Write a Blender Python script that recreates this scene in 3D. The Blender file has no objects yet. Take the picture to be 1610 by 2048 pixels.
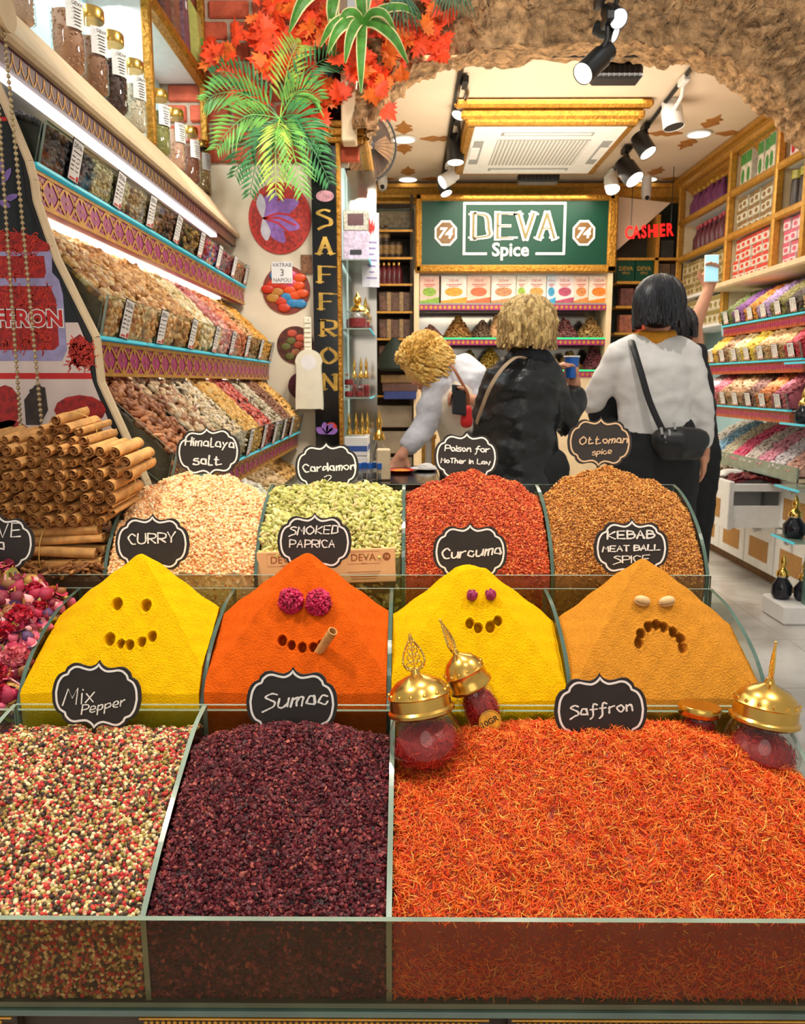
import bpy, math, random
import numpy as np
from mathutils import Matrix, Vector, noise
R = math.radians
PI = math.pi
random.seed(7)
RNG = np.random.default_rng(11)
scene = bpy.context.scene
COL = scene.collection

# ---------------------------------------------------------------- camera
FPX = 1580.0
PITCH = R(9.3)
YAW = math.atan(10 / FPX)
CAMZ = 1.2
cam_d = bpy.data.cameras.new('camera')
cam = bpy.data.objects.new('camera', cam_d)
COL.objects.link(cam)
cam.location = (0, 0, CAMZ)
cam.rotation_euler = (PI / 2 - PITCH, 0, YAW)
cam_d.sensor_fit = 'VERTICAL'
cam_d.sensor_height = 24.0
cam_d.lens = 24.0 * FPX / 2048.0
cam_d.clip_start = .02
cam_d.clip_end = 60
cam_d.dof.use_dof = True
cam_d.dof.focus_distance = 1.25
cam_d.dof.aperture_fstop = cam_d.lens / 2.2
scene.camera = cam

# ---------------------------------------------------------------- view and world
scene.view_settings.view_transform = 'Standard'
scene.view_settings.look = 'None'
scene.view_settings.gamma = 1
scene.view_settings.use_curve_mapping = False
scene.view_settings.exposure = 0.0
world = bpy.data.worlds.new('market_street')
scene.world = world
world.use_nodes = True
_bg = world.node_tree.nodes['Background']
_bg.inputs[0].default_value = (1.0, .93, .84, 1)
_bg.inputs[1].default_value = .52
cy = scene.cycles
cy.max_bounces = 7
cy.diffuse_bounces = 3
cy.glossy_bounces = 3
cy.transmission_bounces = 4
cy.transparent_max_bounces = 40
cy.sample_clamp_indirect = 4.0
cy.caustics_reflective = False
cy.caustics_refractive = False
cy.blur_glossy = 1.0

def lamp(name, kind, loc, aim, power, col=(1, .93, .84), size=.3, size_y=None, spot=None):
    d = bpy.data.lights.new(name, kind)
    d.energy = power
    d.color = col
    if kind == 'AREA':
        d.shape = 'RECTANGLE' if size_y else 'DISK'
        d.size = size
        if size_y:
            d.size_y = size_y
    elif kind == 'SPOT':
        d.spot_size = R(spot or 70)
        d.spot_blend = .6
        d.shadow_soft_size = size
    else:
        d.shadow_soft_size = size
    o = bpy.data.objects.new(name, d)
    COL.objects.link(o)
    o.location = loc
    v = Vector(aim) - Vector(loc)
    o.rotation_euler = v.to_track_quat('-Z', 'Y').to_euler()
    return o

# track spots of the shop front (above the stall), downlights and shelf lights of the shop, and added unseen fill lamps
lamp('stall_spot', 'SPOT', (-1.0, 1.25, 2.6), (-.25, 1.2, .7), 100, col=(1, .88, .72), size=.06, spot=65)
lamp('stall_spot', 'SPOT', (1.05, 1.25, 2.6), (.3, 1.2, .7), 100, col=(1, .88, .72), size=.06, spot=65)
lamp('stall_spot', 'SPOT', (0, 1.75, 2.8), (0, 1.15, .7), 70, col=(1, .88, .72), size=.06, spot=65)
lamp('stall_spot', 'SPOT', (.1, .4, 2.9), (.05, 1.0, .6), 30, size=.08, spot=60)
lamp('street_fill', 'AREA', (0, -1.4, 1.9), (0, 1.2, .6), 13, size=1.8)  # unseen soft fill from the street side, set low for the front glass
lamp('shop_light', 'AREA', (.6, 4.6, 2.78), (.6, 4.9, 0), 58, col=(1, .9, .76), size=1.6)
lamp('shop_light', 'AREA', (.9, 6.0, 2.6), (.9, 6.1, 0), 26, col=(1, .9, .76), size=1.2)
lamp('ceiling_fill', 'AREA', (.7, 4.7, 1.9), (.7, 4.9, 3), 17, col=(1, .86, .68), size=1.2)  # unseen upward fill, added to brighten the ceiling
lamp('arch_spot', 'SPOT', (.3, 2.6, 2.95), (-.1, 4.0, 2.6), 34, size=.06, spot=85)
lamp('arch_spot', 'SPOT', (1.3, 2.6, 2.95), (1.2, 4.0, 2.8), 30, size=.06, spot=85)
lamp('aisle_fill', 'SPOT', (.25, 2.75, 2.85), (-.9, 3.0, 1.5), 75, size=.06, spot=80)  # unseen fill added to brighten the left shelf fascias
lamp('aisle_fill', 'SPOT', (.5, 2.5, 2.9), (.6, 3.6, 1.2), 60, size=.06, spot=75)  # unseen fill added to lift the backs of the people
lamp('wall_fill', 'SPOT', (-.1, 3.0, 2.8), (-.75, 4.2, 1.5), 42, size=.06, spot=60)  # added fill without a fixture, brightens the cream wall and stickers
lamp('leaf_fill', 'SPOT', (-.35, 2.7, 2.6), (-.75, 4.0, 2.4), 30, size=.06, spot=70)  # added fill without a fixture, brightens the leaf sprays
def strip(name, x, y0, y1, z, power, tilt=0., col=(1, .97, .93)):
    d = bpy.data.lights.new(name, 'AREA')
    d.energy, d.color, d.shape, d.size, d.size_y = power, col, 'RECTANGLE', .05, abs(y1 - y0)
    o = bpy.data.objects.new(name, d)
    COL.objects.link(o)
    o.location = (x, (y0 + y1) / 2, z)
    o.rotation_euler = (0, tilt, 0)
for _x, _z in ((-.99, 1.90), (-.93, 1.605), (-.79, 1.205), (-.62, .86))[:3]:
    strip('shelf_led', _x, 1.95, 4.0, _z, 26)
strip('niche_led', -1.12, 1.8, 4.1, 2.62, 9, col=(.9, .97, 1))
for _x, _z in ((2.12, 1.80), (2.03, 1.47), (2.0, 1.22)):
    strip('shelf_led', _x, 4.2, 5.5, _z, 1.3)

# ---------------------------------------------------------------- pixel rays (1610 x 2048 photograph)
_rot = cam.rotation_euler.to_matrix()
def ray(px, py):
    return _rot @ Vector(((px - 805) / FPX, -(py - 1024) / FPX, -1))
def at(px, py, Y):
    d = ray(px, py)
    k = Y / d.y
    return Vector((d.x * k, Y, CAMZ + d.z * k))
def atx(px, py, X):
    d = ray(px, py)
    k = X / d.x
    return Vector((X, d.y * k, CAMZ + d.z * k))
def atz(px, py, Z):
    d = ray(px, py)
    k = (Z - CAMZ) / d.z
    return Vector((d.x * k, d.y * k, Z))

# ---------------------------------------------------------------- materials
def lin(c):
    if isinstance(c, str):
        c = [int(c[i:i + 2], 16) / 255 for i in (0, 2, 4)]
    return tuple(x / 12.92 if x <= .04045 else ((x + .055) / 1.055) ** 2.4 for x in c)
MATS = {}
def mat(name, col='888888', rough=.5, metal=0., var=.12, vs=25., bump=0., bs=120., emit=0., ecol=None, attr=False, spec=.5, coat=0., alpha=1., detail=3., bd=.003):
    if name in MATS:
        return MATS[name]
    m = bpy.data.materials.new(name)
    m.use_nodes = True
    nt = m.node_tree
    N, L = nt.nodes, nt.links
    p = N['Principled BSDF']
    p.inputs['Roughness'].default_value = rough
    p.inputs['Metallic'].default_value = metal
    p.inputs['Specular IOR Level'].default_value = spec
    p.inputs['Coat Weight'].default_value = coat
    p.inputs['Alpha'].default_value = alpha
    tc = N.new('ShaderNodeTexCoord')
    c = lin(col)
    nz = N.new('ShaderNodeTexNoise')
    nz.inputs['Scale'].default_value = vs
    nz.inputs['Detail'].default_value = detail
    L.new(tc.outputs['Object'], nz.inputs['Vector'])
    mr = N.new('ShaderNodeMapRange')
    mr.inputs[1].default_value = .3
    mr.inputs[2].default_value = .7
    mr.inputs[3].default_value = 1 - var
    mr.inputs[4].default_value = 1 + var
    L.new(nz.outputs['Fac'], mr.inputs[0])
    vm = N.new('ShaderNodeVectorMath')
    vm.operation = 'SCALE'
    if attr:
        a = N.new('ShaderNodeAttribute')
        a.attribute_name = 'Col'
        L.new(a.outputs['Color'], vm.inputs[0])
    else:
        vm.inputs[0].default_value = c
    L.new(mr.outputs[0], vm.inputs['Scale'])
    L.new(vm.outputs[0], p.inputs['Base Color'])
    if bump:
        nb = N.new('ShaderNodeTexNoise')
        nb.inputs['Scale'].default_value = bs
        nb.inputs['Detail'].default_value = 4
        L.new(tc.outputs['Object'], nb.inputs['Vector'])
        b = N.new('ShaderNodeBump')
        b.inputs['Strength'].default_value = bump
        b.inputs['Distance'].default_value = bd
        L.new(nb.outputs['Fac'], b.inputs['Height'])
        L.new(b.outputs[0], p.inputs['Normal'])
    if emit:
        p.inputs['Emission Color'].default_value = (*lin(ecol or col), 1)
        p.inputs['Emission Strength'].default_value = emit
    MATS[name] = m
    return m
def pane_mat(name, tint=(.93, .97, .95), refl=.55, base=.03, haze=0., hcol=(.6, .6, .55), rough=.02):
    m = bpy.data.materials.new(name)
    m.use_nodes = True
    nt = m.node_tree
    N, L = nt.nodes, nt.links
    N.remove(N['Principled BSDF'])
    tr = N.new('ShaderNodeBsdfTransparent')
    tr.inputs[0].default_value = (*tint, 1)
    gl = N.new('ShaderNodeBsdfGlossy')
    gl.inputs['Roughness'].default_value = rough
    fw = N.new('ShaderNodeLayerWeight')
    fw.inputs['Blend'].default_value = .5
    lw = N.new('ShaderNodeMath')
    lw.operation = 'POWER'
    lw.inputs[1].default_value = 3.5
    L.new(fw.outputs['Facing'], lw.inputs[0])
    ma = N.new('ShaderNodeMath')
    ma.operation = 'MULTIPLY_ADD'
    ma.inputs[1].default_value = refl
    ma.inputs[2].default_value = base
    L.new(lw.outputs[0], ma.inputs[0])
    mx = N.new('ShaderNodeMixShader')
    L.new(ma.outputs[0], mx.inputs[0])
    src = tr
    if haze:
        df = N.new('ShaderNodeBsdfDiffuse')
        df.inputs[0].default_value = (*hcol, 1)
        nz = N.new('ShaderNodeTexNoise')
        nz.inputs['Scale'].default_value = 9
        tc = N.new('ShaderNodeTexCoord')
        L.new(tc.outputs['Object'], nz.inputs['Vector'])
        mm = N.new('ShaderNodeMath')
        mm.operation = 'MULTIPLY'
        mm.inputs[1].default_value = haze * 2
        L.new(nz.outputs['Fac'], mm.inputs[0])
        m2 = N.new('ShaderNodeMixShader')
        L.new(mm.outputs[0], m2.inputs[0])
        L.new(tr.outputs[0], m2.inputs[1])
        L.new(df.outputs[0], m2.inputs[2])
        src = m2
    L.new(src.outputs[0], mx.inputs[1])
    L.new(gl.outputs[0], mx.inputs[2])
    L.new(mx.outputs[0], N['Material Output'].inputs[0])
    MATS[name] = m
    return m

# ---------------------------------------------------------------- mesh building
def fit(M, v):
    a = np.asarray(v, dtype=np.float64)
    m = np.array(M)
    return a @ m[:3, :3].T + m[:3, 3]
class MB:
    def __init__(s):
        s.v, s.f, s.m, s.n, s.c = [], [], [], 0, []
    def add(s, vf, m=0, M=None, col=None):
        v, f = vf
        v = np.asarray(v, dtype=np.float64).reshape(-1, 3)
        if M is not None:
            v = fit(M, v)
        s.v.append(v)
        b = s.n
        s.f += [tuple(i + b for i in t) for t in f]
        s.m += [m] * len(f)
        s.n += len(v)
        if col is not None:
            s.c.append(np.tile(np.asarray(lin(col) if isinstance(col, str) else col, dtype=np.float64), (len(v), 1)))
        return s
    def build(s, name, mats, smooth=False, inv=None, angle=None):
        me = bpy.data.meshes.new(name)
        v = np.concatenate(s.v) if s.v else np.zeros((0, 3))
        if inv is not None:
            v = fit(inv, v)
        me.from_pydata(v.tolist(), [], s.f)
        if not isinstance(mats, (list, tuple)):
            mats = [mats]
        for m in mats:
            me.materials.append(MATS[m] if isinstance(m, str) else m)
        if len(mats) > 1:
            me.polygons.foreach_set('material_index', s.m)
        if s.c:
            at_ = me.attributes.new('Col', 'FLOAT_COLOR', 'POINT')
            c = np.concatenate(s.c)
            at_.data.foreach_set('color', np.column_stack([c, np.ones(len(c))]).ravel())
        if smooth:
            me.polygons.foreach_set('use_smooth', [True] * len(me.polygons))
            if smooth != 'all':
                try:
                    me.set_sharp_from_angle(angle=R(angle or 40))
                except Exception:
                    pass
        me.update()
        return me

def link(name, me, parent=None):
    o = bpy.data.objects.new(name, me)
    COL.objects.link(o)
    if parent is not None:
        o.parent = parent
    return o
def tag(o, label=None, cat=None, group=None, kind=None):
    if label: o['label'] = label
    if cat: o['category'] = cat
    if group: o['group'] = group
    if kind: o['kind'] = kind
    return o
def thing(name, label, cat, loc=(0, 0, 0), rot=(0, 0, 0), group=None):
    o = bpy.data.objects.new(name, None)
    o.empty_display_size = .05
    COL.objects.link(o)
    o.location = loc
    o.rotation_euler = rot
    return tag(o, label, cat, group)
def gmat(o):
    m = o.matrix_basis.copy()
    while o.parent:
        o = o.parent
        m = o.matrix_basis @ m
    return m
def part(root, name, mb, mats, smooth=False, world=True, label=None):
    o = link(name, mb.build(name, mats, smooth, gmat(root).inverted() if world else None), root)
    if label: o['label'] = label
    return o
def solo(name, mb, mats, label=None, cat=None, group=None, kind=None, smooth=False, loc=None):
    inv = Matrix.Translation(-Vector(loc)) if loc is not None else None
    o = link(name, mb.build(name, mats, smooth, inv))
    if loc is not None:
        o.location = loc
    return tag(o, label, cat, group, kind)
def struct(name, mb, mats, smooth=False):
    return solo(name, mb, mats, kind='structure', smooth=smooth)
KIDS = {}
def dup(root, loc=None, rot=None, scale=None, label=None, group=None):
    def cp(o, parent):
        c = o.copy()
        COL.objects.link(c)
        if parent is not None:
            c.parent = parent
        for ch in list(o.children):
            cp(ch, c)
        return c
    r = cp(root, None)
    if loc is not None: r.location = loc
    if rot is not None: r.rotation_euler = rot
    if scale is not None: r.scale = (scale,) * 3 if not hasattr(scale, '__len__') else scale
    if label: r['label'] = label
    if group: r['group'] = group
    return r

# ---------------------------------------------------------------- shapes: each returns (vertices, faces)
QF = [(0, 3, 2, 1), (4, 5, 6, 7), (0, 1, 5, 4), (1, 2, 6, 5), (2, 3, 7, 6), (3, 0, 4, 7)]
def box(c, s):
    x, y, z = c
    a, b, d = s[0] / 2, s[1] / 2, s[2] / 2
    return [(x - a, y - b, z - d), (x + a, y - b, z - d), (x + a, y + b, z - d), (x - a, y + b, z - d),
            (x - a, y - b, z + d), (x + a, y - b, z + d), (x + a, y + b, z + d), (x - a, y + b, z + d)], QF
def box2(p, q):
    return box([(a + b) / 2 for a, b in zip(p, q)], [abs(a - b) for a, b in zip(p, q)])
def cbox(c, s, r=.003):
    import itertools
    h = [k / 2 for k in s]
    r = min(r, min(h) * .9)
    v, idx = [], {}
    for sg in itertools.product((-1, 1), repeat=3):
        for ax in range(3):
            p = [c[i] + sg[i] * (h[i] - (0 if i == ax else r)) for i in range(3)]
            idx[(sg, ax)] = len(v)
            v.append(p)
    f = []
    for ax in range(3):
        o = [i for i in range(3) if i != ax]
        for sgn in (-1, 1):
            q = []
            for a, b in ((-1, -1), (1, -1), (1, 1), (-1, 1)):
                t = [0, 0, 0]
                t[ax] = sgn; t[o[0]] = a; t[o[1]] = b
                q.append(idx[(tuple(t), ax)])
            if (sgn > 0) == (ax == 1):
                q.reverse()
            f.append(tuple(q))
        for a in (-1, 1):
            for b in (-1, 1):
                t1 = [0, 0, 0]; t2 = [0, 0, 0]
                t1[ax] = -1; t2[ax] = 1
                for t in (t1, t2):
                    t[o[0]] = a; t[o[1]] = b
                q = [idx[(tuple(t1), o[0])], idx[(tuple(t2), o[0])], idx[(tuple(t2), o[1])], idx[(tuple(t1), o[1])]]
                if (a * b > 0) == (ax == 1):
                    q.reverse()
                f.append(tuple(q))
    for sg in itertools.product((-1, 1), repeat=3):
        q = [idx[(sg, 0)], idx[(sg, 1)], idx[(sg, 2)]]
        if sg[0] * sg[1] * sg[2] < 0:
            q.reverse()
        f.append(tuple(q))
    return v, f
def prism(poly, a, b, ax=1):
    """2-D outline extruded from a to b along axis ax (outline in the other two axes, in order)"""
    n = len(poly)
    def P(u, w, t):
        return (t, u, w) if ax == 0 else (u, t, w) if ax == 1 else (u, w, t)
    v = [P(u, w, a) for u, w in poly] + [P(u, w, b) for u, w in poly]
    f = [tuple(range(n)), tuple(range(2 * n - 1, n - 1, -1))]
    f += [(i, i + n, (i + 1) % n + n, (i + 1) % n) for i in range(n)]
    return v, f
def tube(pts, r, n=8, cap=True, flat=None):
    pts = [Vector(p) for p in pts]
    m = len(pts)
    rr = r if hasattr(r, '__len__') else [r] * m
    v, f = [], []
    t0 = (pts[1] - pts[0]).normalized()
    up = Vector((0, 0, 1)) if abs(t0.z) < .9 else Vector((1, 0, 0))
    x = t0.cross(up).normalized()
    for i, p in enumerate(pts):
        t = (pts[min(i + 1, m - 1)] - pts[max(i - 1, 0)]).normalized()
        x = (x - t * x.dot(t)).normalized()
        y = t.cross(x)
        for k in range(n):
            a = 2 * PI * k / n
            v.append(p + x * (rr[i] * math.cos(a)) + y * (rr[i] * math.sin(a) * (flat or 1)))
    for i in range(m - 1):
        for k in range(n):
            a, b = i * n + k, i * n + (k + 1) % n
            f.append((a, b, b + n, a + n))
    if cap:
        f.append(tuple(range(n - 1, -1, -1)))
        f.append(tuple(range((m - 1) * n, m * n)))
    return v, f
def lathe(prof, n=20, c=(0, 0, 0), cap=True):
    v, f = [], []
    for r, z in prof:
        for k in range(n):
            a = 2 * PI * k / n
            v.append((c[0] + r * math.cos(a), c[1] + r * math.sin(a), c[2] + z))
    for i in range(len(prof) - 1):
        for k in range(n):
            a, b = i * n + k, i * n + (k + 1) % n
            f.append((a, b, b + n, a + n))
    if cap:
        f.append(tuple(range(n - 1, -1, -1)))
        f.append(tuple(range((len(prof) - 1) * n, len(prof) * n)))
    return v, f
def ball(c, r, nu=10, nv=7):
    rx, ry, rz = r if hasattr(r, '__len__') else (r, r, r)
    v = [(c[0], c[1], c[2] - rz)]
    for i in range(1, nv):
        b = -PI / 2 + PI * i / nv
        for k in range(nu):
            a = 2 * PI * k / nu
            v.append((c[0] + rx * math.cos(b) * math.cos(a), c[1] + ry * math.cos(b) * math.sin(a), c[2] + rz * math.sin(b)))
    v.append((c[0], c[1], c[2] + rz))
    f = [(0, 1 + (k + 1) % nu, 1 + k) for k in range(nu)]
    for i in range(nv - 2):
        for k in range(nu):
            a, b = 1 + i * nu + k, 1 + i * nu + (k + 1) % nu
            f.append((a, b, b + nu, a + nu))
    e = len(v) - 1
    f += [(e, 1 + (nv - 2) * nu + k, 1 + (nv - 2) * nu + (k + 1) % nu) for k in range(nu)]
    return v, f
def quad(a, b, c, d):
    return [a, b, c, d], [(0, 1, 2, 3)]
def crom(P, k=6, closed=False):
    P = [Vector((*p, 0)) if len(p) == 2 else Vector(p) for p in P]
    if len(P) < 3:
        return P
    n = len(P)
    out = []
    for i in range(n if closed else n - 1):
        a, b, c, d = (P[(i + j) % n] if closed else P[min(max(i + j, 0), n - 1)] for j in (-1, 0, 1, 2))
        for s in range(k):
            t = s / k
            out.append(.5 * ((2 * b) + (c - a) * t + (2 * a - 5 * b + 4 * c - d) * t * t + (3 * b - a - 3 * c + d) * t ** 3))
    if not closed:
        out.append(P[-1])
    return out
def ribbon(pts, w, z=0., closed=False, w2=None):
    """flat strip in the xy plane"""
    P = [Vector((p[0], p[1], 0)) for p in pts]
    n = len(P)
    v, f = [], []
    for i, p in enumerate(P):
        a = P[(i - 1) % n] if closed else P[max(i - 1, 0)]
        b = P[(i + 1) % n] if closed else P[min(i + 1, n - 1)]
        t = b - a
        t = t.normalized() if t.length > 1e-9 else Vector((1, 0, 0))
        q = Vector((-t.y, t.x, 0)) * (w if not w2 else w2[i]) / 2
        v += [(p.x - q.x, p.y - q.y, z), (p.x + q.x, p.y + q.y, z)]
    for i in range(n if closed else n - 1):
        a, b = 2 * i, 2 * ((i + 1) % n)
        f.append((a, b, b + 1, a + 1))
    return v, f
def disc(r, n=24, z=0., c=(0, 0), sy=1.):
    return [(c[0] + r * math.cos(2 * PI * k / n), c[1] + r * sy * math.sin(2 * PI * k / n), z) for k in range(n)], [tuple(range(n))]
def ico(sub=1):
    import bmesh
    bm = bmesh.new()
    bmesh.ops.create_icosphere(bm, subdivisions=sub, radius=1)
    v = np.array([x.co for x in bm.verts])
    f = [tuple(x.index for x in t.verts) for t in bm.faces]
    bm.free()
    return v, f
ICO1, ICO2 = ico(1), ico(2)
def frame_yz(origin, xaxis, yaxis):
    """matrix taking local x, y, z to xaxis, yaxis, their normal"""
    x = Vector(xaxis).normalized()
    y = Vector(yaxis)
    y = (y - x * x.dot(y)).normalized()
    z = x.cross(y)
    M = Matrix((x, y, z)).transposed().to_4x4()
    M.translation = Vector(origin)
    return M
FRONT = lambda o: frame_yz(o, (1, 0, 0), (0, 0, 1))          # a plane that faces the street

# ---------------------------------------------------------------- writing
_tx = {}
def type_mesh(s, size=1., extr=0., bold=0., center=True, shear=0.):
    """upright type as (vertices, faces) in the xy plane"""
    k = (s, extr, bold, shear)
    if k not in _tx:
        cu = bpy.data.curves.new('type', 'FONT')
        cu.body = s
        cu.size = 1
        cu.extrude = extr
        cu.offset = bold
        cu.shear = shear
        cu.resolution_u = 3
        o = bpy.data.objects.new('type', cu)
        COL.objects.link(o)
        me = bpy.data.meshes.new_from_object(o.evaluated_get(bpy.context.evaluated_depsgraph_get()))
        v = np.array([q.co for q in me.vertices]).reshape(-1, 3)
        f = [tuple(p.vertices) for p in me.polygons]
        bpy.data.objects.remove(o)
        bpy.data.curves.remove(cu)
        bpy.data.meshes.remove(me)
        _tx[k] = (v, f)
    v, f = _tx[k]
    v = v.copy()
    if len(v) and center:
        v[:, 0] -= (v[:, 0].min() + v[:, 0].max()) / 2
        v[:, 1] -= (v[:, 1].min() + v[:, 1].max()) / 2
    return v * size, f
# strokes: pairs of digits, x in tenths, y letter 0..E with 4 = baseline, A = x height, E = capital height; ~ marks a curve
HAND = {
 'A': '043E64|1858', 'B': '040E|~0E5D595A09|~09695504', 'C': '~6C3E0B173464', 'D': '040E|~0E5D686504', 'E': '6E0E0464|0959', 'F': '6E0E04|0959', 'H': '040E|646E|0969', 'I': '040E',
 'K': '040E|6D0864', 'L': '0E0464', 'M': '041E486E74', 'N': '040E646E', 'O': '~3E0B07346678 6B3E'.replace(' ', ''), 'P': '040E|~0E6D6908', 'R': '040E|~0E6D6908|2864',
 'S': '~6D3E0C3A68653402', 'T': '0E6E|3E34', 'U': '~0E063466 6E'.replace(' ', ''), 'V': '0E346E', 'Y': '0E386E|3834',
 'a': '~4A1A06155549|4A55 54'.replace(' ', ''), 'c': '~491A061544 56'.replace(' ', ''), 'd': '~491A061548|5E54', 'e': '~07574A1A062454', 'f': '~5D3E2A2300|0959', 'g': '~4A1A07265A|~5A510011',
 'h': '0E04|~083A4854', 'i': '0A04|0C0D', 'l': '~0E051434', 'm': '0A04|~083A3734|~384A6A6764', 'n': '0A04|~083A4854', 'o': '~3A0907 345749 3A'.replace(' ', ''), 'p': '0A00|~094A57350506',
 'r': '0A04|~083A4A', 's': '~4A1A084744 0405'.replace(' ', ''), 't': '~1D15246 5'.replace(' ', '') + '|0A3A', 'u': '~0A053457|5A54', 'w': '0A142852 7A'.replace(' ', ''), 'x': '0A44|4A04',
 'y': '0A264A|~4A2601', '2': '~0A2B4A04|0444', 'q': '',
}
def hand(s, size, width, jit=.04, shear=.12, seed=1, gap=.22):
    """chalk handwriting as (vertices, faces), centred on the origin"""
    rg = random.Random(seed)
    mb = MB()
    x = 0.
    pol = []
    for ch in s:
        if ch == ' ':
            x += .45
            continue
        wmax = 0
        for st in HAND[ch].split('|'):
            cv = st[0] == '~'
            st = st.lstrip('~')
            P = [(int(st[i]) / 10, (int(st[i + 1], 16) - 4) / 10) for i in range(0, len(st) - 1, 2)]
            wmax = max(wmax, max(p[0] for p in P))
            P = [(x + p[0] + rg.uniform(-jit, jit), p[1] + rg.uniform(-jit, jit)) for p in P]
            P = [(p[0] + p[1] * shear, p[1]) for p in P]
            pol.append([(p.x, p.y) for p in crom(P, 5)] if cv else P)
        x += wmax + gap
    xs = [p[0] for q in pol for p in q]
    ys = [p[1] for q in pol for p in q]
    cx, cy_ = (min(xs) + max(xs)) / 2, (min(ys) + max(ys)) / 2
    sx = size / (max(xs) - min(xs))
    for q in pol:
        q = [((p[0] - cx) * sx, (p[1] - cy_) * sx) for p in q]
        if len(q) == 2:
            q = [q[0], ((q[0][0] + q[1][0]) / 2, (q[0][1] + q[1][1]) / 2), q[1]]
        w2 = [width * (.75 + .5 * rg.random()) for _ in q]
        mb.add(ribbon(q, width, rg.uniform(0, .0002), w2=w2))
        for e in (q[0], q[-1]):
            mb.add(disc(width * .5, 6, 0, e))
    return np.concatenate(mb.v), mb.f

# ---------------------------------------------------------------- heaps of grains
def heap_mesh(name, protos, pos, nrm, size, cols, mode='rand', sizevar=.25, flat=(1, 1, 1), base=None, mats=None, smooth=True, rng=RNG, lean=.35):
    """grains baked into one mesh: protos is a list of (v, f); cols a list of (rgb, weight)"""
    n = len(pos)
    rgbs = np.array([lin(c[0]) for c in cols])
    w = np.array([c[1] for c in cols], float)
    ci = rng.choice(len(cols), n, p=w / w.sum())
    col = rgbs[ci] * rng.uniform(.8, 1.2, (n, 1))
    sc = size * rng.uniform(1 - sizevar, 1 + sizevar, n)
    a = rng.normal(size=(n, 3))
    if mode == 'flat':          # long axis lies in the surface, short axis near its normal
        z = nrm + rng.normal(size=(n, 3)) * lean
        z /= np.linalg.norm(z, axis=1, keepdims=True)
        x = a - z * (a * z).sum(1, keepdims=True)
        x /= np.linalg.norm(x, axis=1, keepdims=True)
    else:
        x = a / np.linalg.norm(a, axis=1, keepdims=True)
        z = rng.normal(size=(n, 3))
        z -= x * (z * x).sum(1, keepdims=True)
        z /= np.linalg.norm(z, axis=1, keepdims=True)
    y = np.cross(z, x)
    pid = rng.integers(0, len(protos), n)
    V, F, C, off = [], [], [], 0
    if base is not None:
        bv, bf, bc = base
        V.append(np.asarray(bv)); C.append(np.tile(lin(bc), (len(bv), 1)))
        F.append((np.asarray(bf), 0)); off = len(bv)
    for k, (pv, pf) in enumerate(protos):
        s = np.where(pid == k)[0]
        if not len(s):
            continue
        q = np.asarray(pv) * np.asarray(flat)
        P = (q[None, :, 0:1] * x[s][:, None] + q[None, :, 1:2] * y[s][:, None] + q[None, :, 2:3] * z[s][:, None]) * sc[s][:, None, None] + pos[s][:, None]
        V.append(P.reshape(-1, 3))
        C.append(np.repeat(col[s], len(q), 0))
        tri = np.asarray(pf)
        F.append((tri[None] + (np.arange(len(s)) * len(q))[:, None, None], off))
        off += len(s) * len(q)
    V = np.concatenate(V); C = np.concatenate(C)
    me = bpy.data.meshes.new(name)
    me.vertices.add(len(V))
    me.vertices.foreach_set('co', V.astype(np.float32).ravel())
    loops, tot = [], []
    for f, o in F:
        f = np.asarray(f).reshape(-1, f.shape[-1]) + o
        loops.append(f.ravel()); tot.append(np.full(len(f), f.shape[1]))
    loops = np.concatenate(loops); tot = np.concatenate(tot)
    me.loops.add(len(loops)); me.loops.foreach_set('vertex_index', loops.astype(np.int32))
    me.polygons.add(len(tot))
    me.polygons.foreach_set('loop_start', np.concatenate([[0], np.cumsum(tot)[:-1]]).astype(np.int32))
    me.polygons.foreach_set('use_smooth', np.full(len(tot), smooth))
    ca = me.attributes.new('Col', 'FLOAT_COLOR', 'POINT')
    ca.data.foreach_set('color', np.column_stack([C, np.ones(len(C))]).astype(np.float32).ravel())
    me.materials.append(MATS[mats] if isinstance(mats, str) else mats)
    me.update(calc_edges=True)
    me.validate()
    return me
def grid_faces(nx, ny):
    i = np.arange(nx - 1)[:, None] * ny + np.arange(ny - 1)[None]
    i = i.ravel()
    return np.stack([i, i + ny, i + ny + 1, i + 1], 1)
def lump(seed, amp=.25, sub=ICO1):
    rg = np.random.default_rng(seed)
    v = np.array(sub[0]) * (1 + rg.uniform(-amp, amp, (len(sub[0]), 1)))
    return v, sub[1]

# ---------------------------------------------------------------- material list
pane_mat('pane', (.90, .95, .92), .5, .02)
pane_mat('front_pane', (.82, .76, .65), .22, .008, haze=.025, hcol=(.5, .28, .14))  # dusty glass, its tint darkened further for the shade on the grains behind
pane_mat('jar_glass', (.96, .97, .96), .8, .05)
pane_mat('clear_plastic', (.93, .95, .94), .6, .06, rough=.12)
mat('glass_edge', '86988a', .12, var=.15, vs=14, spec=.8)
mat('glass_edge_dark', '465e54', .12, var=.2, vs=14, spec=.8)
mat('lit_edge', '58ccd8', .3, emit=.3, ecol='2fd0e6')
mat('lit_edge_green', '38e08a', .3, emit=.6, ecol='30e890')
mat('led', 'ffffff', .4, emit=2.6, ecol='fff6ee')
mat('lamp_face', 'ffffff', .4, emit=4.0, ecol='fff1d8')
mat('lamp_cool', 'ffffff', .4, emit=4.0, ecol='e6f2ff')
mat('grain', attr=True, rough=.62, var=.1, vs=300)
mat('grain_gloss', attr=True, rough=.45, spec=.3, var=.1, vs=300)
mat('thread', attr=True, rough=.5, var=.08, vs=200)
mat('nut', attr=True, rough=.5, var=.2, vs=90, bump=.25, bs=200)
mat('paint', attr=True, rough=.6, var=.06, vs=40)
mat('curry_powder', 'f7bd04', .95, var=.06, vs=60, bump=1., bs=420, spec=.1, bd=.004)
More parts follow.
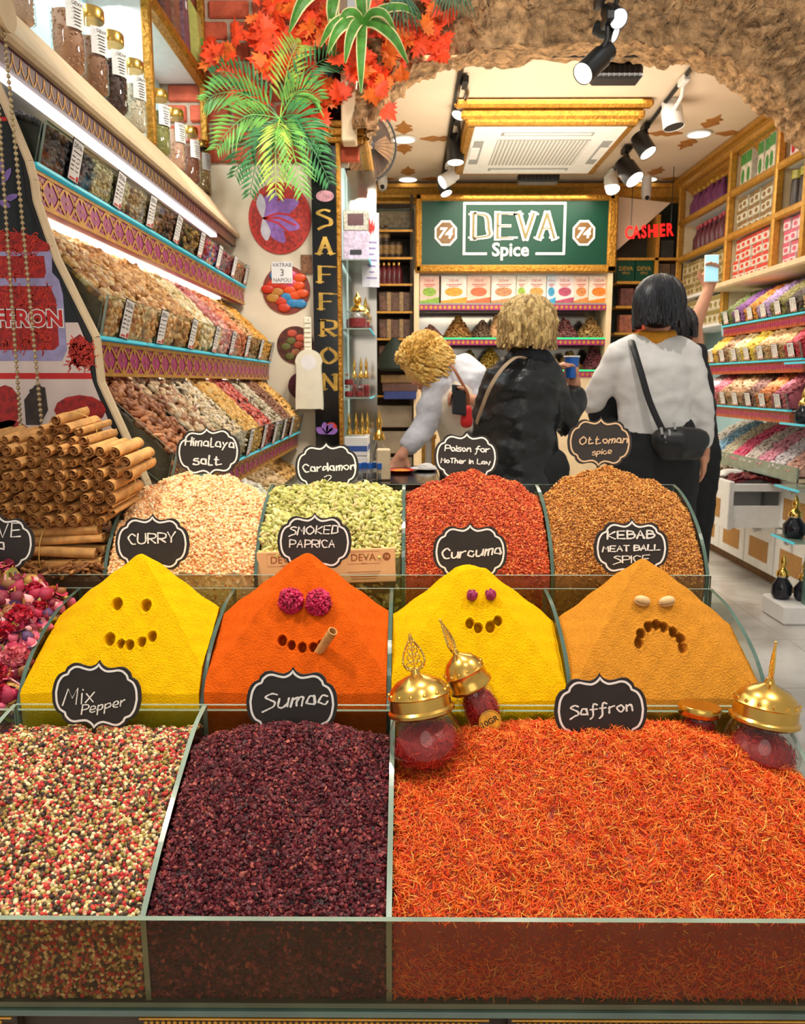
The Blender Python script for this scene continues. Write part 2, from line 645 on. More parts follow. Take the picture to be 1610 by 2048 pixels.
mat('paprika_powder', 'de5c0e', .95, var=.09, vs=60, bump=1., bs=420, spec=.1, bd=.004)
mat('curcuma_powder', 'f8bc04', .95, var=.05, vs=60, bump=1., bs=420, spec=.1, bd=.004)
mat('kebab_powder', 'd08a2c', .95, var=.08, vs=90, bump=1., bs=380, spec=.1, bd=.004)
mat('chalkboard', '2a2522', .75, var=.2, vs=20)
mat('chalk', 'f3efe6', .9, var=.12, vs=300)
mat('chalk_line', 'f7f4ee', .7, var=.03)
mat('chalk_tan', 'd8b48c', .7, var=.05)
mat('cinnamon', 'd09a58', .7, var=.28, vs=40, bump=.5, bs=90)
mat('cinnamon_dark', '8a5a30', .8, var=.3, vs=60)
mat('rubber', 'dcb660', .5)
mat('gold', 'd9b05a', .24, 1., var=.12, vs=30)
mat('gold_relief', 'b07c28', .45, .6, var=.25, vs=35, bump=.9, bs=60, bd=.012)
mat('gold_paint', 'c8923a', .4, .4, var=.2, vs=40)
mat('gold_bright', 'f3c969', .15, 1., var=.08)
mat('card_tan', 'd9a873', .8, var=.04)
mat('brown_print', '8a4a22', .8)
mat('wood_dark', '3a2a1c', .6, var=.25, vs=18)
mat('wood_mid', '7a5630', .6, var=.25, vs=22)
mat('wood_cream', 'e9cfa6', .55, var=.1, vs=12)
mat('cream_wall', 'f2e4c8', .7, var=.04, vs=6)
mat('ceiling_paint', 'f0d9be', .75, var=.04, vs=4)
mat('white', 'f2f0ec', .5, var=.04)
mat('white_matt', 'efece6', .8, var=.05)
mat('ivory_plastic', 'efe8cf', .35, var=.04)
mat('black', '141414', .45, var=.15)
mat('black_gloss', '0d0e10', .12, var=.1)
mat('dark_grey', '2c2d30', .4, var=.1)
mat('grey', '9a9a98', .5)
mat('steel', 'c8c8c8', .25, .9)
mat('purple_board', 'a02468', .35, var=.2, vs=50)
mat('plum_board', '4d1f38', .35, var=.25, vs=50)
mat('lilac_board', 'a87890', .35, var=.2, vs=50)
mat('light_blue', 'bfe6ee', .5, var=.05, vs=5)
mat('mirror', 'a09c94', .12, .85, var=.03)
mat('green_board', '0a3f2e', .35, var=.1, vs=5, spec=.3)
mat('red_sign', 'ff2a2a', .4, emit=1.1, ecol='ff1414')
mat('red', 'd42020', .5, var=.1)
mat('red_print', 'd23a2c', .6, var=.15)
mat('blue', '2266c0', .4, var=.08)
mat('blue_print', '3a5aa8', .6, var=.1)
mat('ink', '2a2224', .8)
mat('label_paper', 'f4efe8', .7, var=.03)
mat('skin', 'd99a78', .55, var=.06, vs=14)
mat('skin_tan', 'c9835c', .55, var=.06, vs=14)

# ================================================================ the tiered glass stall in front
# profile of the curved glass walls of each tier: (Y, Z) from the front pane up to the back pane
PROF = [[(.868, .559), (.93, .597), (1.007, .636), (1.08, .668), (1.135, .687), (1.19, .694)],
        [(1.215, .676), (1.245, .722), (1.29, .756), (1.35, .782), (1.41, .799), (1.485, .807)],
        [(1.52, .826), (1.545, .868), (1.585, .908), (1.64, .943), (1.70, .966), (1.75, .976)]]
FLOORZ = [.440, .565, .705]
WALLS = [[-.625, -.322, -.022, .575], [-.935, -.635, -.335, -.03, .266, .585], [-.90, -.60, -.30, -.008, .287, .592]]
stand = thing('glass_display_stand', 'three tiered glass bin stand filled with spices', 'display stand', (0, .868, 0))
def glass_plate(poly, a, b, ax, edge='glass_edge', pane='pane'):
    mb = MB()
    v, f = prism(poly, a, b, ax)
    mb.add((v, f[:2]), 0)
    mb.add((v, f[2:]), 1)
    return mb, [pane, edge]
for t in range(3):
    xs = WALLS[t]
    y0, y1 = PROF[t][0][0], PROF[t][-1][0]
    for i, x in enumerate(xs):
        pr = [(p.x, p.y) for p in crom(PROF[t], 4)]
        poly = [(y0 + .004, FLOORZ[t])] + pr + [(y1, FLOORZ[t])]
        mb, ms = glass_plate(poly, x - .0035, x + .0035, 0, 'glass_edge_dark' if t else 'glass_edge')
        part(stand, 'divider', mb, ms)
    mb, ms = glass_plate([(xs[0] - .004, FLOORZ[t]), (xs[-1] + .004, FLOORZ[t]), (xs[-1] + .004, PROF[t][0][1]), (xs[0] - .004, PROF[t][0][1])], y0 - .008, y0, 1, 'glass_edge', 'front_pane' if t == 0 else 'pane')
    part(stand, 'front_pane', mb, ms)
    mb, ms = glass_plate([(xs[0], FLOORZ[t]), (xs[-1], FLOORZ[t]), (xs[-1], PROF[t][-1][1]), (xs[0], PROF[t][-1][1])], y1 - .003, y1 + .003, 1)
    part(stand, 'back_pane', mb, ms)
    mb = MB().add(box2((xs[0] - .01, y0 - .012, FLOORZ[t] - .009), (xs[-1] + .01, y1 + .004, FLOORZ[t] - .001)))
    part(stand, 'bin_floor', mb, 'glass_edge_dark' if t == 0 else 'wood_mid')
# black strip at the very back, and the wooden body below
cab = thing('stall_cabinet', 'dark wooden cabinet under the glass spice stand', 'cabinet', (0, .9, 0))
for t, (a, b, zt) in enumerate([(.885, 1.2, .425), (1.23, 1.5, .55), (1.53, 1.77, .69)]):
    mb = MB().add(box2((WALLS[t][0], a, 0), (WALLS[t][-1], b, zt)))
    part(cab, 'body', mb, 'wood_dark')
for a, b in ((-1.0, -.485), (-.335, .105), (.125, .62)):
    mb = MB().add(cbox(((a + b) / 2, .872, .319), (b - a, .02, .22), .003))
    pn = part(cab, 'front_panel', mb, 'wood_dark')
    m2 = MB()
    n = int((b - a) / .0075)
    for i in range(n):
        m2.add(ball((a + .012 + (b - a - .024) * i / n, .8605, .4185), (.0028, .002, .0028), 6, 4))
    m2.add(box2((a + .004, .859, .4235), (b - .004, .8615, .426)))
    m2.add(box2((a + .004, .859, .411), (b - .004, .8615, .4135)))
    part(pn, "beaded_trim", m2, "gold_paint")

def prof_z(t, y):
    p = np.array(PROF[t])
    return np.interp(y, p[:, 0], p[:, 1])
HEAPS = {}
def heap(name, label, cat, t, x0, x1, zfun, protos, size, cols, n, mode, flat, base, front_n, mats='grain', sizevar=.25, lean=.35, smooth=True, yoff=.003):
    y0, y1 = PROF[t][0][0] + yoff, PROF[t][-1][0] - .006
    x0, x1 = x0 + .005, x1 - .005
    nx, ny = 50, 40
    X, Y = np.meshgrid(np.linspace(x0, x1, nx), np.linspace(y0, y1, ny), indexing='ij')
    Z = zfun(X, Y)
    bv = np.stack([X, Y, Z - size * .7], -1).reshape(-1, 3)
    bf = grid_faces(nx, ny).tolist()
    k = len(bv)                                       # front skirt
    fv = np.stack([X[:, 0], Y[:, 0] + size * .9, np.full(nx, FLOORZ[t] + .002)], -1)
    bv = np.concatenate([bv, fv])
    bf += [(i * ny, k + i, k + i + 1, (i + 1) * ny) for i in range(nx - 1)]
    for j, e in ((0, 0), (nx - 1, 1)):                # side skirts
        k2 = len(bv)
        bv = np.concatenate([bv, np.stack([X[j], Y[j], np.full(ny, FLOORZ[t] + .002)], -1)])
        bf += [(j * ny + i, j * ny + i + 1, k2 + i + 1, k2 + i) for i in range(ny - 1)]
    # sample points on the surface, denser where it is steep
    px, py = RNG.uniform(x0, x1, n * 3), RNG.uniform(y0, y1, n * 3)
    e = .002
    gx = (zfun(px + e, py) - zfun(px - e, py)) / (2 * e)
    gy = (zfun(px, py + e) - zfun(px, py - e)) / (2 * e)
    ar = np.sqrt(1 + gx ** 2 + gy ** 2)
    keep = RNG.random(n * 3) < ar / ar.max()
    px, py, gx, gy, ar = (q[keep][:n] for q in (px, py, gx, gy, ar))
    nr = np.stack([-gx / ar, -gy / ar, 1 / ar], -1)
    pos = np.stack([px, py, zfun(px, py)], -1) + nr * RNG.uniform(-.75, .3, (len(px), 1)) * size
    if front_n:
        fx = RNG.uniform(x0, x1, front_n)
        fz = RNG.uniform(FLOORZ[t] + .004, PROF[t][0][1] - .008, front_n)
        pos = np.concatenate([pos, np.stack([fx, np.full(front_n, y0 + size * .3) + RNG.uniform(0, .6, front_n) * size, fz], -1)])
        nr = np.concatenate([nr, np.tile([0, -1., 0], (front_n, 1))])
    me = heap_mesh(name, protos, pos, nr, size, cols, mode, sizevar, flat, (bv, np.array(bf), base), mats, smooth, lean=lean)
    c = Vector(((x0 + x1) / 2, y0, FLOORZ[t]))
    me.transform(Matrix.Translation(-c))
    o = link(name, me)
    o.location = c
    HEAPS[name] = zfun
    return tag(o, label, cat, kind='stuff')
def mound(t, x0, x1, h, cx=.5, back=-.03, p=2.0, peak=.78, g0=0., rough=.004, edge=-.012, seed=0, front=-.008):
    y0, y1 = PROF[t][0][0], PROF[t][-1][0]
    def zf(x, y):
        u = (x - x0) / (x1 - x0)
        w = np.where(u < cx, (cx - u) / cx, (u - cx) / (1 - cx))
        tt = (y - y0) / (y1 - y0)
        g = np.interp(tt, [0, .2, .45, peak, 1], [g0, .42 + g0 * .5, .75, 1, .6])
        z = prof_z(t, y) + np.interp(tt, [0, .12, 1], [front, edge, edge]) + h * g * (1 - np.clip(w, 0, 1) ** p) + np.interp(tt, [0, peak, 1], [0, 0, back])
        return z + rough * (np.sin(x * 61 + seed) * np.sin(y * 53 + seed * 2) + .6 * np.sin(x * 131 + y * 97 + seed) )
    return zf
X3, X2, X1 = WALLS[2], WALLS[1], WALLS[0]
thread_pts = [(-1, 0, 0), (-.35, .06, .04), (.35, .06, .04), (1, -.04, 0)]
def thread(b, r0=.085, r1=.04):
    return tube([(-1, 0, 0), (-.4, b, .02), (.3, b * .8, .05), (1, -b, 0)], [r1, r0, r0, r1 * .6], 3, False)
def tri(vf):
    v, f = vf
    o = []
    for q in f:
        o += [(q[0], q[i], q[i + 1]) for i in range(1, len(q) - 1)]
    return v, o
chunks = [lump(s, .3) for s in range(5)]
chunks2 = [lump(s, .18, ICO2) for s in range(4)]
beads = [lump(s, .04, ICO2) for s in range(3)]
pod = []
for s in range(3):
    v, f = tri(lathe([(.02, -1), (.28, -.75), (.44, -.2), (.44, .2), (.3, .7), (.05, 1)], 7))
    v = np.array(v)[:, [2, 0, 1]]
    pod.append((v, f))
heap('salt_heap', 'heap of coarse pale pink salt crystals behind the Curry sign', 'salt', 2, X3[1], X3[2], mound(2, X3[1], X3[2], .05, p=2.2), chunks, .0042,
     [('f8cc94', 5), ('f2bc80', 4), ('f6dcb4', 3), ('e89c68', 1.6), ('d87c4c', .5)], 9500, 'rand', (1, .85, .7), 'f0bd88', 900)
heap('cardamom_heap', 'heap of pale green cardamom pods', 'cardamom', 2, X3[2], X3[3], mound(2, X3[2], X3[3], .024, p=3., edge=-.006), pod, .0088,
     [('c3bd6c', 4), ('aaa852', 3), ('d6cf8e', 2), ('93924a', 1.4), ('cdb67c', 1)], 3200, 'flat', (1, 1, 1), '6a6630', 300, lean=.5, yoff=.02)
heap('pepper_flake_heap', 'heap of red pepper flakes behind the Curcuma sign', 'pepper flakes', 2, X3[3], X3[4], mound(2, X3[3], X3[4], .057, p=1.7), chunks, .0030,
     [('c84c1c', 4), ('da6628', 3), ('b23a14', 3), ('ea924c', 1.2), ('8c2c10', 1)], 13000, 'rand', (1, .8, .45), 'a8330f', 1500)
heap('seed_spice_heap', 'heap of golden brown seed spice mix behind the Kebab sign', 'spice', 2, X3[4], X3[5], mound(2, X3[4], X3[5], .066, cx=.42, p=1.7), chunks, .0031,
     [('bd7a2c', 4), ('cf9140', 3), ('a4621e', 3), ('e0ae60', 1), ('8a4c18', 1)], 13000, 'rand', (1, .6, .5), '94581c', 1500)
heap('peppercorn_heap', 'heap of mixed white, green, red and black peppercorns', 'peppercorns', 0, X1[0], X1[1], mound(0, X1[0], X1[1], -.002, p=3, back=-.024), beads, .00295,
     [('e4d4a4', 3), ('c4ae70', 3), ('98843c', 3), ('c83c30', 3), ('ac2428', 2), ('5c4028', 2.6), ('382822', 2.4), ('d87c6c', 1)], 9500, 'rand', (1, 1, 1), '5a4228', 2600, sizevar=.16)
heap('sumac_heap', 'heap of dark purple sumac flakes', 'sumac', 0, X1[1], X1[2], mound(0, X1[1], X1[2], .036, p=2.3, peak=.72, back=-.05), chunks, .0036,
     [('60202a', 4), ('4a161e', 4), ('803436', 2.4), ('340e16', 2), ('a05448', .6)], 15000, 'flat', (1, .75, .5), '240a14', 3200, mats='grain_gloss', lean=.9, sizevar=.45, smooth=False)
def saf_z(x, y):
    z = mound(0, X1[2], X1[3], .024, p=4.5, peak=.7, back=-.03, rough=.005, seed=2)(x, y)
    return z - .05 * np.exp(-((x - .025) / .055) ** 2 - ((y - 1.13) / .08) ** 2) - .04 * np.exp(-((x - .545) / .06) ** 2 - ((y - 1.15) / .09) ** 2)
heap('saffron_heap', 'wide heap of orange saffron threads at the front', 'saffron', 0, X1[2], X1[3], saf_z, [tri(thread(b)) for b in (.05, .12, .2, -.1)], .0066,
     [('ff7a20', 5), ('f85a18', 4), ('ff9a38', 3), ('e03c14', 2.2), ('ffc058', 1), ('b82c0c', .8)], 36000, 'flat', (1, 1.15, 1.15), 'a03008', 8000, mats='thread', lean=.55, sizevar=.35)

# ---------------------------------------------------------------- powder pyramids with faces
def hit(zfun, px, py, y0=1.0, y1=1.9):
    d = ray(px, py)
    for i in range(1200):
        y = y0 + (y1 - y0) * i / 1200
        k = y / d.y
        x, z = d.x * k, CAMZ + d.z * k
        if z <= zfun(np.array(x), np.array(y)):
            return Vector((x, y, z))
    return Vector((d.x * 1.4 / d.y, 1.4, CAMZ + d.z * 1.4 / d.y))
PYR = {}
def pyramid(name, label, m, i, apx, apy, holes, top=.0, side=(.79, .50), sf=1.32, yc=1.375):
    x0, x1 = X2[i] + .004, X2[i + 1] - .004
    ap = at(apx, apy, yc)
    y0, y1 = PROF[1][0][0] + .003, PROF[1][-1][0] - .005
    def base(x, y):
        dx, s = np.abs(x - ap.x), yc - y
        h = np.maximum(np.maximum(sf * s, side[0] * dx + side[1] * s), np.maximum(side[0] * dx - .85 * s, -1.2 * s))
        h = np.sqrt(h * h + .009 ** 2) - .005 + (top * .9 if top else 0) if not top else np.maximum(h, top) + .25 * np.minimum(h - top, 0)
        z = ap.z - h + (top if top else 0)
        z = np.maximum(z, FLOORZ[1] + .03)
        return z + .0012 * np.sin(x * 140) * np.sin(y * 170) + .0012 * np.sin(x * 47 + y * 39)
    hp = [(hit(base, a, b), r * .8) for a, b, r in holes]
    nx, ny = 250, 230
    X, Y = np.meshgrid(np.linspace(x0, x1, nx), np.linspace(y0, y1, ny), indexing='ij')
    Z = base(X, Y)
    X0, Y0, Z0 = X.copy(), Y.copy(), Z.copy()
    for p, r in hp:           # a finger hole pushed straight back into the slope
        q = np.sqrt((X0 - p.x) ** 2 + ((Z0 - p.z) * .8) ** 2 + ((Y0 - p.y) * .8) ** 2) / r
        d = .03 * np.clip((1.1 - q) / .3, 0, 1)
        Y = Y + d
        Z = Z - d * .3 + .0022 * np.exp(-((q - 1.3) / .18) ** 2)
    v = np.stack([X, Y, Z], -1).reshape(-1, 3)
    f = grid_faces(nx, ny).tolist()
    k = len(v)
    v = np.concatenate([v, np.stack([X[:, 0], Y[:, 0], np.full(nx, FLOORZ[1] + .001)], -1)])
    f += [(a * ny, k + a, k + a + 1, (a + 1) * ny) for a in range(nx - 1)]
    for j in (0, nx - 1):
        k = len(v)
        v = np.concatenate([v, np.stack([X[j], Y[j], np.full(ny, FLOORZ[1] + .001)], -1)])
        f += [(j * ny + a, j * ny + a + 1, k + a + 1, k + a) for a in range(ny - 1)]
    mb = MB()
    mb.add((v, f))
    PYR[name] = base
    o = solo(name, mb, m, label, 'spice pile', 'powder pyramids', smooth='all', loc=(ap.x, y0, FLOORZ[1]))
    return base
pyramid('curry_pyramid', 'yellow powder pyramid with hollow eyes and smile under the Curry sign', 'curry_powder', 1, 283, 1104,
        [(234, 1210, .0105), (292, 1213, .0105), (219, 1281, .0105), (241, 1290, .0075), (259, 1292, .0085), (283, 1286, .0085), (304, 1275, .009)])
pb = pyramid('paprika_pyramid', 'orange powder pyramid smoking a cinnamon stick', 'paprika_powder', 2, 612, 1103,
        [(564, 1283, .009), (583, 1293, .0075), (604, 1297, .0085), (626, 1297, .008), (642, 1291, .007)])
cb = pyramid('turmeric_pyramid', 'flat topped yellow powder pyramid with rosebud eyes', 'curcuma_powder', 3, 940, 1136,
        [(940, 1249, .0085), (957, 1258, .0085), (981, 1256, .0095), (996, 1244, .0085)], top=.022)
kb = pyramid('kebab_spice_pyramid', 'tan powder pyramid with pistachio eyes and a hollow frown', 'kebab_powder', 4, 1287, 1113,
        [(1278, 1288, .0088), (1282, 1270, .0088), (1297, 1256, .0088), (1313, 1252, .0085), (1329, 1257, .0085), (1347, 1267, .009), (1362, 1281, .0092), (1366, 1298, .0088)])
# eyes and cigarette
for (px, py, r, lab) in ((583, 1205, .0185, 'left of the two crimson flower heads used as eyes'), (638, 1208, .0195, 'right of the two crimson flower heads used as eyes')):
    p = hit(pb, px, py)
    c = p + Vector((0, -.006, .004))
    n = 420
    d = RNG.normal(size=(n, 3)); d /= np.linalg.norm(d, axis=1, keepdims=True)
    pos = np.array(c) + d * r * np.array([1, .75, 1.1])
    me = heap_mesh('flower_head', [tri(tube([(0, 0, -1), (.5, 0, 0), (0, .3, 1)], [.5, .6, .15], 4))], pos, d, .0042, [('c8124c', 4), ('e0386e', 2), ('9a0c34', 2)], 'rand', .3, (1, 1, 1),
                   (np.array(ICO2[0]) * r * .95 * np.array([1, .75, 1.1]) + np.array(c), np.array(ICO2[1]), '8a0c30'), 'grain')
    me.transform(Matrix.Translation(-c))
    o = link('flower_head', me); o.location = c
    tag(o, lab, 'flower', 'flower eyes on the orange pyramid')
for (px, py, k, lab) in ((943, 1194, 1, 'small purple rosebud, left eye of the flat topped pyramid'), (981, 1193, -1, 'small purple rosebud, right eye of the flat topped pyramid')):
    p = hit(cb, px, py) + Vector((0, -.004, .003))
    t = thing('rosebud', lab, 'rosebud', p, (R(25), R(12 * k), 0), 'rosebud eyes')
    mb = MB().add(lathe([(.002, -.009), (.0075, -.005), (.009, .001), (.006, .007), (.0015, .011)], 10))
    for a in range(5):
        w = ball((.006 * math.cos(a * 1.256), .006 * math.sin(a * 1.256), .002), (.0042, .0042, .009), 6, 5)
        mb.add(w)
    part(t, 'bud', mb, mat('rosebud', '9c2a5c', .6, var=.3, vs=120), 'all', False)
    part(t, 'sepal', MB().add(lathe([(.001, -.013), (.003, -.009), (.0055, -.006)], 7)), mat('sepal', '7a6a3a', .7), True, False)
for (px, py, a, lab) in ((1283, 1204, -12, 'pistachio in its shell, left eye of the frowning pyramid'), (1332, 1205, 14, 'pistachio in its shell, right eye of the frowning pyramid')):
    p = hit(kb, px, py) + Vector((0, -.004, .003))
    t = thing('pistachio', lab, 'pistachio', p, (R(20), R(-a), 0), 'pistachio eyes')
    for s in (1, -1):
        v, f = ball((0, 0, 0), (.0145, .0085, .0085), 14, 9)
        v = np.array(v); v[:, 2] = np.where(v[:, 2] * s < 0, 0, v[:, 2]) + s * .0012
        part(t, 'shell', MB().add((v, f)), mat('pistachio_shell', 'd9b27c', .5, var=.12, vs=80), True, False)
    part(t, 'kernel', MB().add(ball((0, 0, 0), (.0125, .0072, .005), 12, 6)), mat('pistachio_kernel', 'a08a48', .6, var=.3, vs=90), True, False)
p = hit(pb, 641, 1300)
q = p + Vector((.030, -.030, .052)) * .78
mb = MB()
ax = (q - p).normalized()
M = Matrix.Translation(p - ax * .012) @ ax.to_track_quat('Z', 'Y').to_matrix().to_4x4()
L = (q - p).length + .012
mb.add(lathe([(.0078, 0), (.0080, L), (.0062, L), (.0060, .004)], 16, cap=False), 0, M)
mb.add(disc(.0061, 16, .02), 1, M)
solo('cinnamon_stick', mb, ['cinnamon', 'cinnamon_dark'], 'cinnamon stick stuck in the orange pyramid like a cigarette', 'cinnamon stick', smooth=True, loc=p)

# ================================================================ chalkboard signs
_half = [(0, 1), (.03, .93), (.09, .86), (.2, .80), (.34, .82), (.48, .86), (.6, .83), (.7, .72), (.735, .60), (.78, .575), (.87, .50), (.95, .30), (.985, 0)]
_hl = [_half[0]] + [(p.x, p.y) for p in crom(_half[1:8], 4)] + [(p.x, p.y) for p in crom(_half[8:], 4)]
PLAQUE = _hl + [(x, -y) for x, y in reversed(_hl[:-1])]
PLAQUE = PLAQUE + [(-x, y) for x, y in reversed(PLAQUE[1:-1])]
SIGNW = .142
def chalk_sign(label, cx, cy, wpx, Y, roll, lines, hs=.79, line='chalk_line', lean=8, yaw=0, seed=1, stake=.06, lim=None):
    c = at(cx, cy, Y)
    root = thing('chalkboard_sign', label, 'sign', c, (0, 0, 0), 'chalkboard name signs')
    M = Matrix.Translation(c) @ Matrix.Rotation(R(yaw), 4, 'Z') @ Matrix.Rotation(R(90 - lean), 4, 'X') @ Matrix.Rotation(R(roll), 4, 'Z')
    w, h = SIGNW / 2, SIGNW / 2 * hs
    pol = [(x * w, y * h) for x, y in PLAQUE]
    part(root, 'board', MB().add(prism(pol, -.002, .002, 2), 0, M), 'chalkboard')
    inn = [(x * w * .905, y * h * .89) for x, y in PLAQUE]
    part(root, 'border_line', MB().add(ribbon(inn, .0034, .0024, True), 0, M), line)
    mb = MB()
    k = SIGNW / wpx
    for i, (s, lx, ly, lw, sw, sh, *_) in enumerate(lines):
        Mr = M @ Matrix.Rotation(R(-roll), 4, 'Z')
        v, f = hand(s, lw * k * .94, sw * k * .66, .035, sh, seed * 10 + i)
        v[:, 1] *= .66 if len(lines) > 2 else .82
        rot = Matrix.Rotation(R(lines[i][6]) if len(lines[i]) > 6 else 0, 4, 'Z')
        v = fit(rot, v)
        mb.add((v + np.array([(lx - cx) * k, (cy - ly) * k, .0027]), f), 0, Mr)
    part(root, 'lettering', mb, 'chalk' if line == 'chalk_line' else 'chalk_tan')
    if stake:
        part(root, 'stake', MB().add(box((0, -h - stake / 2 + .006, 0), (.006, stake, .003)), 0, M), 'black')
    return root
chalk_sign('black chalkboard sign reading Himalaya salt above the pink salt', 417, 904, 126, 1.715, 4, [('Himalaya', 420, 888, 100, 4.6, .05, -3), ('salt', 415, 920, 58, 5, .05, -2)], seed=2)
chalk_sign('black chalkboard sign reading Cardamon above the green pods', 654, 934, 126, 1.725, 2, [('Cardamon', 658, 934, 108, 4.6, .05, 3), ('2', 655, 960, 16, 3, .1)], seed=3)
chalk_sign('black chalkboard sign reading Poison for mother in law', 932, 914, 127, 1.72, -2, [('Poison for', 934, 900, 92, 4, .12, -2), ('MoTher in Law', 931, 923, 102, 3.8, .05, -2)], seed=4)
chalk_sign('black chalkboard sign with tan border reading Ottoman spice', 1199, 885, 127, 1.72, -3, [('Ottoman', 1206, 880, 98, 4, .2, 2), ('spice', 1203, 905, 40, 3, .2, 5)], line='chalk_tan', seed=5)
chalk_sign('black chalkboard sign reading Curry behind the yellow pyramid', 305, 1087, 153, 1.455, -1, [('CURRY', 305, 1076, 102, 5, .05, 3)], seed=6)
chalk_sign('black chalkboard sign reading Smoked paprica behind the orange pyramid', 629, 1084, 153, 1.455, -1, [('SMOKED', 627, 1061, 106, 4.6, .15, 2), ('PAPRICA', 624, 1087, 96, 4, .05, 0)], seed=7)
chalk_sign('black chalkboard sign reading Curcuma on the red flakes', 940, 1104, 153, 1.455, 0, [('Curcuma', 943, 1103, 126, 5.4, .2, 5)], seed=8)
chalk_sign('black chalkboard sign reading Kebab meatball spice', 1262, 1096, 157, 1.455, -1, [('KEBAB', 1261, 1068, 104, 6.6, .0, 1), ('MEAT BALL', 1261, 1096, 126, 5.4, .05, 2), ('SPICE', 1262, 1120, 80, 4.6, .05, 2)], seed=9)
chalk_sign('black chalkboard sign reading Mix Pepper in the peppercorns', 194, 1391, 179, 1.17, -5, [('Mix', 158, 1391, 70, 4.2, .25, 6), ('Pepper', 207, 1413, 96, 4.2, .3, 12)], seed=10)
chalk_sign('black chalkboard sign reading Sumac in the purple flakes', 584, 1406, 195, 1.145, -2, [('Sumac', 590, 1400, 148, 6.4, .25, 5)], seed=11)
chalk_sign('black chalkboard sign reading Saffron in the orange threads', 1201, 1420, 198, 1.13, 2, [('Saffron', 1201, 1420, 140, 6.2, .08, 6)], seed=12)
chalk_sign('black chalkboard sign cut by the left edge, showing the letters VE', -4, 1085, 152, 1.455, -4, [('VE', 22, 1060, 50, 5, .1, 4), ('a', 3, 1092, 14, 5, .1)], seed=13)

# cardboard strip standing in the cardamom
t = thing('cardboard_box', 'flat tan printed cardboard box standing in the cardamom', 'box', at(652, 1135, 1.529))
M = Matrix.Translation(at(652, 1134, 1.529)) @ Matrix.Rotation(R(-2), 4, 'Y') @ Matrix.Rotation(R(80), 4, 'X')
part(t, 'card', MB().add(cbox((0, 0, -.008), (.276, .068, .014), .002), 0, M), 'card_tan')
mb = MB()
for cx in (-.085, .075):
    mb.add(ribbon([(cx - .032, .004), (cx + .032, .004), (cx + .032, .028), (cx - .032, .028)], .0007, -.0006, True), 0, M)
    mb.add(type_mesh('DEVA', .02, 0, .0), 0, M @ Matrix.Translation((cx, .017, -.0005)))
    mb.add(type_mesh('spice', .005), 0, M @ Matrix.Translation((cx, .005, -.0005)))
    mb.add(disc(.008, 18, -.0007, (cx + .046, .017)), 0, M)
    for j in range(4):
        mb.add(box((cx, -.012 - j * .0045, -.0006), (.066 - j * .006, .0007, .0002)), 0, M)
part(t, 'print', mb, 'brown_print')
mb = MB()
for cx in (-.085, .075):
    mb.add(type_mesh('74', .009, 0, .01), 0, M @ Matrix.Translation((cx + .046, .017, -.0002)))
part(t, 'number_mark', mb, 'card_tan')

# ================================================================ saffron jars on the stall
def filigree(h, w):
    """flat openwork leaf finial in the xz plane"""
    mb = MB()
    out = crom([(0, 0), (w * .35, h * .08), (w * .5, h * .3), (w * .36, h * .6), (w * .12, h * .85), (0, h), (-w * .12, h * .85), (-w * .36, h * .6), (-w * .5, h * .3), (-w * .35, h * .08)], 4, True)
    def bar(pts, r):
        mb.add(tube([(p[0], 0, p[1]) for p in pts], r, 5))
    bar([(p.x, p.y) for p in out] + [(out[0].x, out[0].y)], .0016)
    bar([(0, 0), (0, h)], .0013)
    for s in (1, -1):
        for k in range(4):
            b = h * (.08 + .2 * k)
            ww = w * (.42 - .075 * k) * s
            bar([(p.x, p.y) for p in crom([(0, b), (ww * .6, b + h * .02), (ww * .85, b + h * .12), (ww * .5, b + h * .18), (ww * .2, b + h * .1)], 3)], .0011)
    for q in out[::4]:
        mb.add(ball((q.x, 0, q.y), .0022, 6, 4))
    mb.add(ball((0, 0, h + .002), .0025, 6, 5))
    return mb
def red_threads(name, root, c, rr, n, size=.006, cols=None):
    d = RNG.normal(size=(n, 3)); d /= np.linalg.norm(d, axis=1, keepdims=True)
    pos = np.array(c) + d * np.array(rr) * RNG.uniform(.86, 1, (n, 1))
    me = heap_mesh(name, [tri(thread(b)) for b in (.05, .14, -.1)], pos, d, size, cols or [('d02a20', 4), ('a81a18', 3), ('f04c30', 2), ('7c0c10', 1)], 'flat', .3, (1, 1, 1),
                   (np.array(ICO2[0]) * np.array(rr) * .95 + np.array(c), np.array(ICO2[1]), '981410'), 'thread')
    return link(name, me, root)
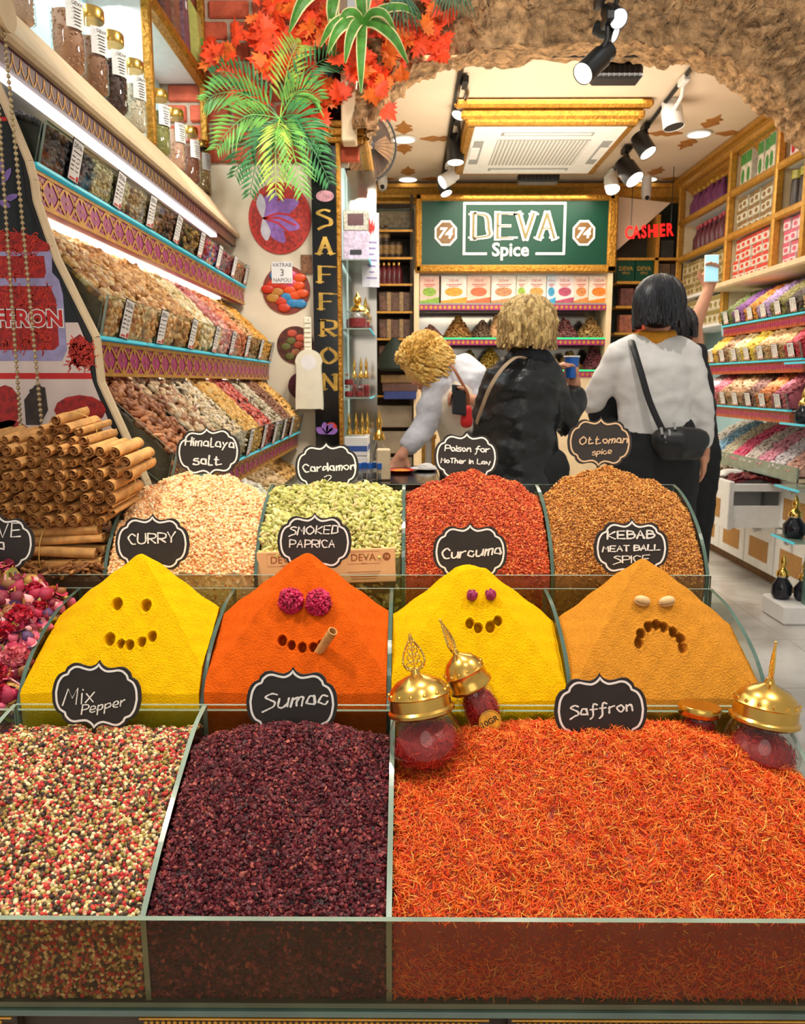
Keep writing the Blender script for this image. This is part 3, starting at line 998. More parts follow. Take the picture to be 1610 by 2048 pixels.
def ornate_jar(label, c, rot, kind, s=1., group=None, fin=.045, face=0):
    root = thing('saffron_jar', label, 'jar', c, rot, group)
    if kind == 'globe':
        body = [(.016, 0), (.034, .003), (.047, .018), (.052, .038), (.049, .058), (.041, .074), (.036, .082), (.036, .088)]
        z0, rl = .082, .043
    else:
        body = [(.012, 0), (.024, .002), (.0275, .012), (.0275, .065), (.024, .074), (.022, .082)]
        z0, rl = .074, .031
    body = [(r * s, z * s) for r, z in body]
    g = MB().add(lathe(body, 28, cap=False)); g.add(disc(body[0][0], 28, 0))
    part(root, 'glass_body', g, 'jar_glass', 'all', False)
    zz, q = z0 * s, rl * s
    lid = [(q * .95, zz - .003 * s), (q * 1.05, zz), (q * 1.05, zz + .004 * s), (q * .97, zz + .007 * s), (q * .96, zz + .022 * s), (q, zz + .024 * s), (q * .93, zz + .028 * s), (q * .86, zz + .034 * s), (q * .66, zz + .042 * s), (q * .34, zz + .048 * s), (q * .16, zz + .051 * s), (q * .12, zz + .058 * s), (.001, zz + .06 * s)]
    l = MB().add(lathe(lid, 30))
    part(root, 'lid', l, 'gold', True, False)
    m = MB()
    for k in range(14):
        a = 2 * PI * k / 14
        m.add(ball((q * .93 * math.cos(a), q * .93 * math.sin(a), zz + .0285 * s), .0028 * s, 6, 4))
    lo = part(root, 'bead_ring', m, 'gold_bright', True, False)
    f = filigree(fin, fin * .62)
    o = part(root, 'finial', f, 'gold_bright', True, False)
    o.location = (0, 0, zz + .055 * s); o.rotation_euler = (0, 0, R(face))
    red_threads('saffron_threads', root, (0, 0, .037 * s), (.046 * s, .046 * s, .034 * s) if kind == 'globe' else (.0245 * s, .0245 * s, .034 * s), 900)
    return root
pA = at(862, 1544, 1.09)
ornate_jar('round glass saffron jar with openwork gold lid, left of the Saffron sign', pA, (R(-10), R(-9), 0), 'globe', 1.1, None, .052, 8)
pB = at(984, 1462, 1.165)
jb = ornate_jar('slim saffron jar with gold lid tilting against the round jar', pB, (R(-4), R(-25), 0), 'slim', 1.08, None, .052, 75)
Mj = gmat(jb)
def sticker(root, z, r, rad, ang, text):
    m = MB(); m2 = MB()
    Ml = Matrix.Rotation(R(ang), 4, 'Z') @ frame_yz((0, -r, z), (1, 0, 0), (0, 0, 1))
    m.add(disc(rad, 26, .0012), 0, Ml)
    o = part(root, 'round_label', m, mat('yellow_label', 'f2b632', .5), False, False)
    m2.add(type_mesh(text, rad * .72, 0, .015), 0, Ml @ Matrix.Translation((0, 0, .0018)))
    m2.add(ribbon([(rad * .9 * math.cos(k * PI / 13), rad * .9 * math.sin(k * PI / 13)) for k in range(26)], .0006, .0016, True), 0, Ml)
    part(root, 'label_print', m2, 'ink', False, False)
sticker(jb, .026, .028, .0175, 12, '10GR')
pC = at(1510, 1560, 1.115)
ornate_jar('round glass saffron jar with spiked gold lid at the right corner', pC, (R(-6), R(7), 0), 'globe', 1.12, None, .056, 72)
pD = at(1394, 1474, 1.165)
t = thing('saffron_jar', 'small low glass jar with flat gold lid right of the Saffron sign', 'jar', pD, (R(-6), R(4), 0))
part(t, 'glass_body', MB().add(lathe([(.022, 0), (.027, .004), (.029, .02), (.027, .032), (.026, .038)], 24)), 'jar_glass', 'all', False)
part(t, 'lid', MB().add(lathe([(.031, .036), (.0325, .038), (.0325, .049), (.031, .051), (.001, .0515)], 28)), 'gold', True, False)
red_threads('saffron_threads', t, (0, 0, .018), (.0245, .0245, .016), 300, .005)

# ================================================================ cinnamon
def quill_mesh(seed, L, r):
    rg = random.Random(seed)
    mb = MB()
    dbl = seed % 3 == 0
    for s in ((1, -1) if dbl else (1,)):
        n = 26
        pts = []
        tw = rg.uniform(5.2, 6.6) if dbl else rg.uniform(11, 14)
        a0 = rg.uniform(0, 6.28)
        for i in range(n):
            a = i / (n - 1) * tw
            q = (r * .66 if dbl else r) * (1 - .74 * i / (n - 1)) * (1 + rg.uniform(-.05, .05))
            if dbl:
                pts.append((s * r * .4 + s * q * math.cos(PI - a), q * math.sin(PI - a) * 1.3))
            else:
                pts.append((q * math.cos(a0 + a), q * .92 * math.sin(a0 + a)))
        w = r * .13
        ou, inn = [], []
        for i in range(n):
            a = Vector(pts[max(i - 1, 0)]); b = Vector(pts[min(i + 1, n - 1)])
            t = (b - a).normalized(); q = Vector((-t.y, t.x)) * w / 2
            p = Vector(pts[i])
            ou.append(p + q); inn.append(p - q)
        m = len(ou)
        v = []
        xs = [(-L / 2, 1.), (-L / 6, 1 + rg.uniform(-.06, .06)), (L / 6, 1 + rg.uniform(-.06, .06)), (L / 2, 1.)]
        for x, k in xs:
            v += [(x + rg.uniform(-.0008, .0008), p.x * k, p.y * k) for p in ou] + [(x + rg.uniform(-.0008, .0008), p.x * k, p.y * k) for p in inn]
        f, fe = [], []
        for j in range(3):
            o, e = j * 2 * m, (j + 1) * 2 * m
            for i in range(m - 1):
                f.append((o + i, o + i + 1, e + i + 1, e + i))
                f.append((o + m + i + 1, o + m + i, e + m + i, e + m + i + 1))
        for o in (0, 6 * m):
            fe += [(o + i, o + i + 1, o + m + i + 1, o + m + i) for i in range(m - 1)]
        mb.add((v, f), 0)
        mb.m += []
        b = mb.n - len(v)
        mb.f += [tuple(i + b for i in q) for q in fe]
        mb.m += [1] * len(fe)
    return mb.build('cinnamon_stick', ['cinnamon', 'cinnamon_dark'], smooth=True)
QM = [quill_mesh(s, .12, .0122 + .0006 * (s % 3)) for s in range(6)]
QL = [quill_mesh(10 + s, .17, .0128) for s in range(3)]
def heap_cin(x, y):
    return .83 + (y - 1.52) * .25 + 0 * x
t3l = heap('cinnamon_chips', 'bed of loose cinnamon pieces under the tied cinnamon sticks', 'cinnamon', 2, X3[0], X3[1], heap_cin, [tri(tube([(-1, 0, 0), (0, .06, 0), (1, 0, 0)], .2, 5))], .016,
     [('a8703a', 3), ('8a5628', 2), ('6a3e1c', 1)], 900, 'flat', (1, 1, 1), '5a3618', 200, lean=.3)
rows = [(1042, -70, 218), (1020, -60, 232), (997, -75, 222), (974, -65, 236), (950, -70, 262), (927, -60, 258), (904, -70, 240), (882, -60, 172), (861, 78, 160), (842, 96, 132)]
rq = random.Random(5)
LBL = 'rolled cinnamon stick in the rubber banded stack, cut end facing out'
for j, (py, a, b) in enumerate(rows):
    px = a + (j % 2) * 13
    while px <= b:
        y = 1.555 + rq.uniform(-.012, .012) + (.02 if j > 6 else 0)
        p = at(px + rq.uniform(-2.5, 2.5), py + rq.uniform(-2, 2), y)
        o = link('cinnamon_stick', QM[rq.randrange(6)])
        d = Vector((.1 + rq.uniform(-.04, .04), .95, .1 + rq.uniform(-.025, .025))).normalized()
        o.location = p + d * .06
        o.rotation_euler = (d.to_track_quat('X', 'Z').to_matrix() @ Matrix.Rotation(rq.uniform(0, 6.28), 3, 'X')).to_euler()
        tag(o, LBL, 'cinnamon stick', 'cinnamon sticks stacked end on')
        px += 27
LBL2 = 'long cinnamon stick lying sideways in the lower bundle'
for j, (py, y, px) in enumerate([(1128, 1.555, 118), (1104, 1.558, 108), (1082, 1.565, 122), (1064, 1.575, 118), (1116, 1.585, 128), (1092, 1.59, 132), (1070, 1.60, 130)]):
    o = link('cinnamon_stick', QL[j % 3])
    o.location = at(px, py, y)
    o.rotation_euler = (rq.uniform(-.2, .2) + (PI if j % 2 else 0), R(rq.uniform(-4, 4)), R(rq.uniform(-5, 5)))
    tag(o, LBL2, 'cinnamon stick', 'cinnamon sticks lying sideways')
def band(label, pts, r=.0011):
    mb = MB().add(tube(crom(pts, 5, True) + [Vector(pts[0])], r, 6))
    solo('rubber_band', mb, 'rubber', label, 'rubber band', smooth='all')
def loop(c, e1, e2, a, b):
    return [Vector(c) + Vector(e1) * a * math.cos(k * PI / 6) + Vector(e2) * b * math.sin(k * PI / 6) for k in range(12)]
c = at(98, 1100, 1.575)
band('tan rubber band around the lower cinnamon bundle', loop(c, (0, 1, 0), (.06, 0, 1), .045, .052))
dv = Vector((.1, .95, .1)).normalized(); e1 = dv.cross(Vector((0, 0, 1))).normalized(); e2 = e1.cross(dv)
band('tan rubber band around the small topmost cinnamon bundle', loop(at(145, 858, 1.61), e1, e2, .052, .034))
band('tan rubber band around the right cinnamon bundle', loop(at(212, 950, 1.60), e1, e2, .062, .062))
# dried flowers in the middle left bin
petal = [(np.array(disc(1, 7)[0]) * [1, .7, 1] + [0, 0, .0], [disc(1, 7)[1][0]])]
petal = [tri((np.array([(x, y, .35 * x * x + .2 * y * y) for x, y, z in disc(1, 8)[0]] + [(0, 0, 0)]), [(i, (i + 1) % 8, 8) for i in range(8)]))]
buds = [tri(ball((0, 0, 0), (.7, .45, .45), 7, 5)), lump(31, .3), petal[0], petal[0], petal[0], lump(32, .45), tri(tube([(-1.3, 0, 0), (0, .1, 0), (1.3, 0, 0)], .12, 4))]
fz = mound(1, X2[0], X2[1], .075, p=2., rough=.012, seed=4)
heap('dried_flower_heap', 'heap of mixed dried rosebuds and petals at the left edge', 'dried flowers', 1, X2[0], X2[1], fz, [tri(b) if len(b[1]) and len(b[1][0]) != 3 else b for b in buds], .0115,
     [('b0244a', 3), ('d8607c', 2.4), ('5a3a6a', 2.2), ('c89a4c', 2), ('8a5a34', 2), ('e8a0a4', 1.4), ('7c1c34', 2), ('8a8a44', .8)], 1900, 'flat', (1, .9, .9), '4a1e24', 300, lean=.9, sizevar=.5)
for px, py, r in ((36, 1232, .021), (4, 1262, .018), (30, 1312, .02), (2, 1345, .018), (70, 1180, .013), (5, 1385, .017), (78, 1215, .012)):
    p = hit(fz, px, py)
    n = 260
    d = RNG.normal(size=(n, 3)); d /= np.linalg.norm(d, axis=1, keepdims=True)
    pink = py == 1312
    c0 = [('e07a84', 3), ('d05a6c', 2)] if pink else [('c41c3a', 4), ('d83a52', 2), ('8a0c28', 2)]
    me = heap_mesh('flower_head', [petal[0]], np.array(p) + d * r * np.array([1, .9, .7]), d, .006, c0, 'rand', .3, (1, 1, 1), (np.array(ICO2[0]) * r * .9 * np.array([1, .9, .7]) + np.array(p), np.array(ICO2[1]), '8a1028'), 'grain')
    me.transform(Matrix.Translation(-p))
    o = link('flower_head', me); o.location = p
    tag(o, 'large pink dried flower head lying among the dried petals' if pink else 'crimson dried flower head lying among the dried petals at the left edge', 'flower', 'dried flower heads in the petal bin')

# ================================================================ the shop: floor, walls, ceiling, rough arch
YW, YB, XR, ZC = 4.2, 6.85, 2.5, 2.82
def tile_floor():
    m = bpy.data.materials.new('marble_tile')
    m.use_nodes = True
    nt = m.node_tree; N, L = nt.nodes, nt.links
    p = N['Principled BSDF']; p.inputs['Roughness'].default_value = .18
    tc = N.new('ShaderNodeTexCoord'); nz = N.new('ShaderNodeTexNoise'); nz.inputs['Scale'].default_value = 2.2; nz.inputs['Detail'].default_value = 8; nz.inputs['Distortion'].default_value = 1.2
    L.new(tc.outputs['Object'], nz.inputs['Vector'])
    cr = N.new('ShaderNodeValToRGB')
    cr.color_ramp.elements[0].color = (*lin('b9b2aa'), 1); cr.color_ramp.elements[0].position = .3
    cr.color_ramp.elements[1].color = (*lin('e4e1dd'), 1); cr.color_ramp.elements[1].position = .62
    L.new(nz.outputs['Fac'], cr.inputs[0]); 
    br = N.new('ShaderNodeTexBrick'); br.offset = 0; br.inputs['Scale'].default_value = 1; br.inputs['Brick Width'].default_value = .6; br.inputs['Row Height'].default_value = .6; br.inputs['Mortar Size'].default_value = .003
    br.inputs['Mortar'].default_value = (.42, .38, .34, 1)
    L.new(tc.outputs['Object'], br.inputs['Vector']); L.new(cr.outputs[0], br.inputs['Color1']); L.new(cr.outputs[0], br.inputs['Color2'])
    L.new(br.outputs[0], p.inputs['Base Color'])
    MATS['marble_tile'] = m
tile_floor()
struct('floor', MB().add(box2((-2.2, -2.5, -.05), (3.2, YB + .1, 0))), 'marble_tile')
struct('wall_left', MB().add(box2((-1.32, 1.9, 0), (-1.24, YW + .1, 3.5))), 'cream_wall')
struct('wall_left_inner', MB().add(box2((-.72, YW + .1, 0), (-.64, YB, ZC))), 'cream_wall')
struct('wall_back', MB().add(box2((-.72, YB, 0), (XR + .3, YB + .08, ZC))), 'cream_wall')
struct('wall_right', MB().add(box2((XR + .02, 3.6, 0), (XR + .1, YB, ZC + .3))), 'light_blue')
struct('ceiling', MB().add(box2((-.72, 4.12, ZC), (XR + .3, YB + .08, ZC + .06))), 'ceiling_paint')
struct('wall_decal', MB().add(box2((-1.32, YW, 0), (-.45, YW + .06, 2.28))), 'cream_wall')
# brick face above the decorated wall
mat('mortar', 'b9a48c', .9, var=.15, vs=30, bump=.5, bs=60)
mat('brick', 'c4593c', .85, var=.28, vs=9, bump=.8, bs=45, bd=.01)
mb = MB().add(box2((-1.32, YW, 2.28), (-.30, YW + .06, 3.5)), 1)
for j in range(13):
    z = 2.33 + j * .095
    x = -1.30 + (.11 if j % 2 else 0)
    while x < -.38:
        mb.add(cbox((x + .1, YW - .004, z), (.195, .03, .078), .007), 0)
        x += .215
struct('wall_brick', mb, ['brick', 'mortar'])
# rough bark covered arch
mat('bark', 'b28c62', .9, var=.6, vs=20, bump=1., bs=26, bd=.05, detail=8)
edge = [(736, 262), (738, 236), (762, 190), (800, 148), (860, 112), (930, 94), (1010, 86), (1200, 78), (1370, 84), (1440, 102), (1500, 134), (1560, 176), (1616, 226), (1690, 330), (1740, 560)]
E = crom([at(a, b, 4.0) for a, b in edge], 18)
def fbm(p, s):
    return noise.fractal(Vector(p) * s, .6, 2.1, 5)
ctr = Vector((.75, 4.0, 1.4))
mb = MB()
V = []
rows_ = [('o', k / 34) for k in range(34, -1, -1)] + [('s', k / 7) for k in range(1, 8)]
for i, p in enumerate(E):
    t = (E[min(i + 1, len(E) - 1)] - E[max(i - 1, 0)]).normalized()
    n = Vector((-t.z, 0, t.x))
    if n.dot(p - ctr) < 0: n = -n
    for kind, q in rows_:
        if kind == 'o':
            w = p + n * (float(np.interp(i, [0, 18, 40, 56, 76, 105], [.07, .075, .13, .24, .45, .62])) * q)
            nn = Vector((0, -1, 0))
        else:
            w = p + Vector((0, .30 * q, 0)) + n * .02 * q
            nn = -n
        vd = noise.voronoi(Vector((w.x * 11 + 2 * noise.noise(w * 6), w.y * 9, w.z * 22)))[0]
        d = .03 * fbm(w, 5) + (.15 if kind == 'o' and q > .06 else .04) * min(vd[1] - vd[0], .4) + .012 * noise.noise(w * 40)
        V.append(w + nn * d + (-n * (.02 + .035 * noise.noise(w * 9) + .015 * noise.noise(w * 21)) if q < .04 else Vector()))
nr = len(rows_)
F = [(i * nr + j, i * nr + j + 1, (i + 1) * nr + j + 1, (i + 1) * nr + j) for i in range(len(E) - 1) for j in range(nr - 1)]
mb.add((V, F))
struct('trim_1', mb, 'bark', smooth='all')
# gold cornices round the shop ceiling
def cornice(name, a, b, inward, m='gold_paint', h=.13, w=.10):
    """a moulded strip from a to b at the top of a wall"""
    a, b, n = Vector(a), Vector(b), Vector(inward)
    pr = [(0, 0), (w * .25, 0), (w * .3, .02), (w * .55, .045), (w * .6, .06), (w * .85, h * .75), (w, h * .8), (w, h), (0, h)]
    v = [a + n * u + Vector((0, 0, z)) for u, z in pr] + [b + n * u + Vector((0, 0, z)) for u, z in pr]
    k = len(pr)
    f = [(i, (i + 1) % k, (i + 1) % k + k, i + k) for i in range(k)] + [tuple(range(k)), tuple(range(2 * k - 1, k - 1, -1))]
    struct(name, MB().add((v, f)), m)
zc = at(1362, 408, YB).z
XF = at(1362, 400, 6.62).x
cornice('trim_2', (XF + .12, 3.9, zc), (XF + .12, YB, zc), (-1, 0, 0), h=.16, w=.14)
cornice('trim_3', (-.64, YB, zc), (XR, YB, zc), (0, -1, 0), h=.14, w=.1)

# ================================================================ left: shelf unit with nut trays
ORD = ['first', 'second', 'third', 'fourth', 'fifth', 'sixth', 'seventh', 'eighth', 'ninth', 'tenth', 'eleventh', 'twelfth']
NEAR, FAR = 1.86, YW - .02
unit = thing('nut_shelf_unit', 'long stepped shop shelf of nut trays with patterned fascias on the left', 'shelf unit', (-.9, NEAR, 0))
LV = [at(66, 328, NEAR), at(191, 675, NEAR), at(331, 985, NEAR)]
LV = [(p.x, p.z) for p in LV]
prof_pts = [at(a, b, 1.83) for a, b in ((-60, 60), (0, 192), (54, 322), (64, 360), (70, 402), (110, 517), (189, 675), (199, 765), (289, 962), (318, 1040))]
poly = [(p.x, p.z) for p in prof_pts]
pz = poly[-1][1]
pan = [(-1.32, 2.3)] + poly + [(poly[-1][0], .05), (-1.32, .05)]
part(unit, 'end_panel', MB().add(prism(pan, 1.83, 1.855, 1)), 'black')
mb = MB()
q = [Vector((x, 1.838, z)) for x, z in poly]
for i in range(len(q) - 1):
    mb.add(tube([q[i], q[i + 1]], .011, 6))
part(unit, 'edge_strip', mb, 'wood_cream', True)
def fascia_pattern(x, z0, z1, ya, yb, n):
    mb = MB()
    h = z1 - z0
    M = frame_yz((x, ya, z0), (0, 1, 0), (0, 0, 1))
    L = yb - ya
    for s in (0, PI):
        pts = [(L * i / (n * 8), h / 2 + h * .40 * math.cos(PI * i / 8 + s)) for i in range(n * 8 + 1)]
        mb.add(ribbon(pts, .0075, .0015), 0, M)
    for b in (.0, h - .009):
        mb.add(box((L / 2, b + .0045, .001), (L, .009, .004)), 0, M)
    for i in range(n):
        for yy in (.30, .70):
            mb.add(ribbon([(L * (i + .5) / n + .008 * math.cos(k * .8976), h * yy + .007 * math.sin(k * .8976)) for k in range(7)], .003, .002, True), 0, M)
        mb.add(disc(.004, 6, .002, (L * i / n, h * .5)), 0, M)
        mb.add(([(L * i / n - .02, 0, .0018), (L * i / n + .02, 0, .0018), (L * i / n, h * .34, .0018)], [(0, 1, 2)]), 0, M)
        mb.add(([(L * i / n - .02, h, .0018), (L * i / n, h * .66, .0018), (L * i / n + .02, h, .0018)], [(0, 1, 2)]), 0, M)
    return mb
for li, (x, z) in enumerate(LV):
    hf = (.088, .088, .075)[li]
    f0 = part(unit, 'fascia', MB().add(box2((x - .03, NEAR, z - hf), (x - .004, FAR, z - .004))), 'purple_board')
    mbp = fascia_pattern(x - .0038, z - hf, z - .006, NEAR, FAR, 26)
    part(f0, 'gold_pattern', mbp, 'gold_paint')
    part(unit, 'lit_edge', MB().add(box2((x - .012, NEAR, z - .002), (x + .010, FAR, z + .005))), 'lit_edge')
    mb, ms = glass_plate([(x + .002, z + .006), (x + .008, z + .006), (x + .03, z + .098), (x + .024, z + .098)], NEAR + .02, FAR, 1)
    o = MB(); v, f = prism([(x + .002, z + .006), (x + .008, z + .006), (x + .03, z + .098), (x + .024, z + .098)], NEAR + .02, FAR, 1)
    o.add((v, [f[i] for i in (3, 5)]), 0); o.add((v, [f[i] for i in (0, 1, 2, 4)]), 1)
    part(unit, 'glass_front', o, ['pane', 'glass_edge'])
    part(unit, 'tray_floor', MB().add(prism([(x - .01, z - .004), (x - .02, z - .012), (-1.24, z + .17), (-1.24, z + .2)], NEAR, FAR, 1)), 'white')
    part(unit, 'led_strip', MB().add(box2((x - .075, NEAR + .02, z - hf - .006), (x - .045, FAR - .35, z - hf))), 'led')
    part(unit, 'soffit', MB().add(prism([(x - .03, z - hf), (-1.24, z - hf + .06), (-1.24, z - hf + .075), (x - .03, z - hf + .012)], NEAR, FAR, 1)), 'white')
    for k in range(9):
        y = NEAR + .02 + (FAR - NEAR - .04) * k / 8
        mb, ms = glass_plate([(x + .018, z + .094), (x - .20, z + (.29 if li else .16)), (x - .20, z + (.17 if li else .1)), (x - .004, z + .012)], y - .003, y + .003, 1, 'glass_edge')
        part(unit, 'tray_divider', mb, ms)
# wooden ledge with its dark fascia and light strip
la = at(30, 60, NEAR)
xl, zl = la.x, la.z
part(unit, 'ledge', MB().add(cbox(((xl - 1.24) / 2, (NEAR - .5 + FAR + .02) / 2, zl - .015), (abs(xl + 1.24), FAR + .02 - NEAR + .5, .03), .008)), 'wood_cream')
f0 = part(unit, 'fascia', MB().add(box2((xl - .04, NEAR - .4, zl - .076), (xl - .02, FAR, zl - .03))), 'plum_board')
mbp = MB()
n = 60
for i in range(n):
    y = NEAR + (FAR - NEAR) * (i + .5) / n
    mbp.add(ribbon([(p.x, p.y) for p in crom([(-.018, 0), (-.006, .014), (-.003, .024), (0, .038), (.003, .024), (.006, .014), (.018, 0)], 2)], .004, .001), 0, frame_yz((xl - .0198, y, zl - .076), (0, 1, 0), (0, 0, 1)))
part(f0, 'gold_pattern', mbp, 'gold_paint')
part(unit, 'led_strip', MB().add(box2((xl - .062, NEAR - .3, zl - .088), (xl - .034, FAR - .35, zl - .077))), 'led')
part(unit, 'soffit', MB().add(box2((-1.24, NEAR - .3, zl - .076), (xl - .04, FAR, zl - .06))), 'white')
part(unit, 'jar_step', MB().add(prism([(xl - .012, zl), (-.985, zl + .155), (-1.0, zl + .165), (-1.24, zl + .165), (-1.24, zl)], 1.3, FAR, 1)), 'wood_cream')
part(unit, 'back_board', MB().add(box2((-1.24, NEAR, .3), (-1.225, FAR, zl))), 'white')
part(unit, 'niche_back', MB().add(box2((-1.24, 1.3, zl), (-1.225, FAR, 3.3))), 'light_blue')
part(unit, 'plinth', MB().add(box2((-1.24, NEAR, 0), (LV[2][0] - .1, FAR, .5))), 'white')
# upper gold framed bay
mb = MB()
YP = atx(297, 130, -1.005).y
for y in (YP, FAR - .02):
    part(unit, 'gold_post', MB().add(cbox((-1.005, y, (zl + 3.46) / 2), (.035, .035, 3.13 - zl), .006)), 'gold_relief')
part(unit, 'gold_rail', MB().add(cbox((-1.01, (YP + FAR) / 2, 2.66), (.06, FAR - YP, .05), .012)), 'gold_relief')
part(unit, 'upper_shelf', MB().add(box2((-1.24, YP, 2.655), (-1.03, FAR, 2.675))), 'white')
part(unit, 'gold_rail', MB().add(cbox((-1.01, (1.4 + FAR) / 2, 3.16), (.06, FAR - 1.4, .06), .012)), 'gold_relief')
part(unit, 'bay_wall', MB().add(box2((-1.24, YP - .012, zl), (-1.02, YP + .012, 3.3))), 'white')

def tray_heap(name, label, cat, x, z, ya, yb, side, protos, size, cols, n, mode='flat', flat=(1, 1, 1), base='8a6a40', mats='grain', dep=.24, rise=.21, top=.095, ox=.018, bulge=.03, nf=40, seed=0, group=None, sv=.2):
    """nuts piled in one glass tray: side +1 opens towards +x, -1 towards -x"""
    rg = np.random.default_rng(seed + 100)
    ya, yb = ya + .004, yb - .004
    def S(u, t):      # u along the tray, t from the glass up to the back
        y = ya + (yb - ya) * u
        b = bulge * np.sin(PI * np.clip(t, 0, 1)) * (.5 + .5 * np.sin(PI * u))
        xx = x + side * (ox - .008) - side * dep * t
        zz = z + top - .008 + rise * t + b + .006 * np.sin(u * 17 + seed) * np.sin(t * 13)
        return np.stack([xx, y, zz], -1)
    nu, nt = 10, 10
    U, T = np.meshgrid(np.linspace(0, 1, nu), np.linspace(0, 1, nt), indexing='ij')
    bv = S(U, T)
    bv[..., 2] -= size * .6
    bv = bv.reshape(-1, 3)
    bf = grid_faces(nu, nt).tolist()
    k = len(bv)
    bv = np.concatenate([bv, np.stack([np.full(nu, x - side * .016), ya + (yb - ya) * np.linspace(0, 1, nu), np.full(nu, z + .008)], -1)])
    bf += [(i * nt, k + i, k + i + 1, (i + 1) * nt) for i in range(nu - 1)]
    for j in (0, nu - 1):
        k2 = len(bv)
        q = bv[j * nt:(j + 1) * nt].copy(); q[:, 2] = np.maximum(q[:, 2] - .12, z + .012)
        bv = np.concatenate([bv, q])
        bf += [(j * nt + i, j * nt + i + 1, k2 + i + 1, k2 + i) for i in range(nt - 1)]
    u, t = rg.uniform(.03, .97, n), rg.uniform(0, 1, n)
    pos = S(u, t)
    nr = np.tile(np.array([side * rise, 0, dep]) / math.hypot(rise, dep), (n, 1))
    if nf:
        uf, tf = rg.uniform(.03, .97, nf), rg.uniform(0, 1, nf)
        pf = np.stack([x + side * (.004 + .021 * tf - size * .45), ya + (yb - ya) * uf, z + .012 + (top - .02) * tf], -1)
        pos = np.concatenate([pos, pf]); nr = np.concatenate([nr, np.tile([side, 0, .2], (nf, 1))])
    me = heap_mesh(name, protos, pos, nr, size, cols, mode, sv, flat, (bv, np.array(bf), base), mats, rng=rg, lean=.5)
    c = Vector((x, (ya + yb) / 2, z))
    me.transform(Matrix.Translation(-c))
    o = link(name, me); o.location = c
    return tag(o, label, cat, group, 'stuff')
ALM = [tri((np.array(ball((0, 0, 0), (1, .6, .4), 9, 7)[0]) * 1, ball((0, 0, 0), 1, 9, 7)[1]))]
for v, f in ALM:
    v = np.array(v)
ALM = [((np.column_stack([v[:, 0], v[:, 1] * (1 - .35 * v[:, 0]), v[:, 2]])), f)]
WAL = [lump(s, .28, ICO2) for s in (41, 42, 43)]
RND = [lump(44, .05, ICO2)]
CSH = [tri(tube([(-.9, .25, 0), (-.5, -.1, 0), (0, -.22, 0), (.5, -.1, 0), (.9, .3, 0)], [.18, .34, .4, .34, .2], 6))]
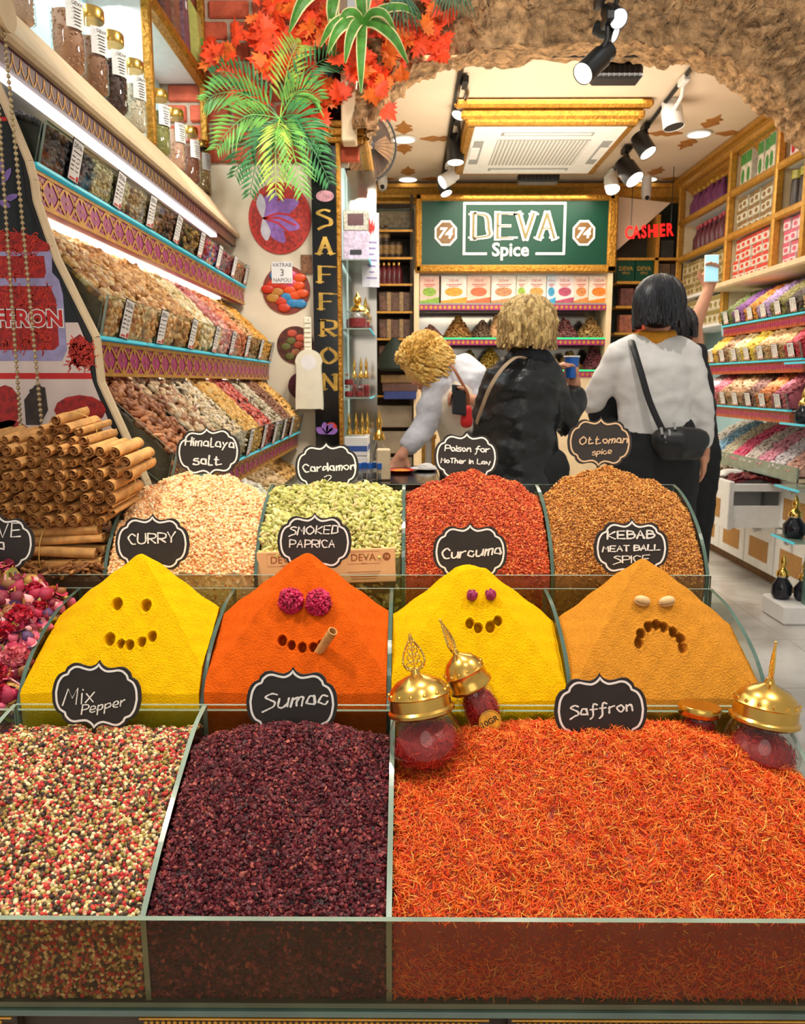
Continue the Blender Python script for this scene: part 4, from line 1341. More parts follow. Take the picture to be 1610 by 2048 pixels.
LT = [
 [('dried_blackberries', 'black dried berries', 'dried fruit', chunks, .011, [('2c2a30', 4), ('1c1a20', 3), ('44424c', 1)], (1, .9, .8)),
  ('pumpkin_seeds', 'beige seeds', 'seeds', ALM, .010, [('b8a878', 3), ('98885c', 2), ('d0c498', 2)], (1, 1, 1)),
  ('roasted_seeds', 'tan roasted seeds', 'seeds', ALM, .011, [('a48858', 3), ('7a6038', 2), ('c8b088', 1)], (1, 1, 1)),
  ('dried_mulberries', 'brown dried berries', 'dried fruit', chunks, .013, [('6a4430', 3), ('8c5c3a', 2), ('4a3020', 2)], (1, .8, .8)),
  ('mixed_fruit', 'golden brown dried fruit', 'dried fruit', chunks, .014, [('b0803a', 3), ('5e3c22', 2), ('8c6a2c', 1)], (1, .8, .7)),
  ('mixed_candy', 'red and blue candy', 'candy', RND, .014, [('b03038', 3), ('3a6a9c', 2), ('7a3a5c', 2), ('c8a060', 1)], (1, .8, .7)),
  ('dried_cranberries', 'dark red dried berries', 'dried fruit', chunks, .012, [('8c3030', 3), ('a8544a', 2), ('5c2428', 2)], (1, .8, .7)),
  ('dried_apricots', 'orange brown dried apricots', 'dried fruit', chunks, .015, [('b86a3a', 3), ('985030', 2)], (1, .8, .5))],
 [('hazelnuts', 'round shelled hazelnuts', 'nuts', RND, .0105, [('d8a860', 3), ('b87c40', 3), ('e8cc98', 2), ('945a2c', 1)], (1, .95, .95)),
  ('walnuts', 'light walnut halves', 'nuts', WAL, .015, [('d8a05c', 3), ('c08444', 2), ('ecc48c', 2)], (1, .85, .7)),
  ('walnut_pieces', 'tan walnut pieces', 'nuts', WAL, .014, [('cc9450', 3), ('e0b070', 2), ('a87034', 1)], (1, .85, .7)),
  ('macadamias', 'cream coloured nuts', 'nuts', RND, .012, [('e8d4a4', 3), ('d8b878', 2), ('f4e8c8', 1)], (1, .9, .9)),
  ('sugared_nuts', 'pink sugared nuts', 'nuts', WAL, .012, [('d88a84', 3), ('c0645c', 2), ('e8b8a4', 2)], (1, .85, .8)),
  ('coated_peanuts', 'orange pink coated peanuts', 'nuts', WAL, .011, [('d87848', 3), ('e0a078', 2), ('b85a34', 1)], (1, .85, .8)),
  ('mixed_nuts', 'mixed tan nuts', 'nuts', ALM, .012, [('c8985c', 3), ('a87444', 2), ('e0c090', 1)], (1, 1, 1)),
  ('corn_nuts', 'golden corn nuts', 'nuts', WAL, .011, [('e0a848', 3), ('cc8c34', 2)], (1, .85, .8))],
 [('almonds', 'roasted brown almonds', 'nuts', ALM, .0155, [('c07c48', 3), ('a8643a', 3), ('d49464', 1.4), ('8c4e2a', 1)], (1, 1, 1)),
  ('brazil_nuts', 'pale and brown mixed nuts', 'nuts', ALM, .016, [('e8d0a8', 3), ('b8845c', 2), ('d8b484', 2), ('a87050', 1)], (1, 1, 1.2)),
  ('cashews', 'cream cashew nuts', 'nuts', CSH, .013, [('ecd8b0', 3), ('e0c08c', 2), ('f4e6cc', 2)], (1, 1, 1)),
  ('salted_peanuts', 'golden salted peanuts', 'nuts', WAL, .010, [('e8b860', 3), ('d49c44', 2), ('f0d090', 1)], (1, .8, .8)),
  ('goji_mix', 'red and pink dried fruit', 'dried fruit', ALM, .012, [('d8604c', 3), ('e08c80', 2), ('c04438', 1)], (1, 1, 1)),
  ('pistachios', 'grey beige pistachios', 'nuts', ALM, .011, [('c8b898', 3), ('a89878', 2), ('dcd0b8', 2)], (1, 1, 1)),
  ('raisins', 'brown raisins', 'dried fruit', chunks, .010, [('8c5c40', 3), ('6c4430', 2)], (1, .8, .8)),
  ('banana_chips', 'yellow fruit chips', 'dried fruit', chunks, .013, [('e8b868', 3), ('d0984c', 2)], (1, .9, .4))]]
LVN = ['upper', 'middle', 'lower']
for li, (x, z) in enumerate(LV):
    for k in range(8):
        nm, lb, ct, pr, sz, cl, fl = LT[li][k]
        ya = NEAR + .02 + (FAR - NEAR - .04) * k / 8
        yb = NEAR + .02 + (FAR - NEAR - .04) * (k + 1) / 8
        n = int(.30 * .36 / (sz * sz * 1.3) * (1.0 if k < 4 else .7))
        tray_heap(nm + '_pile', 'pile of %s in the %s glass tray, %s from the poster' % (lb, LVN[li], ORD[k]), ct, x, z, ya, yb, 1, pr, sz, cl, n, flat=fl, nf=int(n * .3), seed=li * 10 + k, mats='nut' if k < 3 else 'grain', base='5a4430' if li else '2a241c',
                  dep=.26 if li else .2, rise=.22 if li else .045)
# low white tray under the lowest fascia
xb, zb = LV[2][0] + .03, LV[2][1] - .25
part(unit, 'low_tray', MB().add(box2((-1.2, NEAR + .3, zb - .03), (xb, FAR, zb))), 'white')
part(unit, 'low_tray_rim', MB().add(box2((xb - .01, NEAR + .3, zb), (xb, FAR, zb + .06))), 'clear_plastic')
for k, (lb, cl) in enumerate([('white sugared chickpeas', [('ece4d0', 3), ('dccfb0', 2)]), ('ivory coconut chips', [('f4eee0', 3), ('e4dcc8', 2)]), ('beige dried figs', [('d0b484', 3), ('b89864', 2)]), ('golden raisins', [('c89c54', 3), ('a87c3c', 2)])]):
    ya = 2.4 + k * .44
    tray_heap(('chickpeas', 'coconut_chips', 'figs', 'golden_raisins')[k] + '_pile', 'pile of %s in the low white tray, %s from the front' % (lb, ORD[k]), 'snacks', xb - .03, zb - .04, ya, ya + .43, 1, WAL, .012, cl, 420, flat=(1, .85, .8), nf=0, seed=60 + k, base='b8a080', dep=.3, rise=.14)

# ================================================================ things on the left shelf unit
def price_tag_mesh():
    mb = MB()
    mb.add(cbox((0, 0, 0), (.064, .098, .002), .0009), 1)
    mb.add(cbox((0, 0, .0006), (.059, .093, .002), .0009), 0)
    return mb
def tag_print():
    mb = MB()
    mb.add(type_mesh('DEVA', .017), 0, Matrix.Translation((-.004, .034, .002)))
    mb.add(type_mesh('spice', .007), 0, Matrix.Translation((.020, .032, .002)))
    rg = random.Random(3)
    mb.add(box((0, .02, .0019), (.046, .0022, .0003)))
    for k in range(4):
        y = .008 - k * .010
        mb.add(box((-.016, y, .0019), (.018, .0024, .0003)))
        mb.add(ribbon([(.0 + .004 * i, y + rg.uniform(-.003, .003)) for i in range(6)], .0018, .002))
    return mb
PT = thing('price_tag', '', 'price tag', (0, 0, -5), group='price tags on the left glass trays')
part(PT, 'card', price_tag_mesh(), ['label_paper', 'ink'], False, False)
part(PT, 'print', tag_print(), 'ink', False, False)
part(PT, 'red_stamp', MB().add(box((-.008, -.041, .002), (.03, .004, .0004))).add(disc(.007, 12, .002, (.02, -.038))), 'red', False, False)
TAGPX = [[(150, 310), (238, 372), (302, 412), (355, 450), (402, 482), (438, 505), (468, 528), (492, 545)],
         [(253, 634), (324, 650), (385, 662), (432, 677), (465, 685), (495, 692), (522, 700), (543, 703)],
         [(500, 886), (528, 877), (550, 868), (568, 861), (583, 854)]]
first = True
for li in range(3):
    x, z = LV[li]
    for k, (px, py) in enumerate(TAGPX[li]):
        p = atx(px, py, x + .024)
        p = Vector((x + .0245, min(p.y, FAR - .05), z + .052))
        t = PT if first else dup(PT)
        first = False
        t.location = p
        t.rotation_euler = (R(90 - 13.5), R(0), R(90))
        t.rotation_euler = (Matrix.Rotation(R(90), 3, 'Z') @ Matrix.Rotation(R(90 + 13.5), 3, 'X') @ Matrix.Rotation(R(random.uniform(-5, 5)), 3, 'Z')).to_euler()
        t['label'] = 'white price tag on the %s glass tray, %s from the poster' % (LVN[li], ORD[k])

# ---- big storage jars on the wooden ledge
def ledge_jar(label, y, x, cont, cols, size, s=1., fill=.74):
    t = thing('storage_jar', label, 'jar', (x, y, zl + .166), group='storage jars on the wooden ledge')
    w, h = .046 * s, .215 * s
    prof = [(w * .8, 0), (w * .98, .006), (w, .02), (w, h * .42), (w * .93, h * .45), (w * .93, h * .48), (w, h * .52), (w, h * .86), (w * .86, h * .95), (w * .82, h)]
    part(t, 'glass_body', MB().add(lathe(prof, 24, cap=False)), 'jar_glass', 'all', False)
    part(t, 'lid', MB().add(lathe([(w * .9, h * .985), (w * .93, h), (w * .93, h + .026 * s), (w * .88, h + .031 * s), (.001, h + .032 * s)], 26)), 'gold', True, False)
    n = 260
    a = RNG.uniform(0, 2 * PI, n); zz = RNG.uniform(.008, h * fill, n)
    nr = np.stack([np.cos(a), np.sin(a), 0 * a], -1)
    pos = nr * (w * .86) + np.stack([0 * a, 0 * a, zz], -1)
    bv, bf = lathe([(w * .85, .006), (w * .85, h * fill)], 16)
    bt = tri((bv, bf))
    me = heap_mesh('contents', [lump(77, .2)], pos, nr, size, cols, 'flat', .2, (1, .8, .6), (np.array(bt[0]), np.array(bt[1]), cols[0][0]), 'grain')
    link('contents', me, t)
    M = Matrix.Rotation(R(62), 4, 'Z')
    m1, m2 = MB(), MB()
    for k in range(5):
        a0, a1 = R(-42 + k * 16.8), R(-42 + (k + 1) * 16.8)
        r = w + .0008
        m1.add(quad((r * math.sin(a0), -r * math.cos(a0), h * .50), (r * math.sin(a1), -r * math.cos(a1), h * .50), (r * math.sin(a1), -r * math.cos(a1), h * .86), (r * math.sin(a0), -r * math.cos(a0), h * .86)), 0, M)
    part(t, 'paper_label', m1, 'label_paper', False, False)
    Ml = M @ frame_yz((0, -w - .002, h * .68), (1, 0, 0), (0, 0, 1))
    m2.add(type_mesh('DEVA', .016), 0, Ml @ Matrix.Translation((0, .028, 0)))
    for k in range(6):
        m2.add(box((-.002, .014 - k * .009, 0), (.030 - .004 * (k % 3), .0024, .0003)), 0, Ml)
    part(t, 'label_print', m2, 'ink', False, False)
    return t
JARS = [(35, 0.2, 'd8b8a0', 1.36), (135, 0, 'b07c58', 1.3), (182, .0, '9a6a48', 1.25), (222, 0, '4a2c1c', 1.22), (264, 0, 'e0d2b8', 1.16), (314, 0, '8c8a48', 1.0), (347, 0, 'c49a80', 1.0), (378, 0, '7c4a30', 1.0), (407, 0, 'b89c70', 1.0), (434, 0, 'a8844c', .98)]
JN = ['pale pink powder', 'light brown powder', 'brown powder', 'dark coffee beans', 'white crystals', 'olive green leaves', 'pinkish grains', 'dark brown nuts', 'beige seeds', 'golden flakes']
for k, (px, _, c, s) in enumerate(JARS):
    xj = -1.02; s = 1.0 if k > 3 else 1.04
    y = min(atx(px, (60, 70, 75, 100, 150, 190, 230, 275, 300, 318)[k], xj).y, FAR - .06)
    ledge_jar('gold lidded glass jar of %s on the ledge, %s from the front' % (JN[k], ORD[k]), y, xj, c, [(c, 3), (c, 1)], .0045 if k != 3 else .008, s)
# packets on the upper shelf and cellophane rolls
for k, (px, cl, w, h, nm) in enumerate([(318, '6a4a44', .09, .40, 'patterned dark cellophane bag'), (337, '86604e', .09, .42, 'patterned brown cellophane bag'), (356, '7a5a66', .09, .40, 'patterned purple cellophane bag'), (386, 'c8c46a', .09, .30, 'pale green packet'), (402, 'f0ece0', .04, .28, 'white carton'), (412, 'f0c020', .05, .24, 'yellow packet')]):
    y = min(atx(px, 90, -1.03).y, FAR - .05)
    t = thing('food_packet', '%s standing on the high shelf of the left unit' % nm, 'packet', (-1.03, y, 2.6755), group='packets on the high left shelf')
    mb = MB()
    v = []
    for z, q in ((0, 1), (.02, 1.), (h * .5, .9), (h * .85, .7), (h, .12)):
        v += [(-w / 2 * q - .01, -w / 2 * (1 if z < h else 1.05), z), (w / 2 * q, -w / 2 * (1 if z < h else 1.05), z), (w / 2 * q, w / 2, z), (-w / 2 * q - .01, w / 2, z)]
    f = [(0, 3, 2, 1), (16, 17, 18, 19)] + [(4 * i + j, 4 * i + (j + 1) % 4, 4 * i + 4 + (j + 1) % 4, 4 * i + 4 + j) for i in range(4) for j in range(4)]
    part(t, 'bag', MB().add((v, f)), mat('packet_' + cl, cl, .3, var=.45 if k < 3 else .1, vs=60), False, False)
    part(t, 'sticker', MB().add(box((w / 2 * .93 + .002, 0, h * .45), (.002, .02, .03))), mat('green_dot', '38c040', .5) if k > 2 else 'label_paper', False, False)

# ---- saffron poster on the end panel
PY = 1.829
def pl(pts, d=0.):
    return [at(a, b, PY - d) for a, b in pts]
def flat(mb, pts, d, m=0):
    mb.add((pl(pts, d), [tuple(range(len(pts)))]), m)
po = thing('saffron_poster', 'tall dark saffron poster with a red filled jar on the shelf end panel', 'poster', at(60, 700, PY))
mb = MB(); flat(mb, [(-120, 236), (12, 236), (44, 330), (52, 400), (176, 690), (186, 770), (262, 950), (-120, 950)], 0)
part(po, 'sheet', mb, mat('poster_dark', '10181c', .3))
mb = MB(); flat(mb, [(-120, 645), (156, 645), (174, 690), (182, 752), (-120, 752)], .0004); flat(mb, [(-120, 758), (184, 758), (188, 770), (262, 950), (-120, 950)], .0004)
part(po, 'pale_table', mb, mat('poster_pale', 'e8d4cc', .5, var=.1, vs=12))
for q in ([(-120, 746), (182, 746), (184, 758), (-120, 758)], [(-120, 234), (12, 234), (14, 242), (-120, 242)]):
    mb = MB(); flat(mb, q, .0008)
    part(po, 'red_line', mb, 'red')
mb = MB(); flat(mb, [(-60, 500), (98, 500), (104, 512), (104, 545), (118, 560), (126, 590), (134, 700), (124, 722), (-60, 722)], .0008)
part(po, 'jar_picture', mb, mat('jar_lilac', 'a49cc8', .4, var=.2, vs=30))
mb = MB(); flat(mb, [(-60, 512), (88, 512), (92, 545), (88, 556), (-60, 556)], .0012); flat(mb, [(-60, 572), (100, 572), (112, 600), (118, 690), (108, 700), (-60, 700)], .0012)
flat(mb, [(-60, 470), (-20, 462), (30, 464), (70, 472), (104, 492), (96, 503), (-60, 503)], .0012)
flat(mb, [(136, 706), (142, 680), (160, 668), (176, 684), (190, 712), (186, 730), (150, 732)], .0012)
for cx, cy_, rx, ry in ((10, 815, 30, 45), (160, 820, 52, 30), (20, 870, 40, 30)):
    flat(mb, [(cx + rx * math.cos(k * .52), cy_ + ry * math.sin(k * .52)) for k in range(12)], .0012)
part(po, 'red_saffron', mb, mat('poster_red', 'a81c18', .5, var=.5, vs=70))
rg = random.Random(8)
TB = [MB(), MB(), MB()]
for k in range(300):
    ki = rg.choice((0, 0, 1, 2))
    mb = TB[ki]
    a = ([(rg.uniform(-30, 100), rg.uniform(572, 700)), (rg.uniform(-30, 80), rg.uniform(466, 556)), (rg.uniform(140, 184), rg.uniform(684, 734))])[ki]
    th = rg.uniform(0, 6.3); L = rg.uniform(6, 16)
    q = [(a[0] + L * t * math.cos(th + t * .9), a[1] + L * t * math.sin(th + t * .9)) for t in (-1, -.3, .3, 1)]
    P = pl(q, .0016)
    Ml = frame_yz((0, PY - .0016, 0), (1, 0, 0), (0, 0, 1))
    mb.add(ribbon([(p.x, p.z) for p in P], .0022), 0, Ml)
for mb in TB:
    part(po, 'threads', mb, mat('poster_thread', 'dc3a24', .5, var=.3, vs=90))
mb = MB(); flat(mb, [(48, 800), (70, 770), (90, 775), (96, 820), (80, 850), (52, 850)], .0012); flat(mb, [(58, 780), (80, 768), (88, 800), (66, 805)], .0016)
part(po, 'spice_bowl', mb, mat('poster_brown', '3a2a24', .5, var=.5, vs=50))
mb = MB()
for (cx, cy_, a, L) in ((2, 370, 60, 40), (8, 400, 20, 30), (6, 350, 100, 36), (-4, 400, -30, 30)):
    q = [(0, 0), (L * .4, 7), (L * .8, 5), (L, 0), (L * .8, -5), (L * .4, -7)]
    flat(mb, [(cx + x * math.cos(R(a)) - y * math.sin(R(a)), cy_ - x * math.sin(R(a)) - y * math.cos(R(a))) for x, y in q], .0016)
part(po, 'crocus', mb, mat('crocus', '8a6cb8', .5, var=.3, vs=40))
c = at(34, 637, PY)
Ml = frame_yz((c.x, PY - .002, c.z), (1, 0, 0), (0, 0, 1))
w_ = at(104, 637, PY).x - at(-38, 637, PY).x
v, f = type_mesh('SAFFRON', .0492, 0, .09)
part(po, 'lettering_edge', MB().add((v, f), 0, Ml), 'white')
v, f = type_mesh('SAFFRON', .0492, 0, .035)
part(po, 'lettering', MB().add((v + np.array([0, 0, .0006]), f), 0, Ml), 'red')
# ball chain of the blind, hanging in front
for (ax_, ay, bx, by, lab) in ((5, 30, 84, 852, 'right strand of the brass ball chain hanging before the poster'), (-14, 60, 42, 860, 'left strand of the brass ball chain hanging before the poster')):
    a, b = at(ax_, ay, 1.80), at(bx, by, 1.80)
    L = (b - a).length
    mb = MB()
    n = int(L / .0118)
    for i in range(n):
        p = a.lerp(b, i / n)
        mb.add(ball((p.x, p.y, p.z), .0048, 8, 6))
    mb.add(tube([a, b], .0012, 5))
    solo('ball_chain', mb, mat('brass_ball', 'c8b48c', .3, .7), lab, 'chain', smooth='all', loc=a)
mb = MB().add(tube([at(-60, 18, 1.8), at(9, 24, 1.8)], .032, 20)); mb.add(tube([at(9, 24, 1.8), at(16, 24, 1.8)], .038, 20))
solo('roller_blind', mb, 'wood_cream', 'cream roller blind end at the upper left corner', 'blind', smooth=True)

# ================================================================ wall stickers, scoop, notes
WY = YW - .002
def onwall(pts, d):
    return [at(a, b, WY - d) for a, b in pts]
def circle_sticker(label, cx, cy_, rx, ry, base, rim=None):
    t = thing('wall_sticker', label, 'sticker', at(cx, cy_, WY), group='round picture stickers')
    c = at(cx, cy_, WY)
    r = rx / FPX * YW * 1.0
    M = FRONT(c)
    part(t, 'disc', MB().add(prism([(p[0], p[1]) for p in disc(r, 40, 0, sy=ry / rx)[0]], 0, .004, 2), 0, M), base)
    if rim:
        part(t, 'rim', MB().add(ribbon([(r * .95 * math.cos(k * PI / 20), r * .95 * ry / rx * math.sin(k * PI / 20)) for k in range(40)], r * .05, .0045, True), 0, M), rim)
    return t, M, r
mat('sticker_red', 'b82c20', .45, var=.5, vs=60)
t, M, r = circle_sticker('large round sticker of a purple crocus on red saffron', 560, 437, 60, 66, 'sticker_red', 'red_print')
def petal_shape(mb, o, a, L, w, z):
    q = [(0, 0), (L * .25, w * .6), (L * .6, w), (L * .9, w * .5), (L, 0), (L * .85, -w * .5), (L * .55, -w * .8), (L * .2, -w * .4)]
    q = [(p.x, p.y) for p in crom(q, 3, True)]
    ca, sa = math.cos(R(a)), math.sin(R(a))
    mb.add(([(o[0] + x * ca - y * sa, o[1] + x * sa + y * ca, z) for x, y in q], [tuple(range(len(q)))]), 0, M)
o = (-.085, .0)
for nm, lst, m in (('crocus_petal', ((62, .15, .04, .005), (24, .20, .044, .0055), (-14, .19, .044, .006), (-48, .16, .038, .0055)), mat('petal_purple', '9a6cc0', .5, var=.25, vs=40)), ('pale_petal', ((95, .12, .026, .0062), (-82, .11, .028, .0062)), mat('petal_pale', 'd8d4e0', .5))):
    for a, L, w, z in lst:
        mb = MB(); petal_shape(mb, o, a, L, w, z)
        part(t, nm, mb, m)
mb = MB()
for a in (12, -4, -22):
    mb.add(ribbon([(o[0], o[1]), (o[0] + .08 * math.cos(R(a)), o[1] + .08 * math.sin(R(a)) + .008), (o[0] + .17 * math.cos(R(a - 8)), o[1] + .17 * math.sin(R(a - 8)))], .009, .0068), 0, M)
part(t, 'stigma', mb, 'red')
t, M, r = circle_sticker('round sticker of colourful sugar almonds', 573, 580, 46, 46, mat('sticker_base', '8a3a2c', .5))
rg = random.Random(4)
CC = ['e8541c', 'd83a20', '3a8cc0', 'e0507c', 'c88a3c', 'e8541c', '3a8cc0', 'd8442c']
for k in range(20):
    a, q = k * 2.4, r * .84 * math.sqrt((k + .5) / 20)
    mb = MB().add(ball((q * math.cos(a), q * math.sin(a), .004), (r * .29, r * .19, .006), 12, 7), 0, M @ Matrix.Translation((0, 0, .0002 * k)))
    part(t, 'candy_print', mb, mat('candy_' + CC[k % 8], CC[k % 8], .3), 'all')
t, M, r = circle_sticker('round sticker of dried fruit behind the white scoop', 591, 690, 36, 36, mat('sticker_fruit', '5a2c20', .5, var=.6, vs=50))
for k in range(9):
    a, q = k * 2.4, r * .75 * math.sqrt((k + .5) / 9)
    part(t, 'fruit_print', MB().add(ball((q * math.cos(a), q * math.sin(a), .004), (r * .28, r * .2, .003), 10, 6), 0, M), mat('fruitp_%d' % (k % 3), ['c8543c', '6a6a34', 'b87850'][k % 3], .5), 'all')
t, M, r = circle_sticker('small round sticker of red fruit low on the cream wall', 604, 772, 27, 27, mat('sticker_berry', '5a2030', .5, var=.6, vs=50))
def note(nm, label, cx, cy_, w, h, m, txt=()):
    c = at(cx, cy_, WY - .013)
    t = thing(nm, label, 'note', c)
    M = FRONT(c)
    k = YW / FPX
    part(t, 'paper', MB().add(box((0, 0, 0), (w * k, h * k, .0016)), 0, M), m)
    if txt:
        mb = MB()
        for s, y, sz in txt:
            mb.add(type_mesh(s, sz * k), 0, M @ Matrix.Translation((0, y * k, .0012)))
        part(t, 'print', mb, 'ink')
note('paper_note', 'small square white note with black print', 564, 545, 40, 40, 'white', (('VATRAB', 14, 10), ('3', 0, 18), ('NAPOLI', -14, 10)))
note('photo_card', 'small brown photo card beside the black pillar', 613, 528, 22, 34, mat('photo_brown', '8a5a34', .4, var=.5, vs=60))
sc = thing('plastic_scoop', 'translucent ivory plastic scoop hanging by the black pillar', 'scoop', at(618, 760, 4.08))
c = at(619, 760, 4.08); k = 4.08 / FPX
M = FRONT(c)
out = [(-27, -52), (-24, 20), (-26, 36), (-20, 50), (-8, 58), (8, 58), (20, 50), (26, 36), (24, 20), (27, -52), (20, -56), (-20, -56)]
v, f = prism([(p.x * k, p.y * k) for p in crom(out, 4, True)], -.02, .03, 2)
part(sc, 'bowl', MB().add((v, f), 0, M), 'ivory_plastic', True)
part(sc, 'collar', MB().add(([(x, y + 34 * k, .0305) for x, y, z in disc(15 * k, 24)[0]], [tuple(range(24))]), 0, M), 'white')
mb = MB().add(cbox((-2 * k, 88 * k, .0), (15 * k, 66 * k, .012), .004), 0, M)
for j in range(6):
    mb.add(cbox((-2 * k, (66 + j * 9) * k, .008), (13 * k, 3 * k, .006), .001), 0, M)
part(sc, 'handle', mb, 'ivory_plastic')
part(sc, 'hook', MB().add(tube([at(617, 640, 4.08) + Vector((0, -.01, 0)), at(617, 640, WY)], .003, 6)), 'steel')

# ================================================================ black and gold pillar cabinet
cabx0, cabx1 = at(627, 600, 4.13).x, at(683, 600, 4.13).x
cz1 = at(700, 288, 4.13).z
pc = thing('pillar_cabinet', 'narrow gold framed cabinet with a black lettered front', 'cabinet', (cabx1, 4.2, 0))
part(pc, 'black_board', MB().add(box2((cabx0, 4.12, .05), (cabx1 - .02, 4.2, cz1 - .01))), 'black_gloss')
part(pc, 'gold_post', MB().add(cbox((cabx1 - .009, 4.15, cz1 / 2), (.02, .09, cz1), .004)), 'gold_relief')
part(pc, 'back_mirror', MB().add(box2((cabx1, 4.62, .4), (cabx1 + .16, 4.64, cz1))), 'mirror')
part(pc, 'side_board', MB().add(box2((cabx1 - .03, 4.2, .05), (cabx1 - .012, 5.3, cz1))), 'light_blue')
part(pc, 'lower_box', MB().add(box2((cabx1 - .01, 4.16, .05), (cabx1 + .15, 5.3, .60))), 'wood_cream')
xe = cabx1 + .14
xg = at(727, 300, 4.13).x
mb = MB()
for (z, o_, h) in ((cz1, 0., .03), (cz1 + .03, .012, .035), (cz1 + .065, .026, .03)):
    mb.add(cbox(((cabx0 + .02 + xg + o_) / 2, 4.13 - o_ / 2, z + h / 2), (xg + o_ - cabx0 - .02, .06 + o_, h), .006))
part(pc, 'cornice', mb, 'gold_relief')
mb = MB().add(cbox((xg - .005, 4.75, cz1 + .045), (.05, 1.25, .09), .012))
part(pc, 'side_cornice', mb, 'gold_relief')
part(pc, 'top_block', MB().add(cbox((at(697, 205, 4.03).x, 4.08, (at(697, 140, 4.03).z + at(697, 282, 4.03).z) / 2), (.072, .1, at(697, 140, 4.03).z - at(697, 282, 4.03).z), .006)), 'wood_cream')
part(pc, 'top_back', MB().add(box2((cabx0 + .03, 4.18, cz1 + .09), (xg - .06, 4.2, cz1 + .45))), 'black_gloss')
def serif(ch, h, w, th=.2, feet=True):
    mb = MB()
    for st in HAND[ch].split('|'):
        cv = st[0] == '~'; st = st.lstrip('~')
        P = [(int(st[i]) / 10, (int(st[i + 1], 16) - 4) / 10) for i in range(0, len(st) - 1, 2)]
        mx = .6
        if cv:
            P = [(p.x, p.y) for p in crom(P, 6)]
        if cv:
            mb.add(ribbon(P, th, 0, w2=[th * (.45 + .55 * abs(P[min(i + 1, len(P) - 1)][1] - P[max(i - 1, 0)][1]) / (1e-6 + (Vector(P[min(i + 1, len(P) - 1)]) - Vector(P[max(i - 1, 0)])).length)) for i in range(len(P))]))
        for i in range(len(P) - 1 if not cv else 0):
            a, b = Vector(P[i]), Vector(P[i + 1])
            d = b - a
            if d.length < 1e-6: continue
            up = abs(d.y) / d.length
            ww = th * (.42 + .58 * up)
            q = d.normalized() * ww * .3
            mb.add(ribbon([(a - q), (b + q)], ww, .0004 * i + .0002 * mb.n / 4))
        if feet and (not cv or ch in 'R'):
            for p in (P[0], P[-1]):
                if abs(p[1]) < .03 or abs(p[1] - 1) < .03:
                    y = .035 if p[1] < .5 else .965
                    mb.add(([(p[0] - .2, y - .035, .0003), (p[0] + .2, y - .035, .0003), (p[0] + .2, y + .035, .0003), (p[0] - .2, y + .035, .0003)], [(0, 1, 2, 3)]))
    v = np.concatenate(mb.v)
    v[:, 0] = (v[:, 0] - .3) / .7 * w
    v[:, 1] = (v[:, 1] - .5) * h
    return v, mb.f
mat('gold_letter', 'c8a04c', .3, .7, var=.3, vs=30)
for ch, px, py in (('S', 648, 436), ('A', 650, 492), ('F', 652, 549), ('F', 654, 603), ('R', 657, 656), ('O', 657, 711), ('N', 659, 764)):
    k = 4.118 / FPX
    v, f = serif(ch, 30 * k, 28 * k)
    part(pc, 'letter', MB().add((v, f), 0, FRONT(at(px, py, 4.118))), 'gold_letter')
mb = MB()
c = at(655, 856, 4.118); M = FRONT(c)
for a in (150, 100, 60, 20):
    petal_shape(mb, (-.005, -.03), a, .062, .02, .0008)
part(pc, 'crocus_print', mb, MATS['petal_purple'])
mb = MB().add(([(x, y, .0005) for x, y, z in disc(.03, 20, 0, (0.02, .0))[0]], [tuple(range(20))]), 0, M)
part(pc, 'saffron_print', mb, 'red_print')
part(pc, 'bowl_print', MB().add(([(x, y, .0005) for x, y, z in disc(.045, 20, 0, (0, 0), .6)[0]], [tuple(range(20))]), 0, FRONT(at(650, 392, 4.118))), mat('bowl_print', 'c48a94', .5, var=.4, vs=50))
SHZ = [at(700, y, 4.16).z for y in (520, 657, 795)]
for z in SHZ:
    part(pc, 'glass_shelf', MB().add(box2((cabx1, 4.13, z - .006), (xe, 4.62, z))), ['glass_edge'])
    part(pc, 'lit_edge', MB().add(box2((xe, 4.13, z - .007), (xe + .006, 4.62, z + .001))), 'lit_edge')
# things on its shelves
def gold_top(root, z, h, r):
    mb = MB().add(lathe([(r, 0), (r * 1.05, h * .05), (r * .9, h * .2), (r * .5, h * .3), (r * .35, h * .38), (r * .5, h * .46), (r * .55, h * .6), (r * .3, h * .8), (.001, h)], 14, (0, 0, z)))
    return part(root, 'gold_top', mb, 'gold_bright', True, False)
def small_jar(label, p, r, h, group, top='lid'):
    t = thing('saffron_jar', label, 'jar', p, group=group)
    part(t, 'glass_body', MB().add(lathe([(r * .8, 0), (r, h * .1), (r, h * .75), (r * .8, h * .92), (r * .75, h)], 18)), 'jar_glass', 'all', False)
    part(t, 'saffron', MB().add(lathe([(r * .7, .002), (r * .9, h * .1), (r * .9, h * .6), (.001, h * .66)], 14)), mat('saffron_fill', '8a1620', .7, var=.4, vs=160, bump=.8, bs=200), True, False)
    if top == 'lid':
        part(t, 'lid', MB().add(lathe([(r * .86, h), (r * .86, h + r * .35), (.001, h + r * .38)], 18)), 'steel', True, False)
    else:
        gold_top(t, h, h * 1.1, r * .8)
    return t
z = SHZ[1] + .0005
small_jar('large saffron jar with tall gold top on the middle glass shelf', (cabx1 + .075, 4.22, z), .05, .09, 'jars on the cabinet shelves', 'gold')
small_jar('slim saffron jar behind the large one on the middle glass shelf', (cabx1 + .025, 4.36, z), .02, .1, 'jars on the cabinet shelves')
small_jar('saffron jar at the open end of the middle glass shelf', (cabx1 + .105, 4.45, z), .024, .09, 'jars on the cabinet shelves', 'gold')
z = SHZ[2] + .0005
